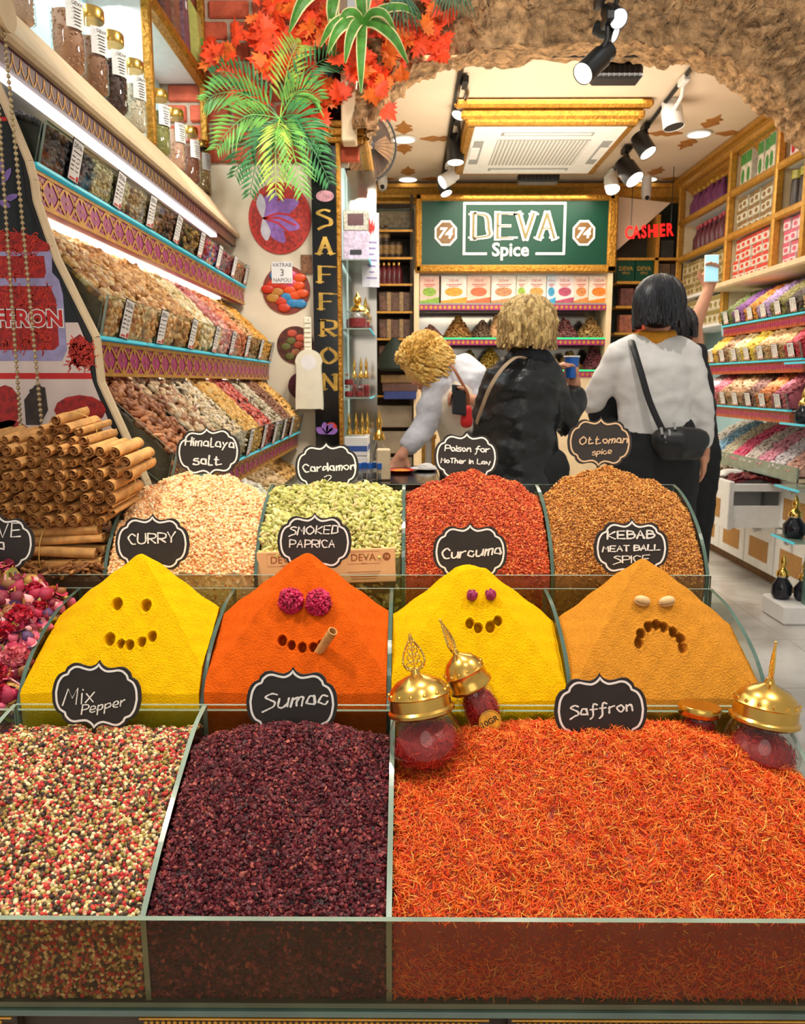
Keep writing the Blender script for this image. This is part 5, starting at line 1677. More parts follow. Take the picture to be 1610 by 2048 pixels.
for k, (dx, y, dz, n_) in enumerate(((.03, 4.18, 0, 'bottom left'), (.085, 4.18, 0, 'bottom right'), (.03, 4.18, .062, 'topmost'))):
    small_jar('small saffron jar with silver lid on the lower glass shelf, %s of its stack' % n_, (cabx1 + dx, 4.18, z + dz), .025, .05, 'small stacked saffron jars')
for k, (dx, y) in enumerate(((.05, 4.30), (.085, 4.32), (.118, 4.22))):
    small_jar('saffron jar with gold spire on the lower glass shelf, %s of three' % ['left', 'middle', 'right'][k], (cabx1 + dx, y, z), .018, .10, 'gold topped jars on the lower shelf', 'gold')
zb_ = .6005
for k, (dx, y) in enumerate(((.02, 4.3), (.055, 4.32), (.09, 4.3), (.115, 4.35))):
    t = thing('gold_ornament', 'gold bottle ornament above the blue boxes, %s in its row' % ORD[k], 'ornament', (cabx1 + dx, y, zb_ + .32), group='gold ornaments on the lowest shelf')
    gold_top(t, 0, .12, .017)
for k in range(3):
    t = thing('cardboard_box', 'white and blue box of the stack in the cabinet, %s' % ['lowest', 'middle one', 'topmost'][k], 'box', (cabx1 + .06, 4.35, zb_ + .105 * k), group='stacked white and blue boxes')
    part(t, 'carton', MB().add(cbox((0, 0, .052), (.125, .24, .102), .003)), 'white', False, False)
    part(t, 'blue_band', MB().add(box((0, -.1207, .04), (.12, .001, .03))).add(box((.0627, 0, .04), (.001, .22, .03))), 'blue_print', False, False)
t = thing('oil_bottle', 'glass bottle with a tall gold top beside the blue boxes', 'bottle', (cabx1 + .185, 4.2, .76))
part(t, 'glass_body', MB().add(lathe([(.04, 0), (.042, .01), (.042, .08), (.02, .12), (.018, .14)], 18)), 'jar_glass', 'all', False)
gold_top(t, .14, .16, .03)
part(pc, 'side_ledge', MB().add(box2((cabx1 + .14, 4.14, .742), (cabx1 + .235, 4.5, .759))), 'glass_edge')
z = SHZ[0] + .0005
t = thing('gift_box', 'purple and white saffron box on the top glass shelf', 'box', (cabx1 + .07, 4.24, z))
part(t, 'carton', MB().add(cbox((0, 0, .075), (.13, .06, .15), .003)), mat('lilac_box', 'dccbe4', .5, var=.3, vs=60), False, False)
part(t, 'window', MB().add(box((0, -.031, .045), (.06, .001, .025))), 'dark_grey', False, False)
t = thing('framed_box', 'silver framed box of saffron on top of the purple box', 'box', (cabx1 + .07, 4.24, z + .1505))
part(t, 'frame', MB().add(cbox((0, 0, .052), (.13, .05, .102), .004)), mat('silver_frame', 'b4b0a0', .4, .4, var=.4, vs=90), False, False)
part(t, 'window', MB().add(box((0, -.026, .056), (.082, .001, .058))), mat('saffron_window', '5a2028', .3, var=.4, vs=80), False, False)
c = at(741, 500, 4.3)
t = thing('leaflet', 'white leaflet with a red rosette hanging at the cabinet side', 'leaflet', c)
k = 4.3 / FPX
M = FRONT(c) @ Matrix.Rotation(R(14), 4, 'Y')
part(t, 'sheet', MB().add(box((0, 0, 0), (34 * k, 138 * k, .003)), 0, M), mat('leaflet_paper', 'e4e6f0', .5, var=.08, vs=20))
part(t, 'rosette', MB().add(([(x * (1 + .12 * math.cos(q * PI)), y * (1 + .12 * math.cos(q * PI)), .002) for q, (x, y, z_) in enumerate(disc(11 * k, 24, 0, (-2 * k, 42 * k))[0])], [tuple(range(24))]), 0, M), 'red_print')
mb = MB()
for j in range(7):
    mb.add(box((2 * k, (14 - j * 11) * k, .0019), ((20 - 5 * (j % 3)) * k, 3 * k, .0004)), 0, M)
part(t, 'print', mb, mat('leaflet_print', '9a8cc0', .6))

# ================================================================ artificial plants over the shop corner
mat('maple_red', 'ff5224', .55, var=.3, vs=25)
mat('maple_orange', 'ff7e2a', .55, var=.3, vs=25)
mat('palm_green', '6ea848', .5, var=.35, vs=14)
mat('palm_dark', '3f8048', .5, var=.3, vs=14)
mat('palm_lime', 'aac450', .5, var=.3, vs=14)
mat('leaf_green', '4f8c34', .45, var=.3, vs=30)
mat('leaf_cream', 'e8dca0', .5, var=.08)
mat('grass_grey', '6c9a7c', .5, var=.3, vs=30)
ML = [(0, -.55), (.06, -.2), (.35, -.42), (.34, -.22), (.72, -.2), (.58, -.04), (.95, .22), (.66, .24), (.7, .46), (.40, .34), (.46, .7), (.26, .58), (0, 1.0)]
ML = ML + [(-x, y) for x, y in reversed(ML[1:-1])]
def maple_leaf(mb, c, s, rg, m):
    Mr = Matrix.Translation(c) @ Matrix.Rotation(rg.uniform(0, 6.28), 4, 'Y') @ Matrix.Rotation(R(rg.uniform(55, 120)), 4, 'X') @ Matrix.Rotation(R(rg.uniform(-40, 40)), 4, 'Y')
    k = rg.uniform(.15, .4)
    v = [(x * s, y * s, (k * abs(x) - .25 * y * y) * s) for x, y in ML] + [(0, 0, .02 * s)]
    n = len(ML)
    mb.add((v, [(i, (i + 1) % n, n) for i in range(n)]), m, Mr)
rg = random.Random(21)
MP = [(526, 66, 3.95), (455, 122, 3.95), (530, 136, 3.95), (602, 30, 4.0), (690, 60, 4.0), (640, 185, 4.02), (640, 232, 4.05), (716, 128, 3.92), (752, 158, 3.9), (836, 60, 3.9), (872, 70, 3.9), (765, 20, 3.95), (492, 185, 4.0), (596, 110, 4.05), (690, 120, 4.05), (800, 100, 3.92), (560, 10, 4.0), (640, 20, 4.05)]
for k, (px, py, y) in enumerate(MP):
    c = at(px, py, y)
    where = 'over the brick wall' if px < 600 else 'by the black pillar top' if py > 170 else 'on the bark arch'
    t = thing('maple_spray', 'orange red artificial maple spray %s, %s from the left' % (where, ORD[sum(1 for q in MP if q[0] < px and (('over' if q[0] < 600 else 'by' if q[1] > 170 else 'on') == where.split()[0]))]), 'maple spray', c, group='artificial maple sprays')
    mb = MB()
    for j in range(11):
        maple_leaf(mb, Vector((rg.gauss(0, .048), rg.gauss(0, .03), rg.gauss(0, .05))), rg.uniform(.05, .08), rg, 0 if rg.random() < .75 else 1)
    part(t, 'leaves', mb, ['maple_red', 'maple_orange'], False, False)
    part(t, 'stem', MB().add(tube([(0, 0, 0), (.01, .04, .03), (.0, .12, .05)], .002, 5)), 'wood_mid', False, False)
def frond(root, o, tip, m, nl=17, ll=.125, droop=.1, w=.014, seed=0):
    rg = random.Random(seed)
    o, tip = Vector(o), Vector(tip)
    d = tip - o
    mid = o + d * .5 + Vector((0, -.05, droop * .6))
    pts = crom([o, o + d * .25 + Vector((0, -.03, droop * .4)), mid, o + d * .8 + Vector((0, -.03, droop * .4)), tip], 8)
    mb = MB().add(tube(pts, [.004 * (1 - .7 * i / len(pts)) for i in range(len(pts))], 5))
    n = len(pts)
    for i in range(nl):
        q = 1 + (n - 2.01) * (.12 + .88 * i / nl)
        a = pts[int(q)].lerp(pts[int(q) + 1], q % 1)
        tg = (pts[int(q) + 1] - pts[int(q)]).normalized()
        sd = tg.cross(Vector((0, -1, 0)))
        if sd.length < .1: sd = Vector((1, 0, 0))
        sd.normalize()
        for s in (1, -1):
            L = ll * (.55 + .45 * math.sin(PI * min(1, .25 + .75 * i / nl))) * rg.uniform(.85, 1.1) * (1 if i < nl - 4 else .7)
            dr = (sd * s * .75 + tg * .75 + Vector((0, rg.uniform(-.35, .1), 0))).normalized()
            b = a + dr * L * .5
            e = a + dr * L + Vector((0, 0, -.12 * L))
            wd = tg.cross(dr).normalized().cross(dr).normalized() * w * .5
            fo = Vector((0, -.003, 0))
            mb.add(([a, b + wd, e, b - wd, b + fo], [(0, 1, 4), (1, 2, 4), (2, 3, 4), (3, 0, 4)]))
    return part(root, 'frond', mb, m)
O = at(560, 238, 3.88)
t = thing('palm_spray', 'big green artificial palm spray hanging over the cream wall', 'palm', O)
for k, (px, py, dy, m) in enumerate([(604, 88, .05, 'palm_lime'), (676, 118, .08, 'palm_dark'), (425, 150, .06, 'palm_dark'), (408, 205, 0, 'palm_green'), (432, 300, -.08, 'palm_green'), (500, 392, -.04, 'palm_dark'), (552, 392, -.1, 'palm_lime'), (606, 388, -.12, 'palm_green'), (660, 368, -.06, 'palm_dark'), (645, 300, .0, 'palm_dark'), (470, 355, .08, 'palm_dark'), (640, 200, .0, 'palm_green')]):
    frond(t, O, at(px, py, 3.88 + dy), m, seed=k)
def blade(mb, o, tip, w, lift, m0=0, m1=1):
    o, tip = Vector(o), Vector(tip)
    P = crom([o, o.lerp(tip, .3) + Vector((0, -.04, lift)), o.lerp(tip, .7) + Vector((0, -.05, lift)), tip], 5)
    n = len(P)
    for band, m, off in ((1., m1, 0), (.76, m0, -.0025)):
        v, f = [], []
        for i, p in enumerate(P):
            tg = (P[min(i + 1, n - 1)] - P[max(i - 1, 0)]).normalized()
            sd = tg.cross(Vector((0, -1, 0))).normalized() * w * band * (math.sin(PI * min(.97, .16 + .84 * i / (n - 1))) ** .8)
            v += [p - sd + Vector((0, off + .006, 0)), p + Vector((0, off, 0)), p + sd + Vector((0, off + .006, 0))]
        for i in range(n - 1):
            for j in (0, 1):
                f.append((3 * i + j, 3 * i + j + 1, 3 * i + j + 4, 3 * i + j + 3))
        mb.add((v, f), m)
O = at(726, 46, 3.82)
t = thing('spider_plant', 'cream edged green spider plant in the middle of the leaf spray', 'plant', O)
for px, py, w, dy in ((640, 92, .026, 0), (655, 106, .028, -.05), (690, 126, .026, -.08), (722, 186, .024, -.06), (816, 126, .028, -.05), (846, 40, .02, 0), (716, -20, .028, 0), (745, -15, .026, .04), (790, 60, .022, -.07), (676, 60, .022, -.03)):
    mb = MB(); blade(mb, O, at(px, py, 3.82 + dy), w, .035)
    part(t, 'blade', mb, ['leaf_green', 'leaf_cream'])
O = at(672, -30, 3.9)
t = thing('snake_plant', 'broad banded green snake plant leaves above the spray', 'plant', O)
for px, py, w, dy in ((578, 64, .034, -.02), (662, 58, .03, 0), (668, 124, .022, .02)):
    mb = MB(); blade(mb, O + Vector((0, 0, 0 if px < 600 else -.02)), at(px, py, 3.9 + dy), w, .04 if px < 600 else .0)
    part(t, 'leaf_blade', mb, ['leaf_green', 'leaf_cream'])
for nm, lab, (cx, cy_), tips in (('fan_palm', 'grey green fan of thin blades right of the spider plant', (800, -14), [(755 + 9 * i, 66 + 8 * math.sin(i * .35)) for i in range(12)]), ('fan_palm', 'grey green fan of thin blades at the top of the bark arch', (905, -30), [(862 + 8 * i, 34 + 8 * math.sin(i * .3)) for i in range(12)])):
    O = at(cx, cy_, 3.84)
    t = thing(nm, lab, 'plant', O, group='grey green fans')
    mb = MB()
    for i, (px, py) in enumerate(tips):
        blade(mb, O, at(px, py, 3.8 + .02 * (i % 3)), .005, .01, 0, 0)
    part(t, 'blades', mb, 'grass_grey')
# spiral shell ornament among the leaves
solo('wall_disc', MB().add(prism([(p[0] * 1.0, p[1]) for p in disc(.05, 24, 0, sy=1.4)[0]], 0, .02, 2), 0, FRONT(at(574, 86, 4.05))), mat('disc_cream', 'd8c49c', .6, var=.3, vs=30), 'small cream wall disc half hidden by the leaves', 'ornament')

# ================================================================ ceiling things
def onceil(px, py, dz=0.):
    return atz(px, py, ZC - dz)
ac = thing('air_conditioner', 'white four way cassette air conditioner in a carved gold frame on the ceiling', 'air conditioner', (.9, 5.4, ZC))
a0, a1 = at(945, 252, 4.95), at(1262, 252, 4.95)
x0, x1, zb = a0.x, a1.x, a0.z
y0, y1 = 4.95, 6.02
for nm, c, s in (('gold_side', ((x0 + x1) / 2, y0, (zb + ZC) / 2 - .001, ), (x1 - x0 + .08, .07, ZC - zb)), ('gold_side', ((x0 + x1) / 2, y1, (zb + ZC) / 2 - .001, ), (x1 - x0 + .08, .07, ZC - zb)), ('gold_side', (x0, (y0 + y1) / 2, (zb + ZC) / 2 - .001), (.07, y1 - y0, ZC - zb)), ('gold_side', (x1, (y0 + y1) / 2, (zb + ZC) / 2 - .001), (.07, y1 - y0, ZC - zb))):
    part(ac, nm, MB().add(cbox(c, s, .012)), 'gold_relief')
part(ac, 'gold_moulding', MB().add(cbox(((x0 + x1) / 2, y0 - .05, ZC - .026), (x1 - x0 + .22, .06, .05), .015)), 'gold_relief')
part(ac, 'gold_moulding', MB().add(cbox(((x0 + x1) / 2, y0 - .02, ZC - .078), (x1 - x0 + .14, .06, .056), .015)), 'gold_relief')
part(ac, 'panel', MB().add(cbox(((x0 + x1) / 2, (y0 + y1) / 2, zb + .01), (x1 - x0 - .02, y1 - y0 - .02, .03), .008)), 'white')
cxm, cym = (x0 + x1) / 2, (y0 + y1) / 2
for dx, dy, sx, sy in ((0, -.40, .56, .06), (0, .40, .56, .06), (-.40, 0, .06, .52), (.40, 0, .06, .52)):
    f0 = part(ac, 'louver', MB().add(cbox((cxm + dx, cym + dy, zb - .006), (sx, sy, .006), .002)), 'grey')
    part(f0, 'flap', MB().add(cbox((cxm + dx * 1.03, cym + dy * 1.03, zb - .01), (sx * .94, sy * .5, .004), .001)), 'white')
gr = MB().add(box((cxm, cym, zb - .005), (.58, .58, .004)))
part(ac, 'grille', gr, mat('grille', 'b0aca4', .6, var=.1, vs=80))
mb = MB()
for k in range(24):
    mb.add(box((cxm - .28 + .56 * k / 23, cym, zb - .009), (.008, .56, .004)))
part(ac, 'grille_bars', mb, 'white')
mat('ornament_tan', 'b5793a', .6, var=.2, vs=30)
def scroll(mb, c, ang, L):
    Mz = Matrix.Translation(c) @ Matrix.Rotation(R(ang), 4, 'Z')
    up = crom([(.02, 0), (.2, .12), (.35, .22), (.5, .12), (.62, .20), (.75, .07), (1, 0), (.75, -.07), (.62, -.20), (.5, -.12), (.35, -.22), (.2, -.12)], 4, True)
    v = [(p.x * L, p.y * L, 0) for p in up]
    mb.add(prism([(a, b) for a, b, _ in v], 0, -.004, 2), 0, Mz)
for k, (px, py, lab) in enumerate([(808, 277, 'near left'), (816, 357, 'far left'), (1398, 266, 'near right'), (1295, 357, 'far right')]):
    c = onceil(px, py)
    t = thing('downlight', 'round lit ceiling downlight with painted scrolls, %s of four' % lab, 'ceiling light', c, group='ceiling downlights')
    part(t, 'rim', MB().add(lathe([(.072, 0), (.085, -.004), (.082, -.012), (.07, -.012)], 28, c, cap=False)), 'white', True)
    part(t, 'diffuser', MB().add(lathe([(.072, -.010), (.02, -.011), (.001, -.011)], 28, c, cap=False)), 'lamp_face')
    for a in (0, 90, 180, 270):
        if a == 90 and 'far' in lab: continue
        mb = MB(); scroll(mb, c + Vector((.10 * math.cos(R(a)), .10 * math.sin(R(a)), -.0005)), a, .27)
        part(t, 'scroll_ornament', mb, 'ornament_tan')
for px, py, a, L in ((1335, 205, 200, .3), (1415, 232, 250, .25), (905, 240, 20, .2)):
    pass
def track(label, a, b):
    t = thing('light_track', label, 'light track', a)
    mb = MB(); a, b = Vector(a), Vector(b)
    mb.add(tube([a, b], .014, 4))
    part(t, 'rail', mb, 'black')
    return t
track('thin black light track left of the air conditioner', onceil(924, 130, .02), onceil(886, 350, .02))
track('thin black light track right of the air conditioner', onceil(1386, 132, .02), onceil(1208, 368, .02))
track('wide black light track across the ceiling behind the arch', at(1005, 109, 4.24), at(1382, 109, 4.24))
def spot_head(label, p, top, aim, L, r, col='black', face='lamp_face', group='track spotlights'):
    """p is the centre of the lit face; the can runs backwards from it"""
    p, aim = Vector(p), Vector(aim).normalized()
    t = thing('track_spotlight', label, 'spotlight', p, group=group)
    M = Matrix.Translation(p) @ (-aim).to_track_quat('Z', 'Y').to_matrix().to_4x4()
    part(t, 'can', MB().add(lathe([(r * .93, .004), (r, 0), (r, L * .72), (r * .85, L * .8), (r * .85, L)], 22), 0, M), col, True)
    part(t, 'lens', MB().add(lathe([(r * .92, .003), (.001, .002)], 22, cap=False), 0, M), face)
    b = M @ Vector((0, 0, L * .55))
    top = Vector(top)
    part(t, 'arm', MB().add(tube([b, b.lerp(top, .55) + Vector((.02, 0, 0)), top], .011, 7)), col, True)
    part(t, 'adapter', MB().add(cbox(top + Vector((0, 0, .0)), (.035, .11, .04), .005)), col)
    return t
spot_head('black spotlight nearest the arch on the left track', at(917, 232, 5.0), onceil(930, 165, .03), (-.35, -.25, -.9), .13, .045)
spot_head('long black cylinder spotlight hanging from the left track', at(911, 326, 5.55), onceil(915, 240, .03), (0, -.12, -1), .22, .058)
spot_head('white spotlight at the far end of the left track', at(884, 365, 6.1), onceil(895, 330, .03), (-.75, -.3, -.5), .13, .05, 'white', 'lamp_cool')
spot_head('small black spotlight below the far end of the left track', at(893, 388, 6.2), onceil(890, 340, .03), (.3, -.3, -.9), .12, .045, 'dark_grey')
spot_head('white and black spotlight nearest the arch on the right track', at(1348, 255, 4.9), onceil(1368, 160, .03), (.15, -.15, -1), .15, .06, 'white', 'dark_grey')
spot_head('black spotlight second on the right track', at(1297, 307, 5.2), onceil(1290, 255, .03), (.4, -.35, -.8), .14, .055)
spot_head('black bell spotlight third on the right track', at(1270, 360, 5.6), onceil(1250, 300, .03), (.4, -.45, -.75), .17, .066)
spot_head('small white spotlight at the far end of the right track', at(1226, 380, 6.0), onceil(1222, 345, .03), (.1, -.5, -.8), .12, .05, 'white', 'lamp_face')
spot_head('large black cylinder spotlight hanging before the arch', at(1165, 148, 3.6), at(1215, 40, 3.62), (-.62, -.45, -.62), .20, .047)
spot_head('bright black spotlight at the very top before the arch', at(1238, 38, 3.6), at(1228, -45, 3.6), (.2, -.75, -.55), .12, .040, 'black', 'lamp_cool')
spot_head('small black spotlight between the two before the arch', at(1232, 68, 3.72), at(1200, 0, 3.7), (.75, -.4, -.4), .10, .035, 'black', 'lamp_cool')
track('black light track hanging in front of the bark arch', at(1190, -40, 3.68), at(1260, -50, 3.4))
def heater(label, c, w, h, d, br=True):
    t = thing('infrared_heater', label, 'heater', c, group='black ceiling heaters')
    part(t, 'case', MB().add(cbox((0, 0, 0), (w, d, h), .012)), 'black', False, False)
    mb = MB()
    for k in range(9):
        mb.add(box((-w * .42 + w * .84 * k / 8, -d / 2 - .002, 0), (.006, .006, h * .8)))
    part(t, 'fins', mb, 'dark_grey', False, False)
    if br:
        part(t, 'bracket', MB().add(tube([(-w * .3, 0, h / 2), (-w * .3, 0, ZC - c.z), (w * .3, 0, ZC - c.z), (w * .3, 0, h / 2)], .006, 5)), 'black', False, False)
heater('black ceiling heater between the arch and the air conditioner', at(1232, 150, 4.38), .25, .07, .12)
heater('black ceiling heater behind the air conditioner', at(1076, 357, 6.15), .30, .07, .12)
fan = thing('wall_fan', 'caged brown wall fan behind the cabinet top', 'fan', at(732, 288, 5.0))
c = at(732, 290, 5.0)
M = Matrix.Translation(c) @ Matrix.Rotation(R(28), 4, 'Z') @ Matrix.Rotation(R(90), 4, 'X') @ Matrix.Rotation(R(10), 4, 'X')
part(fan, 'cage', MB().add(tube([(.20 * math.cos(k * PI / 18), .20 * math.sin(k * PI / 18), 0) for k in range(37)], .007, 6, False), 0, M), 'dark_grey', True)
mb = MB()
for k in range(36):
    a = k * PI / 18
    mb.add(tube([(.03 * math.cos(a), .03 * math.sin(a), .05), (.12 * math.cos(a), .12 * math.sin(a), .045), (.2 * math.cos(a), .2 * math.sin(a), 0)], .0015, 4), 0, M)
part(fan, 'cage_wires', mb, 'dark_grey')
part(fan, 'back_plate', MB().add(disc(.185, 28, -.03), 0, M), mat('fan_brown', '4a3424', .6, var=.2))
for k in range(3):
    a = k * 2.094
    part(fan, 'blade', MB().add(([(.03 * math.cos(a), .03 * math.sin(a), .0), (.17 * math.cos(a - .45), .17 * math.sin(a - .45), .02), (.18 * math.cos(a + .1), .18 * math.sin(a + .1), .0), (.15 * math.cos(a + .5), .15 * math.sin(a + .5), -.02)], [(0, 1, 2, 3)]), 0, M), 'wood_mid')
part(fan, 'hub', MB().add(lathe([(.05, -.05), (.05, .02), (.03, .05), (.001, .055)], 16), 0, M), 'dark_grey', True)
part(fan, 'bracket', MB().add(tube([c + Vector((0, .05, 0)), Vector((-.63, c.y + .25, c.z))], .02, 8)), 'dark_grey')
for px, py, l in ((765, 374, 'left'), (1292, 396, 'right')):
    c = at(px, py, 6.66)
    t = thing('security_camera', 'small white dome camera above the back trim, %s one' % l, 'camera', c)
    part(t, 'housing', MB().add(lathe([(.04, ZC - c.z), (.04, .02), (.03, -.02), (.001, -.035)], 14, c)), 'white', True)
    part(t, 'lens', MB().add(ball(c + Vector((0, -.03, -.005)), .018, 10, 7)), 'black_gloss', True)

# ================================================================ back wall: sign unit
YS = 6.42
def S_(px, py, d=0.):
    return at(px, py, YS - d)
cu = thing('back_display_unit', 'gold framed sweets display under the green sign at the back', 'display unit', S_(1030, 900))
p0, p1 = S_(831, 388), S_(1229, 388)
xa, xb_ = p0.x, p1.x
def Z_(py): return S_(1030, py).z
part(cu, 'side_panel', MB().add(box2((xa - .01, YS - .02, 0), (xa + .03, YB, Z_(540)))), 'wood_cream')
part(cu, 'side_panel', MB().add(box2((xb_ - .03, YS - .02, 0), (xb_ + .01, YB, Z_(540)))), 'wood_cream')
part(cu, 'back_mirror', MB().add(box2((xa, YB - .06, .3), (xb_, YB - .04, Z_(540)))), 'mirror')
part(cu, 'base_cabinet', MB().add(box2((xa, YS, 0), (xb_, YB - .06, Z_(742)))), 'wood_cream')
for py in (606, 676, 740):
    z = Z_(py)
    part(cu, 'shelf', MB().add(box2((xa + .03, YS, z - .012), (xb_ - .03, YB - .06, z))), 'glass_edge')
    st = part(cu, 'purple_strip', MB().add(box2((xa + .03, YS - .012, z - .055), (xb_ - .03, YS - .004, z - .013))), 'purple_board')
    mb = MB()
    for k in range(40):
        x = xa + .05 + (xb_ - xa - .1) * k / 39
        mb.add(([(x - .014, YS - .013, z - .034), (x, YS - .013, z - .05), (x + .014, YS - .013, z - .034), (x, YS - .013, z - .018)], [(0, 1, 2, 3)]))
    part(st, 'gold_pattern', mb, 'gold_paint')
    if py > 610:
        part(cu, 'green_led', MB().add(box2((xa + .03, YS - .016, z - .010), (xb_ - .03, YS - .005, z + .002))), 'lit_edge_green')
sg = thing('shop_sign', 'dark green shop sign reading Spice in a gold frame at the back', 'sign', S_(1030, 465))
part(sg, 'board', MB().add(box2((xa + .03, YS - .02, Z_(540)), (xb_ - .03, YS + .03, Z_(392)))), 'green_board')
for a, b, w in (((831, 390), (1229, 402), 'h'), ((831, 532), (1229, 546), 'h')):
    q0, q1 = S_(*a), S_(*b)
    part(sg, 'frame_bar', MB().add(cbox(((q0.x + q1.x) / 2, YS - .01, (q0.z + q1.z) / 2), (q1.x - q0.x, .07, q0.z - q1.z), .01)), 'gold_relief')
for a, b in ((831, 843), (1217, 1229)):
    q0, q1 = S_(a, 390), S_(b, 546)
    part(sg, 'frame_bar', MB().add(cbox(((q0.x + q1.x) / 2, YS - .01, (q0.z + q1.z) / 2), (q1.x - q0.x, .07, q0.z - q1.z), .01)), 'gold_relief')
kk = YS / FPX
MS = FRONT(S_(1029, 465, .0215))
def srect(x0, y0, x1, y1, w, m, nm):
    k = kk
    P = [((x0 - 1029) * k, (465 - y0) * k), ((x1 - 1029) * k, (465 - y0) * k), ((x1 - 1029) * k, (465 - y1) * k), ((x0 - 1029) * k, (465 - y1) * k)]
    mb = MB().add(ribbon(P, w * k, .002, True), 0, MS)
    return part(sg, nm, mb, m)
srect(848, 406, 1212, 526, 3, 'gold_paint', 'inner_line')
mb = MB()
for P in ([(975, 504), (933, 504), (933, 412), (1124, 412), (1124, 504), (1072, 504)],):
    for i in range(len(P) - 1):
        q = [((x - 1029) * kk, (465 - y) * kk) for x, y in P[i:i + 2]]
        d = (Vector(q[1]) - Vector(q[0])).normalized() * 2 * kk
        mb.add(ribbon([Vector(q[0]) - d, Vector(q[1]) + d], 4.5 * kk, .002 + .0003 * i), 0, MS)
part(sg, 'logo_frame', mb, 'label_paper')
for ch, px in (('D', 965), ('E', 1011), ('V', 1050), ('A', 1090)):
    v, f = serif(ch, 46 * kk, 34 * kk, .26)
    part(sg, 'letter', MB().add((v + np.array([(px - 1029) * kk, (465 - 453) * kk, .003]), f), 0, MS), 'label_paper')
    v, f = serif(ch, 44 * kk, 34 * kk, .10, False)
    part(sg, 'letter_inlay', MB().add((v + np.array([(px - 1029) * kk, (465 - 453) * kk, .0075]), f), 0, MS), mat('inlay_tan', '7a6a3c', .5))
v, f = type_mesh('Spice', 34 * kk, .002, .02)
part(sg, 'lettering', MB().add((v + np.array([(1022 - 1029) * kk, (465 - 500) * kk, .004]), f), 0, MS), 'label_paper')
for px in (898, 1161):
    c_ = ((px - 1029) * kk, (465 - 466) * kk)
    oc = [(c_[0] + 23 * kk * math.cos(R(22.5 + 45 * i)), c_[1] + 25 * kk * math.sin(R(22.5 + 45 * i))) for i in range(8)]
    oi = [(c_[0] + 19 * kk * math.cos(R(22.5 + 45 * i)), c_[1] + 21 * kk * math.sin(R(22.5 + 45 * i))) for i in range(8)]
    part(sg, 'badge', MB().add(prism(oc, 0, .003, 2), 0, MS), 'label_paper')
    part(sg, 'badge_field', MB().add(prism(oi, .003, .0045, 2), 0, MS), mat('badge_brown', '7a5420', .4))
    v, f = type_mesh('74', 27 * kk, .001, .03, shear=.25)
    part(sg, 'badge_number', MB().add((v + np.array([c_[0], c_[1], .006]), f), 0, MS), 'label_paper')
# boxes of sweets in a row beneath the sign
PB = [(859, 38, 'f0c8b8', '8cb43c', 'pink box with a green foot'), (908, 50, 'f4ece0', 'f0a02c', 'white box with an orange picture'), (958, 46, 'f4cdb8', 'd86a3c', 'peach box'), (1008, 48, 'f2e6d8', 'c88a5c', 'cream box'), (1044, 20, 'e8e4d4', '9cbc3c', 'narrow green edged box'), (1074, 38, 'f4e8dc', 'd8a050', 'white box with a tan picture'), (1104, 18, 'd4e0e8', '3c9cc8', 'narrow blue edged box'), (1131, 36, 'f4e4e0', 'b8506c', 'white box with a pink picture'), (1164, 28, 'f4d8c4', 'd88848', 'peach box with an orange picture'), (1200, 40, 'f6e0cc', 'f08020', 'white box with an orange foot')]
for k, (px, w, c1, c2, lab) in enumerate(PB):
    b = S_(px, 606); w *= kk
    t = thing('sweet_box', '%s under the green sign, %s from left' % (lab, ORD[k]), 'box', (b.x, YS + .08, Z_(606) + .0005), group='sweet boxes under the sign')
    h = .215
    part(t, 'carton', MB().add(cbox((0, 0, h / 2), (w, .07, h), .003)), mat('carton_' + c1, c1, .45), False, False)
    part(t, 'picture', MB().add(([(w * .36 * math.cos(j * .52), -.0365, h * .42 + .035 * math.sin(j * .52)) for j in range(12)], [tuple(range(12))])), mat('pic_' + c2, c2, .5, var=.4, vs=60), False, False)
    part(t, 'colour_foot', MB().add(([(-w / 2, -.0362, .002), (w / 2, -.0362, .002), (w / 2, -.0362, .05), (-w / 2, -.0362, .02)], [(0, 1, 2, 3)])), mat('pic_' + c2, c2, .5), False, False)
    part(t, 'print', MB().add(type_mesh('DEVA', min(.03, w * .28)), 0, frame_yz((0, -.0368, h * .82), (1, 0, 0), (0, 0, 1))).add(box((0, -.0366, h * .68), (w * .6, .0004, .006))).add(box((0, -.0366, h * .62), (w * .4, .0004, .005))), 'red_print', False, False)
def sweet_mound(label, px, py, wpx, hpx, cols, kind, k):
    z = Z_(py) + .001
    c = Vector((S_(px, py).x, YS + .14, z))
    r, h = wpx * kk / 2, hpx * kk
    n = 150
    rg = np.random.default_rng(k)
    u = np.sqrt(rg.random(n)); a = rg.uniform(0, 2 * PI, n)
    pos = np.stack([c.x + r * u * np.cos(a), c.y + .11 * u * np.sin(a), c.z + h * (1 - u) + .008], -1)
    bv, bf = tri(lathe([(r, 0), (r * .5, h * .5), (.002, h * .96)], 12))
    bv = np.array(bv) * [1, .11 / r, 1] + np.array(c)
    me = heap_mesh('sweet_pile', [kind], pos, np.tile([0, -.5, .8], (n, 1)), .02, cols, 'rand', .2, (1, 1, 1), (bv, np.array(bf), cols[0][0]), 'grain', rng=rg)
    me.transform(Matrix.Translation(-c)); o = link('sweet_pile', me); o.location = c
    tag(o, label, 'sweets', 'piles of sweets at the back', 'stuff')
CUBE = tri(cbox((0, 0, 0), (1.5, 1.5, 1.5), .2))
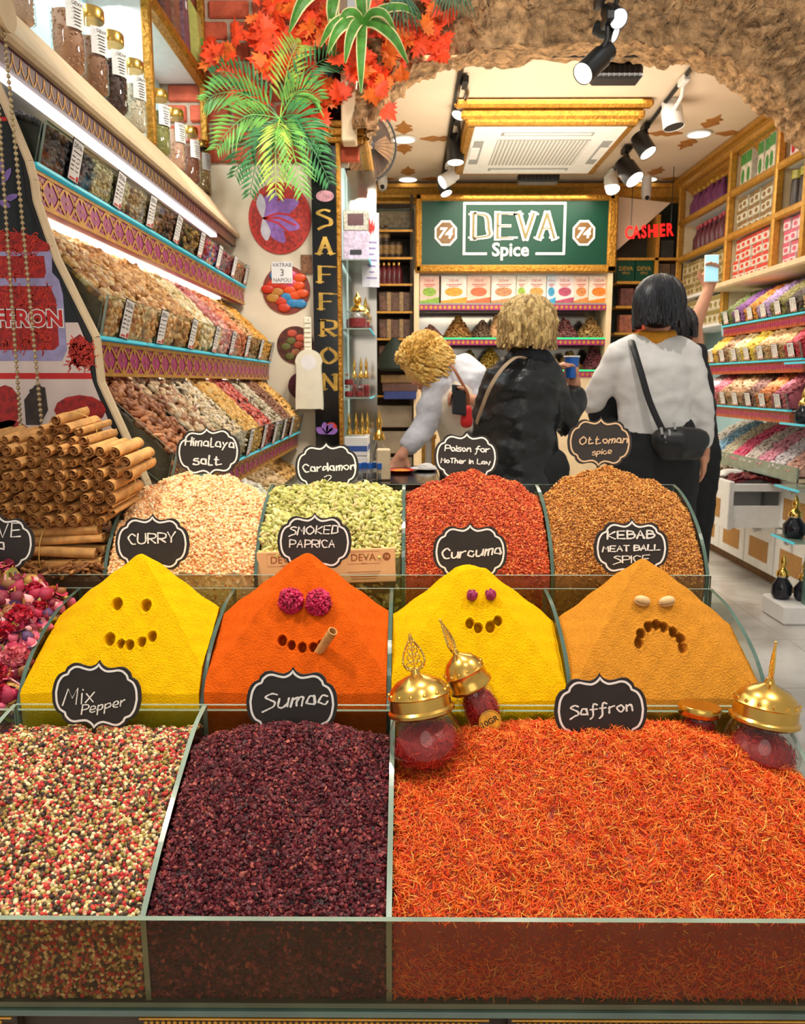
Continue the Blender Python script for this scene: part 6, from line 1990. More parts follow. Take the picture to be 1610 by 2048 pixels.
SM = [(862, 676, 44, 24, 'dark brown sweets', ['6a4438', '8a5a48']), (918, 676, 54, 42, 'golden sweets', ['c89450', 'b07838']), (968, 676, 44, 32, 'speckled brown sweets', ['a08468', '7a5c48']), (996, 676, 30, 44, 'tan sweets', ['d0a070', 'b88858']), (1134, 676, 50, 40, 'pink brown sweets', ['a86c68', '8c5050']), (1188, 676, 54, 38, 'pale golden sweets', ['d0a868', 'b88c50']),
      (880, 740, 50, 34, 'olive sweets', ['a08c48', '847038']), (940, 740, 46, 36, 'olive golden sweets', ['b49848', '988040']), (984, 740, 50, 44, 'bright golden sweets', ['d0a848', 'b08c34']), (1108, 740, 40, 26, 'ivory sweets', ['d8c090', 'c0a878']), (1145, 740, 46, 36, 'yellow brown sweets', ['b89450', 'a07c40']), (1195, 740, 44, 44, 'dark pink sweets', ['9c5460', '84444c'])]
for k, (px, py, w, h, lb, cs) in enumerate(SM):
    sweet_mound('small pile of %s on the %s green lit shelf' % (lb, 'upper' if py < 700 else 'lower'), px, py, w, h, [(c, 1) for c in cs], CUBE if k % 3 else ICO1, k)

# ================================================================ back left: dark shelves
bl = thing('dark_shelf', 'dark wooden shelf with gold edged boards left of the green sign', 'shelf', at(782, 900, 6.55))
xl0, xl1 = at(700, 600, 6.5).x, xa - .02
def ZL(py): return at(782, py, 6.5).z
part(bl, 'back_board', MB().add(box2((xl0, YB - .03, .3), (xl1, YB - .01, zc))), 'wood_dark')
part(bl, 'side_panel', MB().add(box2((xl1 - .02, 6.5, 0), (xl1, YB - .02, zc))), 'wood_dark')
SY = [459, 514, 567, 622, 676, 729, 790]
for py in SY:
    z = ZL(py)
    b = part(bl, 'shelf_board', MB().add(box2((xl0, 6.5, z - .02), (xl1, YB - .02, z))), 'wood_dark')
    part(b, 'gold_edge', MB().add(box2((xl0, 6.494, z - .018), (xl1, 6.5, z - .002))), 'gold_paint')
rg = random.Random(12)
KINDS_ = {'can': 'tall dark can', 'red_bottle': 'dark red bottle', 'gift_tin': 'brown patterned gift box', 'frame_tin': 'dark picture tin'}
def shelf_item(kind, name, label, cat, p, group, first={}):
    if kind not in first:
        t = thing(name, label, cat, p, group=group)
        if kind == 'can':
            part(t, 'body', MB().add(lathe([(.031, 0), (.033, .004), (.035, .12), (.033, .124)], 16)), mat('can_dark', '3a2c22', .35, var=.4, vs=20), True, False)
            part(t, 'paper_label', MB().add(lathe([(.0355, .03), (.0355, .1)], 16, cap=False)), mat('can_label', '8a6a3c', .5, var=.4, vs=40), True, False)
        elif kind == 'red_bottle':
            part(t, 'body', MB().add(lathe([(.026, 0), (.028, .01), (.028, .11), (.014, .135), (.012, .15)], 14)), mat('bottle_red', '6c2830', .25, var=.3, vs=20), True, False)
            part(t, 'cap', MB().add(lathe([(.014, .15), (.014, .17), (.001, .171)], 12)), 'gold', True, False)
        elif kind == 'gift_tin':
            part(t, 'body', MB().add(cbox((0, 0, .075), (.16, .09, .15), .006)), mat('gift_brown', '6a4a3a', .5, var=.6, vs=35), False, False)
            part(t, 'ribbon', MB().add(box((0, -.046, .075), (.03, .002, .15))), mat('ribbon_gold', 'a88a5c', .4, var=.3, vs=60), False, False)
        else:
            part(t, 'body', MB().add(cbox((0, 0, .085), (.2, .06, .17), .006)), mat('tin_dark', '2e3a30', .5, var=.6, vs=25), False, False)
            part(t, 'picture', MB().add(box((0, -.031, .085), (.15, .002, .12))), mat('tin_picture', '6c6048', .5, var=.6, vs=30), False, False)
        first[kind] = t
        return t
    return dup(first[kind], p, label=label, group=group)
for j, kind in enumerate(['frame_tin', 'can', 'red_bottle', 'gift_tin', 'gift_tin', 'gift_tin']):
    z = ZL(SY[j]) + .0005
    xs = {'frame_tin': 2, 'can': 4, 'red_bottle': 5, 'gift_tin': 2}[kind]
    for i in range(xs):
        x = xl0 + .21 + (xl1 - xl0 - .30) * (i + .5) / xs + (.05 if xs == 2 else 0)
        shelf_item(kind, kind, '%s on the %s board of the dark back shelf' % (KINDS_[kind], ORD[j]), 'can' if kind == 'can' else 'bottle' if 'bottle' in kind else 'gift box', (x, 6.58, z), '%ss on board %d of the dark shelf' % (kind.replace('_', ' '), j + 1))
for i, x in enumerate([xl0 + .21 + (xl1 - xl0 - .30) * (i + .5) / 4 for i in (0, 1)]):
    shelf_item('can', 'can', 'tall dark can stacked on the row of cans, %s of two' % ('left', 'right')[i], 'can', (x, 6.58, ZL(SY[1]) + .1255), 'cans stacked on the second board')
for k in range(3):
    z0_, z1_ = ZL(960 - k * 52), ZL(913 - k * 52)
    part(bl, 'drawer', MB().add(cbox(((xl0 + xl1) / 2, 6.5, (z0_ + z1_) / 2), (xl1 - xl0, .04, z1_ - z0_ - .012), .005)), mat('stone_grey', '8a7c68', .6, var=.2, vs=8))
t = thing('dark_hat', 'dark green bag hanging before the dark back shelf', 'bag', at(789, 700, 6.42))
t.name = 'green_bag'
part(t, 'bag_body', MB().add(lathe([(.10, 0), (.14, .02), (.13, .10), (.07, .2), (.02, .26)], 16, at(789, 742, 6.4))), mat('bag_green', '14241c', .7), True)
for k, (py, cl, lb) in enumerate(((758, '7a5c34', 'tan'), (775, '5a3c34', 'brown'), (790, '2c3a78', 'blue'))):
    p = at(800, py, 6.42)
    tag(solo('folded_box', MB().add(cbox((0, 0, 0), (.30 - .02 * k, .14, .065), .006)), mat('fold_' + cl, cl, .6, var=.2), smooth=False), 'flat %s box in the stack under the green bag' % lb, 'box', 'flat boxes under the bag').location = p
# ================================================================ back right: stairs, cashier sign, green boxes
q = [at(1229, 398, 6.7), at(1335, 410, 6.7), at(1231, 502, 6.7)]
struct('trim_4', MB().add(prism([(p.x, p.z) for p in q], 6.62, 6.8, 1)), 'ceiling_paint')
br = thing('corner_shelf', 'dark shelf with gold boards in the back right corner', 'shelf', at(1300, 700, 6.7))
xr0, xr1 = at(1231, 600, 6.6).x, at(1368, 600, 6.6).x
def ZR(py): return at(1300, py, 6.6).z
part(br, 'back_board', MB().add(box2((xr0, YB - .03, .2), (xr1, YB - .01, zc))), mat('board_green_dark', '16241c', .5, var=.4, vs=10))
part(br, 'upright', MB().add(box2((at(1307, 600, 6.6).x - .01, 6.58, .2), (at(1307, 600, 6.6).x + .02, YB - .03, ZR(430)))), 'gold_paint')
for py in (516, 563, 612, 665):
    part(br, 'shelf_board', MB().add(box2((xr0, 6.58, ZR(py) - .02), (xr1, YB - .03, ZR(py)))), 'gold_paint')
for k, px in enumerate((1249, 1285)):
    t = thing('green_box', 'green gift box with gold lettering on the corner shelf, %s one' % ('left', 'right')[k], 'box', (at(px, 560, 6.63).x, 6.64, ZR(563) + .0005))
    part(t, 'carton', MB().add(cbox((0, 0, .085), (.142, .09, .17), .004)), 'green_board', False, False)
    part(t, 'gold_print', MB().add(type_mesh('DEVA', .045, 0, .01), 0, frame_yz((0, -.0462, .1), (1, 0, 0), (0, 0, 1))).add(type_mesh('SPICE', .025), 0, frame_yz((0, -.0462, .065), (1, 0, 0), (0, 0, 1))), 'gold_letter', False, False)
for k, (px, py, cl) in enumerate(((1252, 612, '6a3c34'), (1282, 612, '8c3428'), (1330, 612, 'a83a34'), (1326, 563, '54402c'), (1350, 563, '3c2c24'), (1250, 665, 'a05c44'), (1285, 665, 'c04834'), (1330, 665, '7c9040'), (1332, 516, '2a2c28'))):
    b = at(px, py, 6.63)
    t = thing('gift_box', 'small %s box on the corner shelf under the cashier sign, %s of its kind' % (('brown', 'rust', 'red', 'dark', 'black', 'tan', 'orange red', 'green', 'charcoal')[k], 'only one'), 'box', (b.x, 6.65, ZR(py) + .0005), group='boxes on the corner shelf')
    t['label'] = 'small %s box on the corner shelf under the cashier sign' % ('brown', 'rust red', 'crimson', 'dark olive', 'near black', 'tan', 'orange red', 'green', 'charcoal')[k]
    part(t, 'carton', MB().add(cbox((0, 0, .07), (.11, .08, .14), .004)), mat('gift_' + cl, cl, .5, var=.4, vs=40), False, False)
cs = thing('cashier_sign', 'glowing red cashier sign in the back right corner', 'sign', at(1302, 462, 6.35))
M = FRONT(at(1302, 462, 6.35)) @ Matrix.Rotation(R(4), 4, 'Z')
for i, ch in enumerate('CASHIER'):
    v, f = type_mesh(ch, 29 * 6.35 / FPX, .012, .028)
    part(cs, 'letter', MB().add((v * np.array([.74, 1.1, 1]) + np.array([(-42, -28, -13.5, 1.5, 11.5, 22, 36.5)[i] * 6.35 / FPX, 0, 0]), f), 0, M), 'red_sign')
part(cs, 'hanging_wire', MB().add(tube([at(1262, 452, 6.36), at(1262, 452, 6.36) + Vector((0, 0, .5))], .003, 4)), 'black')
part(cs, 'hanging_wire', MB().add(tube([at(1342, 450, 6.36), at(1342, 450, 6.36) + Vector((0, 0, .5))], .003, 4)), 'black')

# ================================================================ right wall: gold shelves, nut trays, drawers
ru = thing('right_shelf_unit', 'gold framed product shelves along the right wall', 'shelf unit', (2.3, 5.3, 0))
YCOL = [6.62, atx(1455, 460, XF).y, atx(1550, 420, XF).y, atx(1612, 380, XF).y, 4.12]
ZROW = [1.87, 2.18, 2.46]
ZTOP = 2.74
part(ru, 'back_board', MB().add(box2((2.49, 4.12, 1.9), (2.51, 6.64, ZTOP + .1))), 'light_blue')
for y in YCOL:
    zb0 = 1.6 if y > YCOL[2] + .1 else 1.86
    part(ru, 'gold_post', MB().add(cbox((XF + .01, y, (zb0 + ZTOP) / 2), (.05, .035, ZTOP - zb0), .008)), 'gold_paint')
    part(ru, 'partition', MB().add(box2((XF + .03, y - .008, zb0), (2.49, y + .008, ZTOP))), 'wood_cream')
for z in ZROW[1:] + [ZTOP]:
    part(ru, 'shelf_board', MB().add(box2((XF + .02, 4.12, z - .022), (2.49, 6.62, z))), 'white')
    part(ru, 'gold_rail', MB().add(cbox((XF + .01, 5.37, z - .01), (.045, 2.5, .045), .01)), 'gold_paint')
part(ru, 'shelf_board', MB().add(box2((XF + .02, 4.12, 1.85), (2.49, 6.62, 1.87))), 'white')
part(ru, 'shelf_board', MB().add(box2((XF + .02, YCOL[1], 1.60), (2.49, 6.62, 1.62))), 'white')
part(ru, 'ledge', MB().add(cbox(((XF + 2.46) / 2 - .06, (4.12 + YCOL[1]) / 2, 1.835), (2.46 - XF + .1, YCOL[1] - 4.12, .04), .01)), 'wood_cream')
PROD = {}
def product(key, c1, c2, w, d, h, kind='box'):
    if key in PROD:
        return PROD[key]
    mb = MB()
    if kind == 'box':
        mb.add(cbox((0, 0, h / 2), (d, w, h), .003), 0)
        mb.add(box((-d / 2 - .0006, 0, h * .82), (.001, w * .98, h * .3)), 1)
        mb.add(([(-d / 2 - .0012, w * .3 * math.cos(k * .785), h * .36 + h * .2 * math.sin(k * .785)) for k in range(8)][::-1], [tuple(range(8))]), 1)
    elif kind == 'bottle':
        mb.add(lathe([(w * .42, 0), (w * .46, h * .05), (w * .46, h * .55), (w * .2, h * .75), (w * .16, h * .9)], 12), 0)
        mb.add(lathe([(w * .2, h * .88), (w * .2, h), (.001, h)], 10), 1)
    else:
        mb.add(lathe([(w * .44, 0), (w * .46, h * .04), (w * .44, h * .7), (w * .38, h * .78)], 14), 0)
        mb.add(lathe([(w * .44, h * .78), (w * .44, h * .98), (.001, h)], 14), 1)
    PROD[key] = mb.build('product_box' if kind == 'box' else 'product_bottle', [mat('prod_' + c1, c1, .4, var=.2, vs=30), mat('prod_' + c2, c2, .4, var=.25, vs=60)], smooth=kind != 'box')
    return PROD[key]
CELLS = [  # column, row, key, body, accent, w, h, stack, kind, label
 (0, 2, 'a', '7c3a6c', 'd8b040', .085, .22, 1, 'bottle', 'purple bottle with yellow cap on the highest far shelf'),
 (0, 1, 'b', '5c2430', 'b83040', .085, .22, 1, 'bottle', 'dark red bottle on the middle far shelf'),
 (0, 0, 'c', 'c8b488', '8c7848', .085, .085, 3, 'box', 'small beige box stacked on the lowest far shelf'),
 (1, 2, 'd', 'ece4d0', '4c9c4c', .078, .235, 1, 'box', 'white box with green top on the highest shelf'),
 (1, 1, 'e', 'd8d0b8', '8c6c40', .078, .075, 3, 'box', 'small cream box in the triple stack on the middle shelf'),
 (1, 0, 'f', 'e8d8c8', 'd84a3c', .078, .068, 4, 'box', 'small red and white box in the stacks above the cream ledge'),
 (2, 2, 'g', 'f0dcd8', 'cc2c38', .085, .25, 1, 'box', 'white box with red top on the highest near shelf'),
 (2, 1, 'h', '3c3430', 'a8a040', .085, .23, 1, 'jar', 'dark jar with olive lid on the middle near shelf'),
 (2, 0, 'i', 'f0d4d8', 'd8607c', .078, .068, 4, 'box', 'small pink and white box in the near stacks above the ledge'),
 (3, 2, 'j', 'f0e0dc', 'b82834', .085, .25, 1, 'box', 'white box with dark red top at the photo edge'),
 (3, 1, 'k', '34302e', '8c8c90', .085, .23, 1, 'jar', 'dark jar with grey lid at the photo edge'),
 (3, 0, 'l', 'ecd8d8', 'a84858', .078, .068, 4, 'box', 'small rose and white box in stacks at the photo edge')]
rg = random.Random(9)
for col, row, key, c1, c2, w, h, stk, kind, lab in CELLS:
    me = product(key, c1, c2, w, .09, h, kind)
    ya, yb = YCOL[col + 1] + .045, YCOL[col] - .045
    if col == 3: ya = YCOL[3] - .28
    n = int((yb - ya) / (w + .004))
    for s in range(stk):
        for i in range(n):
            if stk == 1 and rg.random() < .06: continue
            o = link('product_box' if kind == 'box' else 'product_bottle' if kind == 'bottle' else 'product_jar', me)
            o.location = (XF + .085 + rg.uniform(-.008, .008), ya + (i + .5) * (yb - ya) / n, ZROW[row] + .0005 + s * (h + .0005))
            tag(o, lab, 'box' if kind == 'box' else kind, lab.replace('small ', '') + ' group')
# boxes in the low cell at the far end
me = product('m', 'd8ccac', '9c8c54', .09, .09, .10, 'box')
for s in range(2):
    for i in range(int((6.58 - YCOL[1]) / .09) - 1):
        o = link('product_box', me)
        o.location = (XF + .085, YCOL[1] + .06 + i * .09, 1.6205 + s * .1005)
        tag(o, 'pale box with olive print on the lowest board at the far end', 'box', 'pale boxes on the lowest far board')
# nut trays
RV = [(2.10, 1.565), (2.02, 1.318), (1.97, 1.055)]
YN, YF = 4.12, 5.40
nt = thing('right_nut_trays', 'stepped nut trays with orange patterned fascias on the right', 'tray unit', (2.1, 4.6, 0))
mat('orange_board', 'b85a34', .4, var=.3, vs=50)
RLAB = [['tan seeds', 'dark seeds', 'mixed herbs', 'lilac petals', 'orange fruit', 'purple petals', 'green herbs'], ['red petals', 'dried flowers', 'pale nuts', 'yellow blossoms', 'cream petals', 'brown nuts', 'golden fruit'], ['pink petals', 'orange slices', 'brown buds', 'mixed tea', 'tan bark', 'rose buds', 'white blossoms']]
RCOL = [['b89468', '54443a', '8c8048', 'a88cb0', 'd8903c', '84508c', '788048'], ['b02030', 'a07848', 'b89060', 'c8a830', 'c8b080', '8c6440', 'd8a838'], ['a8505c', 'b8682c', '6c4434', 'a88058', 'a07850', 'a84c54', 'c0a8a8']]
for li, (x, z) in enumerate(RV):
    part(nt, 'tray_floor', MB().add(prism([(x + .01, z - .004), (x + .02, z - .012), (2.49, z + .14), (2.49, z + .17)], YN, YF, 1)), 'white')
    fo = part(nt, 'fascia', MB().add(box2((x + .004, YN, z - .065), (x + .03, YF, z - .004))), 'orange_board')
    mb = MB()
    for k in range(44):
        y = YN + (YF - YN) * (k + .5) / 44
        mb.add(([(x + .003, y - .012, z - .034), (x + .003, y, z - .055), (x + .003, y + .012, z - .034), (x + .003, y, z - .013)], [(0, 1, 2, 3)]))
    part(fo, 'diamond_pattern', mb, 'purple_board')
    part(nt, 'lit_edge', MB().add(box2((x - .010, YN, z - .003), (x + .012, YF, z + .006))), 'lit_edge')
    v, f = prism([(x - .002, z + .006), (x - .008, z + .006), (x - .028, z + .09), (x - .022, z + .09)], YN, YF, 1)
    part(nt, 'glass_front', MB().add((v, [f[i] for i in (3, 5)]), 0).add((v, [f[i] for i in (0, 1, 2, 4)]), 1), ['pane', 'glass_edge'])
    part(nt, 'end_board', MB().add(prism([(x, z - .06), (x - .02, z + .09), (x + .22, z + .2), (2.49, z + .2), (2.49, z - .06)], YF, YF + .012, 1)), 'light_blue')
    for k in range(7):
        ya, yb = YN + (YF - YN) * k / 7, YN + (YF - YN) * (k + 1) / 7
        c = RCOL[li][k]
        tray_heap(RLAB[li][k].replace(' ', '_') + '_pile', 'pile of %s in the %s tray on the right wall' % (RLAB[li][k], LVN[li]), 'dried food', x, z, ya, yb, -1, WAL if k % 2 else chunks, .014, [(c, 3), (c, 2)], 330, flat=(1, .85, .7), nf=70, seed=200 + li * 10 + k, base=c, dep=.24, rise=.15, top=.085)
        t = dup(PT, None, group='price tags on the right trays', label='price tag on the %s right hand tray, below the %s' % (LVN[li], RLAB[li][k]))
        t.location = (x - .0235, (ya + yb) / 2, z + .05)
        t.scale = (1.15, .8, 1)
        t.rotation_euler = (Matrix.Rotation(R(-90), 3, 'Z') @ Matrix.Rotation(R(90 + 13), 3, 'X')).to_euler()
part(nt, 'back_board', MB().add(box2((2.495, YN, .6), (2.505, 5.62, 1.58))), 'white')
# sloping bags of sugared almonds
xs_, zs_ = 2.06, .70
for k, (lb, c) in enumerate([('rose and brown', 'd8a898'), ('white', 'e8e0e4'), ('pale pink', 'f0a8bc'), ('white and brown', 'e4d8d0'), ('bright pink', 'f06c90'), ('cream', 'e8e0c4'), ('sky blue', 'a0cce8'), ('ivory', 'ece4d8')]):
    ya = 4.13 + k * .18
    tray_heap('sugared_almond_pile', 'pile of %s sugared almonds in the low right tray' % lb, 'sweets', xs_, zs_, ya, ya + .18, -1, ALM, .014, [(c, 3), (c, 1)], 330, flat=(1, 1, 1), nf=60, seed=300 + k, base=c, dep=.30, rise=.20, top=.05)
lt = part(nt, 'low_tray', MB().add(box2((xs_ - .02, 4.12, zs_ - .02), (2.49, 5.6, zs_))), 'wood_cream')
part(nt, 'low_tray_front', MB().add(box2((xs_ - .024, 4.12, zs_ - .02), (xs_ - .014, 5.6, zs_ + .06))), 'glass_edge')
for li in range(2):
    pass
# drawer cabinet
dc = thing('drawer_cabinet', 'white cabinet of cane fronted drawers under the right trays', 'cabinet', (2.2, 5.0, 0))
XD = 2.16
part(dc, 'carcass', MB().add(box2((XD + .02, 4.12, .06), (2.49, 6.6, .66))), 'white')
part(dc, 'plinth', MB().add(box2((XD + .05, 4.12, 0), (2.49, 6.6, .06))), 'wood_mid')
part(dc, 'top', MB().add(cbox(((XD + 2.49) / 2, 5.36, .67), (.35, 2.48, .02), .004)), 'white')
mat('cane', 'c08c4c', .7, var=.3, vs=120, bump=.6, bs=300)
def drawer_front(root, x, ya, yb, z0, z1, lab=None):
    d = part(root, 'drawer', MB().add(cbox((x, (ya + yb) / 2, (z0 + z1) / 2), (.03, yb - ya - .012, z1 - z0 - .012), .004)), 'white')
    part(d, 'cane_panel', MB().add(box((x - .0155, (ya + yb) / 2, z0 + (z1 - z0) * .42), (.004, (yb - ya) * .62, (z1 - z0) * .42))), 'cane')
    part(d, 'knob', MB().add(tube([(x - .016, (ya + yb) / 2, z1 - .05), (x - .04, (ya + yb) / 2, z1 - .05)], .012, 8)).add(ball((x - .045, (ya + yb) / 2, z1 - .05), .018, 10, 7)), 'steel', True)
    return d
for k in range(6):
    ya = 4.13 + k * .41
    drawer_front(dc, XD, ya, ya + .41, .07, .37)
    if not (4.3 < ya < 5.1):
        drawer_front(dc, XD, ya, ya + .41, .37, .66)
# the pulled out drawer
od = thing('open_drawer', 'pulled out white drawer with dates and a white scoop', 'drawer', (1.95, 4.8, .4))
ya, yb, xf = 4.50, 5.08, 1.86
z0, z1 = .36, .64
part(od, 'front', MB().add(cbox((xf, (ya + yb) / 2, (z0 + z1) / 2), (.03, yb - ya, z1 - z0), .004)), 'white')
part(od, 'cane_panel', MB().add(box((xf - .0155, (ya + yb) / 2, z0 + .11), (.004, (yb - ya) * .6, .11))), 'cane')
part(od, 'knob', MB().add(ball((xf - .04, (ya + yb) / 2, z1 - .05), (.025, .018, .018), 10, 7)), 'steel', True)
part(od, 'side_rail', MB().add(cbox(((xf + XD) / 2, ya + .01, z1 - .035), (XD - xf, .016, .045), .003)), 'white')
part(od, 'side_panel', MB().add(cbox(((xf + XD) / 2, ya + .012, z0 + .075), (XD - xf, .014, .13), .003)), 'white')
part(od, 'side_panel', MB().add(cbox(((xf + XD) / 2, yb - .01, (z0 + z1) / 2), (XD - xf, .016, z1 - z0 - .02), .003)), 'white')
part(od, 'divider', MB().add(cbox(((xf + XD) / 2, (ya + yb) / 2, (z0 + z1) / 2 + .02), (XD - xf, .012, z1 - z0 - .06), .003)), 'white')
part(od, 'bottom', MB().add(box2((xf, ya + .01, z0 + .02), (XD, yb - .01, z0 + .035))), 'white')
for nm, lab, a, b, cols in (('dates', 'dark red dates in the open drawer', ya + .02, (ya + yb) / 2 - .01, [('6c2028', 3), ('8a3430', 2), ('541820', 2)]), ('dried_figs', 'tan figs in the far half of the open drawer', (ya + yb) / 2 + .01, yb - .02, [('8a6c3c', 3), ('6c5430', 2)])):
    n = 90
    rgn = np.random.default_rng(len(nm))
    X_, Y_ = np.meshgrid(np.linspace(xf + .02, XD - .01, 8), np.linspace(a, b, 8), indexing='ij')
    Zg = z1 - .02 + .03 * np.sin((X_ - xf) / (XD - xf) * PI)
    bv = np.stack([X_, Y_, Zg], -1).reshape(-1, 3)
    pos = np.stack([rgn.uniform(xf + .025, XD - .01, n), rgn.uniform(a + .012, b - .012, n), np.zeros(n)], -1)
    pos[:, 2] = z1 - .012 + .03 * np.sin((pos[:, 0] - xf) / (XD - xf) * PI)
    me = heap_mesh(nm, [tri(ball((0, 0, 0), (1, .55, .5), 9, 6))], pos, np.tile([0, 0, 1.], (n, 1)), .021, cols, 'flat', .2, (1, 1, 1), (bv, grid_faces(8, 8), cols[2 % len(cols)][0]), 'grain_gloss', rng=rgn)
    c = Vector(((xf + XD) / 2, (a + b) / 2, z0 + .04)); me.transform(Matrix.Translation(-c)); o = link(nm, me); o.location = c
    tag(o, lab, 'dried fruit', kind='stuff')
sp = thing('scoop', 'white plastic scoop lying across the open drawer', 'scoop', (2.0, 4.8, z1))
part(sp, 'bowl', MB().add(tube(crom([(1.90, 4.74, z1 + .005), (1.93, 4.78, z1 + .02), (2.0, 4.80, z1 + .022), (2.06, 4.80, z1 + .015)], 4), [.012, .022, .030, .034, .036, .036, .036, .034, .032, .03, .026, .02, .014][:13], 10, True, .6)), 'white', True)
part(sp, 'handle', MB().add(tube([(2.05, 4.8, z1 + .015), (2.15, 4.80, z1 + .02)], .010, 8)), 'white', True)
# glass stand with dark jars at the right edge
gs = thing('glass_jar_stand', 'tall glass shelf stand with dark gold topped jars at the right edge', 'stand', (1.98, 3.95, 0))
part(gs, 'base', MB().add(cbox((2.05, 3.95, .05), (.34, .26, .10), .01)), 'white')
part(gs, 'post', MB().add(box2((1.99, 3.84, .1), (2.06, 3.88, 1.4))), mat('post_green', '6c8c80', .2, var=.2, vs=8))
for z in (.42, .68, 1.0, 1.3):
    part(gs, 'glass_shelf', MB().add(box2((1.91, 3.83, z - .008), (2.2, 4.07, z))), 'glass_edge')
    part(gs, 'lit_edge', MB().add(box2((1.90, 3.83, z - .009), (1.91, 4.07, z + .001))), 'lit_edge')
def dark_jar(label, p, r, h):
    t = thing('ornate_jar', label, 'jar', p, group='dark jars on the glass stand')
    part(t, 'body', MB().add(lathe([(r * .7, 0), (r, h * .2), (r, h * .6), (r * .5, h * .9), (r * .45, h)], 18)), mat('jar_dark', '22242c', .12, var=.2, vs=12), True, False)
    part(t, 'collar', MB().add(lathe([(r * .6, h * .95), (r * .62, h), (r * .4, h * 1.03)], 16)), 'steel', True, False)
    gold_top(t, h, h * 1.0, r * .62)
dark_jar('dark jar with gold top standing on the white base of the stand', (1.93, 3.97, .1005), .05, .12)
dark_jar('second dark jar on the white base, nearer the frame edge', (2.02, 3.93, .1005), .042, .11)
dark_jar('round dark jar with gold top on the lowest glass shelf', (1.97, 3.97, .4205), .055, .11)
dark_jar('dark jar with tall gold top on the top glass shelf', (1.96, 3.95, 1.0005), .042, .09)

# ================================================================ people
def blob(shapes, voxel=.009, it=5):
    mb = MB()
    for q in shapes:
        mb.add(q)
    me = mb.build('blob', 'skin')
    o = bpy.data.objects.new('blob', me)
    COL.objects.link(o)
    m = o.modifiers.new('r', 'REMESH'); m.mode = 'VOXEL'; m.voxel_size = voxel
    s = o.modifiers.new('s', 'SMOOTH'); s.factor = .5; s.iterations = it
    dg = bpy.context.evaluated_depsgraph_get()
    r = bpy.data.meshes.new_from_object(o.evaluated_get(dg))
    bpy.data.objects.remove(o)
    r.materials.clear()
    r.polygons.foreach_set('use_smooth', [True] * len(r.polygons))
    return r
def cap(pts, rr, n=12, flat=1.):
    """tube with rounded ends"""
    pts = [Vector(p) for p in pts]
    a, b = (pts[0] - pts[1]).normalized(), (pts[-1] - pts[-2]).normalized()
    P = [pts[0] + a * rr[0] * .75, pts[0] + a * rr[0] * .45] + pts + [pts[-1] + b * rr[-1] * .45, pts[-1] + b * rr[-1] * .75]
    r2 = [rr[0] * .45, rr[0] * .85] + list(rr) + [rr[-1] * .85, rr[-1] * .45]
    return tube(P, r2, n, True, flat)
def hand_shapes(w, d, nrm, curl=.5, side=1, s=1.):
    """palm, four unequal fingers and a thumb: w wrist, d finger direction, nrm out of the palm"""
    w, d, nrm = Vector(w), Vector(d).normalized(), Vector(nrm)
    nrm = (nrm - d * nrm.dot(d)).normalized()
    x = d.cross(nrm) * side
    out = [cap([w, w + d * .03 * s], [.024 * s, .028 * s], 10)]
    for k, (off, L) in enumerate(((-.030, .068), (-.010, .078), (.010, .073), (.028, .058))):
        b = w + d * .085 * s + x * off * s
        out.append(cap([w + d * .02 * s + x * off * .6 * s, b], [.016 * s, .0125 * s], 8))
        c1 = (d * math.cos(curl * .7) + nrm * math.sin(curl * .7))
        c2 = (d * math.cos(curl * 1.7) + nrm * math.sin(curl * 1.7))
        p1 = b + c1 * L * .5 * s
        out.append(cap([b, p1, p1 + c2 * L * .5 * s], [.0105 * s, .0098 * s, .0085 * s], 8))
    t0 = w + d * .03 * s - x * .024 * s
    t1 = t0 + (d * .6 - x * .7 + nrm * .25).normalized() * .042 * s
    out.append(cap([t0, t1, t1 + (d * .8 - x * .15 + nrm * .5).normalized() * .034 * s], [.016 * s, .0125 * s, .010 * s], 8))
    return out
def head_shapes(H, f):
    f = Vector(f).normalized()
    up = Vector((0, 0, 1)); up = (up - f * up.dot(f)).normalized()
    r = f.cross(up)
    M = Matrix((r, f, up)).transposed().to_4x4(); M.translation = H
    sh = []
    def E(c, rr):
        v, q = ball(c, rr, 14, 10)
        sh.append((fit(M, v), q))
    E((0, -.012, .025), (.074, .092, .088)); E((0, .018, -.045), (.058, .068, .065)); E((0, .085, -.02), (.012, .022, .018)); E((0, .07, -.085), (.03, .022, .02))
    E((.076, -.005, -.02), (.010, .018, .03)); E((-.076, -.005, -.02), (.010, .018, .03)); E((0, .075, -.058), (.022, .012, .010))
    return sh, M
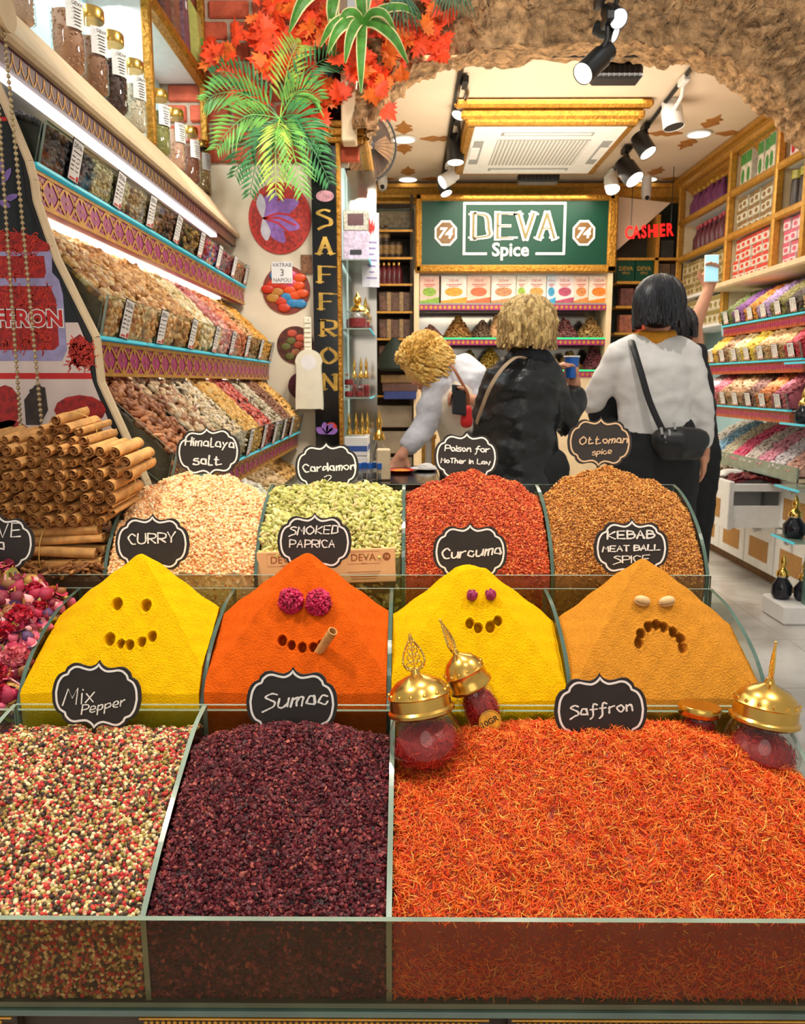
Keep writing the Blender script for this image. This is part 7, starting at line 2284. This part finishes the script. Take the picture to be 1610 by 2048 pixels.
def strands(root, M, n, rx, col, name='hair', wave=.004, r=.006, low=2.3, open_=.7, seed=0, curl=0., part_=(0, 0)):
    """hair locks lying on an ellipsoid round the head, from the crown to the ends"""
    rg = random.Random(seed)
    mb = MB()
    mb.add(ball((0, -.02, .03), (rx[0] * .97, rx[1] * .95, rx[2] * .97), 18, 12), 0, M)
    for i in range(n):
        a = rg.uniform(0, 2 * PI)
        fr = math.sin(a)                  # +1 faces forward
        end = low * rg.uniform(.8, 1.06)
        if fr > open_: end *= .42
        pts = []
        ph, st = rg.uniform(0, 6.3), rg.uniform(.05, .5)
        m = 16 if curl else 9
        for k in range(m):
            th = st + (end - st) * k / (m - 1)
            q = 1 + rg.uniform(0, .03)
            rr = min(th, PI / 2 + .12)
            hang = max(0, th - PI / 2 - .12) * rx[2] * 1.05
            aa = a + .08 * math.sin(th * 3 + ph)
            p = Vector((rx[0] * q * math.sin(rr) * math.cos(aa), rx[1] * q * math.sin(rr) * math.sin(aa) - .02, rx[2] * q * math.cos(rr) + .03 - hang))
            if curl:
                p += Vector((math.cos(k * 1.9 + ph), math.sin(k * 1.9 + ph), math.cos(k * 2.3 + ph))) * curl
            else:
                p += Vector((rg.uniform(-1, 1), rg.uniform(-1, 1), 0)) * wave
            pts.append(p)
        mb.add(tube(pts, [r * (.7 + .5 * math.sin(PI * (.15 + .8 * k / (m - 1)))) for k in range(m)], 5), 1 if rg.random() < .4 else 0, M)
    return part(root, name, mb, col, True)
def face_parts(root, M):
    for s in (1, -1):
        e = part(root, 'eye', MB().add(ball((.03 * s, .076, .008), (.014, .008, .008), 10, 7), 0, M), 'white', True)
        part(e, 'iris', MB().add(ball((.03 * s, .083, .008), (.006, .003, .006), 8, 6), 0, M), 'wood_dark', True)
    part(root, 'mouth', MB().add(ball((0, .087, -.058), (.02, .005, .006), 10, 6), 0, M), mat('lips', 'b0605a', .5), True)
def person(label, H, f, neck, shape, base):
    hs, M = head_shapes(H, f)
    me = blob(hs + shape, .0085, 4)
    me.materials.append(MATS['skin'])
    me.transform(Matrix.Translation(-Vector(base)))
    o = link('person', me)
    o.location = base
    tag(o, label, 'person')
    face_parts(o, M)
    return o, M
def cloth(root, name, shapes, m, voxel=.011, it=6, disp=0., label=None):
    me = blob(shapes, voxel, it)
    if disp:
        n = len(me.vertices)
        co = np.empty(n * 3); me.vertices.foreach_get('co', co); co = co.reshape(-1, 3)
        no = np.empty(n * 3); me.vertices.foreach_get('normal', no); no = no.reshape(-1, 3)
        d = np.array([noise.noise(Vector(p) * Vector((9, 9, 15)) if False else Vector((p[0] * 9, p[1] * 9, p[2] * 16))) + .5 * noise.noise(Vector((p[0] * 22, p[1] * 22, p[2] * 34))) for p in co])
        co += no * d[:, None] * disp
        me.vertices.foreach_set('co', co.ravel())
    me.materials.append(MATS[m] if isinstance(m, str) else m)
    me.transform(gmat(root).inverted())
    o = link(name, me, root)
    if label: o['label'] = label
    return o
V3 = Vector
mat('leather', '1d2022', .32, var=.2, vs=14, bump=.5, bs=30, bd=.008)
mat('sweater', 'e8e6e2', .85, var=.05, vs=20, bump=.4, bs=260)
mat('trouser_black', '1a1d20', .8, var=.15)
mat('shirt_stripe', 'd4d6de', .8, var=.08, vs=60)
mat('vest_cream', 'ece2cc', .8, var=.06)
mat('hair_blond', 'd8b878', .55, var=.25, vs=60); mat('hair_blond_dark', 'a88650', .55, var=.25, vs=60)
mat('hair_gold', 'f0c870', .55, var=.2, vs=60); mat('hair_gold_dark', 'd0a048', .55, var=.2, vs=60)
mat('hair_black', '17171c', .4, var=.2, vs=60); mat('hair_black2', '262830', .4, var=.2, vs=60)
mat('scarf_orange', 'd8901c', .8, var=.15, vs=60)
mat('strap_black', '16181a', .5); mat('strap_tan', 'b49a7c', .6); mat('strap_brown', '8a4a24', .6)
mat('bag_black', '1b1d20', .45, var=.15, vs=20, bump=.3, bs=40)
def legs(hip, w, fl, fr):
    out = []
    for s, ft in ((-1, fl), (1, fr)):
        h = V3(hip) + V3((s * w, 0, 0))
        ft = V3(ft)
        kn = h.lerp(ft, .5) + V3((0, .02, 0))
        out.append(cap([h, h.lerp(kn, .5), kn, kn.lerp(ft, .4), ft + V3((0, 0, .06))], [.085, .078, .055, .052, .036]))
        out.append(cap([ft + V3((0, -.03, .035)), ft + V3((0, .12, .028))], [.038, .03]))
    return out
def shoes(root, *fts):
    for ft in fts:
        ft = V3(ft)
        cloth(root, 'shoe', [cap([ft + V3((0, -.045, .045)), ft + V3((0, .06, .045)), ft + V3((0, .15, .036))], [.044, .043, .034])], 'black', .012, 3)

# ---- woman in the white sweater, seen from behind
YC = 3.45
def c_(px, py, d=0.): return at(px, py, YC + d)
H = c_(1317, 622); ch, wa, hip = c_(1304, 735), c_(1308, 830), c_(1312, 905)
sl, sr = c_(1238, 708), c_(1376, 708)
el, wl = c_(1186, 800, .06), c_(1205, 838, .30)
er, wr = c_(1404, 815, -.02), c_(1408, 905, .03)
fl, fr = V3((hip.x - .09, YC + .02, 0)), V3((hip.x + .10, YC + .05, 0))
body = [cap([c_(1314, 662, .01), c_(1312, 690)], [.052, .056]), cap([c_(1308, 706), ch, wa, hip], [.07, .08, .07, .085], 16, 1.3)]
body += [cap([sl, el, wl], [.045, .038, .026]), cap([sr, er, wr], [.045, .038, .026])]
body += hand_shapes(wr, (0, .02, -1), (-1, .2, 0), .45, -1) + hand_shapes(wl, (.5, .8, -.1), (0, -.2, -1), .8, 1) + legs(hip, .085, fl, fr)
pc_, Mh = person('person with black bobbed hair and a white sweater standing with back turned', H, (.25, .95, -.02), None, body, (hip.x, YC, 0))
strands(pc_, Mh, 330, (.100, .112, .112), ['hair_black', 'hair_black2'], wave=.002, r=.0075, low=2.35, open_=.75, seed=1)
cloth(pc_, 'sweater', [cap([c_(1308, 692), c_(1306, 720), ch, wa, c_(1310, 862)], [.075, .105, .118, .112, .116], 20, 1.4), cap([c_(1268, 692), sl, sl.lerp(el, .5), el, el.lerp(wl, .85)], [.055, .062, .058, .055, .045]), cap([c_(1346, 692), sr, sr.lerp(er, .5), er, er.lerp(wr, .72)], [.055, .062, .058, .052, .045])], 'sweater', .012, 6, .008)
cloth(pc_, 'trousers', [cap([c_(1311, 850), hip, hip + V3((0, 0, -.12))], [.112, .122, .11], 18, 1.5)] + [cap([hip + V3((s * .09, 0, -.05)), hip.lerp(f_, .5) + V3((s * .05, 0, 0)), f_ + V3((0, 0, .07))], [.105, .085, .075]) for s, f_ in ((-1, fl), (1, fr))], 'trouser_black', .014, 5, .006)
cloth(pc_, 'scarf', [cap([c_(1282, 672, .0), c_(1312, 676, -.07), c_(1344, 670, .0)], [.026, .028, .026]), cap([c_(1282, 672), c_(1312, 668, .08), c_(1344, 670)], [.026, .026, .026])], 'scarf_orange', .009, 4, .004)
shoes(pc_, fl, fr)
hb = thing('crossbody_bag', 'black crossbody bag hanging on the back of the white sweater', 'bag', c_(1355, 890, -.16))
me = blob([cap([c_(1322, 880, -.17), c_(1360, 884, -.19), c_(1398, 880, -.16)], [.052, .066, .05], 12), cap([c_(1330, 905, -.17), c_(1392, 902, -.16)], [.04, .04])], .011, 5)
me.materials.append(MATS['bag_black']); me.transform(gmat(hb).inverted()); link('bag_body', me, hb)
st = [c_(1262, 680, -.02), c_(1266, 692, -.12), c_(1282, 745, -.175), c_(1300, 805, -.19), c_(1326, 862, -.2), c_(1338, 876, -.2)]
part(hb, 'strap', MB().add(tube(crom(st, 5), .0135, 6, True, .35)), 'strap_black', True)
for px, py in ((1322, 862), (1338, 866), (1348, 852), (1330, 878)):
    part(hb, 'metal_clip', MB().add(tube([c_(px, py - 7, -.215), c_(px + 2, py + 7, -.22)], .006, 6)), 'steel', True)
me = blob([cap([c_(1196, 832, .1), c_(1222, 800, .12), c_(1240, 812, .10)], [.05, .06, .05]), cap([c_(1200, 845, .1), c_(1236, 850, .1)], [.05, .05])], .012, 5)
me.materials.append(MATS['trouser_black']); 
o = link('folded_jacket', me); tag(o, 'black folded jacket over the left arm of the white sweater', 'jacket')

# ---- woman in the black leather jacket
YB_ = 3.15
def b_(px, py, d=0.): return at(px, py, YB_ + d)
H = b_(1062, 664); ch, wa, hip = b_(1048, 775), b_(1040, 860), b_(1040, 935)
sl, sr = b_(1002, 756), b_(1092, 756, .02)
el, wl = b_(972, 860, .02), b_(985, 940, .08)
er, wr = b_(1132, 846, .06), b_(1150, 780, .12)
fl, fr = V3((hip.x - .09, YB_, 0)), V3((hip.x + .09, YB_ + .04, 0))
body = [cap([b_(1060, 700), b_(1054, 730)], [.052, .058]), cap([b_(1050, 745), ch, wa, hip], [.075, .085, .08, .09], 16, 1.2), cap([sl, el, wl], [.046, .04, .027]), cap([sr, er, wr], [.046, .04, .027])]
body += hand_shapes(wr, (-.15, -.1, 1), (-.9, -.35, 0), 1.0, 1) + hand_shapes(wl, (0, .2, -1), (.6, .4, 0), .5, 1) + legs(hip, .085, fl, fr)
pb_, Mh = person('person with tousled blond hair and a black leather jacket holding a cup', H, (.78, .60, -.05), None, body, (hip.x, YB_, 0))
strands(pb_, Mh, 300, (.098, .110, .106), ['hair_blond', 'hair_blond_dark'], wave=.009, r=.0065, low=2.35, open_=.8, seed=2)
cloth(pb_, 'leather_jacket', [cap([b_(1052, 722), b_(1050, 750), ch, wa, hip, b_(1036, 985)], [.07, .108, .125, .122, .13, .14], 20, 1.22), cap([b_(1016, 738), sl, sl.lerp(el, .5), el, el.lerp(wl, .8)], [.06, .07, .068, .064, .055]), cap([b_(1086, 738), sr, sr.lerp(er, .5), er, er.lerp(wr, .55), er.lerp(wr, .85)], [.06, .07, .068, .064, .056, .05]), cap([b_(1030, 722, .0), b_(1056, 722, -.07), b_(1086, 716, .0)], [.03, .034, .03])], 'leather', .012, 5, .014)
cloth(pb_, 'scarf', [cap([b_(1062, 708, -.05), b_(1086, 716, -.02), b_(1100, 735, .0), b_(1108, 760, .02)], [.034, .038, .034, .026]), cap([b_(1040, 716, -.04), b_(1064, 710, -.06)], [.03, .034])], mat('scarf_grey', '2a2e36', .9, var=.5, vs=120), .009, 4, .005)
cloth(pb_, 'trousers', [cap([hip + V3((s * .085, 0, 0)), hip.lerp(f_, .5) + V3((s * .05, 0, 0)), f_ + V3((0, 0, .07))], [.115, .085, .07]) for s, f_ in ((-1, fl), (1, fr))], 'trouser_black', .014, 5, .006)
shoes(pb_, fl, fr)
cp_ = b_(1143, 735, .10)
t = thing('paper_cup', 'blue paper cup held up by the hand of the leather jacket', 'cup', cp_)
part(t, 'cup_body', MB().add(lathe([(.022, -.042), (.031, .042), (.029, .042), (.021, -.036)], 22)), 'blue', True, False)
part(t, 'rim', MB().add(lathe([(.031, .040), (.0335, .043), (.031, .046), (.029, .043)], 22, cap=False)), 'white', True, False)
t = thing('shoulder_bag', 'tan strapped shoulder bag worn over the black leather jacket', 'bag', b_(960, 830, .1))
st = [b_(1050, 716, -.09), b_(1030, 716, -.125), b_(1004, 738, -.165), b_(980, 775, -.175), b_(964, 815, -.13), b_(952, 850, -.0), b_(950, 865, .10)]
part(t, 'strap', MB().add(tube(crom(st, 5), .012, 6, True, .4)), 'strap_tan', True)
me = blob([cap([b_(950, 880, .08), b_(955, 920, .10)], [.06, .065])], .012, 4); me.materials.append(MATS['bag_black']); me.transform(gmat(t).inverted()); link('bag_body', me, t)

# ---- blond curly woman bending over the counter
YA = 4.05
def a_(px, py, d=0.): return at(px, py, YA + d)
H = a_(850, 736, -.05); ch, wa, hip = a_(912, 778), a_(935, 850, .05), a_(948, 925, .08)
sl, sr = a_(880, 770, -.08), a_(935, 748, .06)
el, wl = a_(852, 850, -.10), a_(808, 902, -.18)
er, wr = a_(960, 800, -.02), a_(942, 800, -.16)
fl, fr = V3((hip.x - .06, YA + .1, 0)), V3((hip.x + .10, YA + .16, 0))
body = [cap([a_(868, 758, -.02), a_(892, 762)], [.05, .056]), cap([a_(900, 758), ch, wa, hip], [.075, .085, .085, .095], 16, 1.1), cap([sl, el, wl], [.045, .038, .026]), cap([sr, er, wr], [.045, .038, .026])]
body += hand_shapes(wl, (-.45, -.2, -.9), (.2, -.9, .1), .7, 1) + hand_shapes(wr, (-.9, -.2, .1), (.1, -.9, -.2), .8, -1) + legs(hip, .085, fl, fr)
pa_, Mh = person('person with curly golden hair bending forward in a pale shirt and cream vest', H, (-.72, -.25, -.62), None, body, (hip.x, YA + .1, 0))
strands(pa_, Mh, 260, (.110, .122, .120), ['hair_gold', 'hair_gold_dark'], r=.0075, low=2.2, open_=.75, seed=3, curl=.017)
cloth(pa_, 'shirt', [cap([a_(895, 752), a_(915, 762), wa.lerp(ch, .6)], [.10, .138, .13], 18, 1.2), cap([a_(888, 758, -.05), sl, sl.lerp(el, .5), el, el.lerp(wl, .78)], [.07, .085, .075, .066, .055]), cap([a_(925, 735, .04), sr, sr.lerp(er, .6), er, er.lerp(wr, .5)], [.08, .09, .08, .07, .055])], 'shirt_stripe', .013, 5, .012)
cloth(pa_, 'vest', [cap([a_(905, 790, -.03), wa, hip, a_(950, 965, .08)], [.135, .14, .145, .15], 18, 1.2)], 'vest_cream', .013, 5, .008)
cloth(pa_, 'trousers', [cap([hip + V3((s * .08, 0, 0)), hip.lerp(f_, .5) + V3((s * .04, 0, 0)), f_ + V3((0, 0, .07))], [.11, .085, .075]) for s, f_ in ((-1, fl), (1, fr))], 'trouser_black', .015, 4, .006)
shoes(pa_, fl, fr)
t = thing('mobile_phone', 'dark phone held by the person in the pale shirt', 'phone', a_(918, 800, -.22), (R(70), R(8), R(20)))
part(t, 'case', MB().add(cbox((0, 0, 0), (.075, .15, .009), .004)), 'black', False, False)
part(t, 'screen', MB().add(box((0, 0, .005), (.068, .14, .0008))), 'black_gloss', False, False)
t = thing('red_purse', 'small red purse hanging from the brown strap of the pale shirt', 'purse', a_(934, 835, -.2))
me = blob([cap([a_(934, 818, -.2), a_(933, 846, -.2)], [.026, .032])], .008, 3); me.materials.append(MATS['red']); me.transform(gmat(t).inverted()); link('purse_body', me, t)
part(t, 'strap', MB().add(tube(crom([a_(897, 722, -.09), a_(908, 738, -.16), a_(925, 768, -.19), a_(936, 790, -.2), a_(935, 815, -.2)], 4), .009, 6, True, .5)), 'strap_brown', True)

# ---- person behind, arm raised with a phone
YD = 4.15
def d_(px, py, d=0.): return at(px, py, YD + d)
H = d_(1352, 668); hip = d_(1372, 905)
sl, sr = d_(1335, 738), d_(1392, 732)
er, wr = d_(1388, 652, .02), d_(1417, 580, .02)
el, wl = d_(1330, 830), d_(1340, 900, .1)
fl, fr = V3((hip.x - .07, YD, 0)), V3((hip.x + .09, YD + .05, 0))
body = [cap([d_(1358, 705), d_(1362, 725)], [.05, .056]), cap([d_(1364, 745), d_(1366, 800), d_(1370, 860), hip], [.075, .085, .08, .09], 16, 1.2), cap([sr, er, wr], [.048, .042, .028]), cap([sl, el, wl], [.045, .038, .026])]
body += hand_shapes(wr, (.12, .05, 1), (-.3, -.9, 0), .8, 1) + hand_shapes(wl, (0, .3, -1), (1, 0, 0), .5, 1) + legs(hip, .08, fl, fr)
pd_, Mh = person('person mostly hidden behind the white sweater, bare arm raised with a phone', H, (.3, .95, .1), None, body, (hip.x, YD, 0))
strands(pd_, Mh, 160, (.096, .108, .112), ['hair_black', 'hair_black2'], wave=.003, r=.0075, low=1.9, seed=4)
cloth(pd_, 'shirt', [cap([d_(1362, 725), d_(1364, 760), d_(1368, 840), d_(1371, 905)], [.09, .115, .118, .125], 18, 1.4), cap([d_(1380, 732), sr, sr.lerp(er, .35)], [.06, .07, .062]), cap([d_(1345, 735), sl, sl.lerp(el, .6)], [.06, .068, .06])], mat('shirt_black', '202226', .8, var=.2), .013, 5, .008)
cloth(pd_, 'trousers', [cap([hip + V3((s * .08, 0, 0)), hip.lerp(f_, .5) + V3((s * .04, 0, 0)), f_ + V3((0, 0, .07))], [.105, .085, .075]) for s, f_ in ((-1, fl), (1, fr))], 'trouser_black', .015, 4, .006)
shoes(pd_, fl, fr)
t = thing('mobile_phone', 'pale blue phone held up by the raised bare arm', 'phone', d_(1423, 537, .0), (R(80), 0, R(-10)))
part(t, 'case', MB().add(cbox((0, 0, 0), (.07, .14, .009), .004)), 'white', False, False)
part(t, 'screen', MB().add(box((0, 0, .005), (.064, .132, .0008))), mat('phone_screen', 'a8e0f0', .3, emit=.5, ecol='a8e0f0'), False, False)

# ================================================================ counter behind the stall and its things
ct = thing('black_counter', 'black topped counter behind the spice stall', 'counter', at(780, 960, 3.6))
zt = at(780, 958, 3.35).z
cx0, cx1 = at(690, 958, 3.35).x, at(872, 958, 3.8).x
part(ct, 'top', MB().add(cbox(((cx0 + cx1) / 2, 3.55, zt - .015), (cx1 - cx0, .72, .03), .005)), 'black_gloss')
part(ct, 'body', MB().add(box2((cx0 + .02, 3.22, 0), (cx1 - .02, 3.88, zt - .03))), 'wood_cream')
for k in range(6):
    p = at(719 + k * 10, 962, 3.3 + .03 * (k % 2)); p.z = zt + .0005
    t = thing('sample_tube', 'blue capped clear tube on the black counter, %s from the left' % ORD[k], 'tube', p, group='blue capped tubes on the counter')
    part(t, 'tube_body', MB().add(lathe([(.009, 0), (.010, .003), (.010, .05), (.008, .053)], 12)), 'jar_glass', 'all', False)
    part(t, 'filling', MB().add(lathe([(.007, .002), (.0085, .004), (.0085, .03), (.001, .031)], 10)), 'grey', True, False)
    part(t, 'cap', MB().add(lathe([(.0115, .048), (.0115, .072), (.001, .073)], 12)), 'blue', True, False)
p = at(767, 964, 3.32); p.z = zt + .0005
t = thing('paper_roll', 'upright cream paper block on the black counter', 'paper', p)
part(t, 'block', MB().add(cbox((0, 0, .066), (.058, .05, .132), .006)), 'wood_cream', False, False)
p = at(802, 946, 3.6); p.z = zt + .0005
t = thing('red_tray', 'small red and orange tray under the reaching hand', 'tray', p)
part(t, 'tray', MB().add(lathe([(.045, 0), (.062, .012), (.058, .012), (.042, .004)], 20)), 'red', True, False)
part(t, 'filling', MB().add(lathe([(.045, .008), (.02, .014), (.001, .015)], 14)), 'scarf_orange', True, False)
p = at(852, 952, 3.7); p.z = zt + .0005
t = thing('white_plate', 'white plate with a crumpled napkin on the black counter', 'plate', p)
part(t, 'plate', MB().add(lathe([(.04, 0), (.075, .010), (.07, .011), (.038, .004)], 24)), 'white', True, False)
part(t, 'napkin', MB().add((lambda vf: (np.array(vf[0]) * [.04, .035, .014] + np.array([0, 0, .018]), vf[1]))(lump(91, .25, ICO2))), 'white_matt', False, False)
pe = thing('gold_pedestal', 'white pedestal with gold edges behind the black counter', 'pedestal', at(856, 960, 4.3))
q0, q1 = at(844, 872, 4.4), at(869, 872, 4.4)
part(pe, 'column', MB().add(box2((q0.x + .02, 4.4, 0), (q1.x - .015, 4.5, q0.z - .02))), 'white')
for x in (q0.x + .008, q1.x - .006):
    part(pe, 'gold_edge', MB().add(box2((x - .01, 4.385, 0), (x + .01, 4.41, q0.z))), 'gold_paint')
part(pe, 'top', MB().add(cbox(((q0.x + q1.x) / 2, 4.45, q0.z), (q1.x - q0.x + .02, .14, .03), .004)), 'gold_paint')
q0, q1 = at(1361, 890, 3.95), at(1383, 890, 3.95)
solo('orange_pillar', MB().add(cbox(((q0.x + q1.x) / 2, 3.98, .48), (q1.x - q0.x, .06, .96), .006)), mat('orange_panel', 'e8941c', .4, var=.08), 'orange gold panel standing beside the black trousers', 'panel')
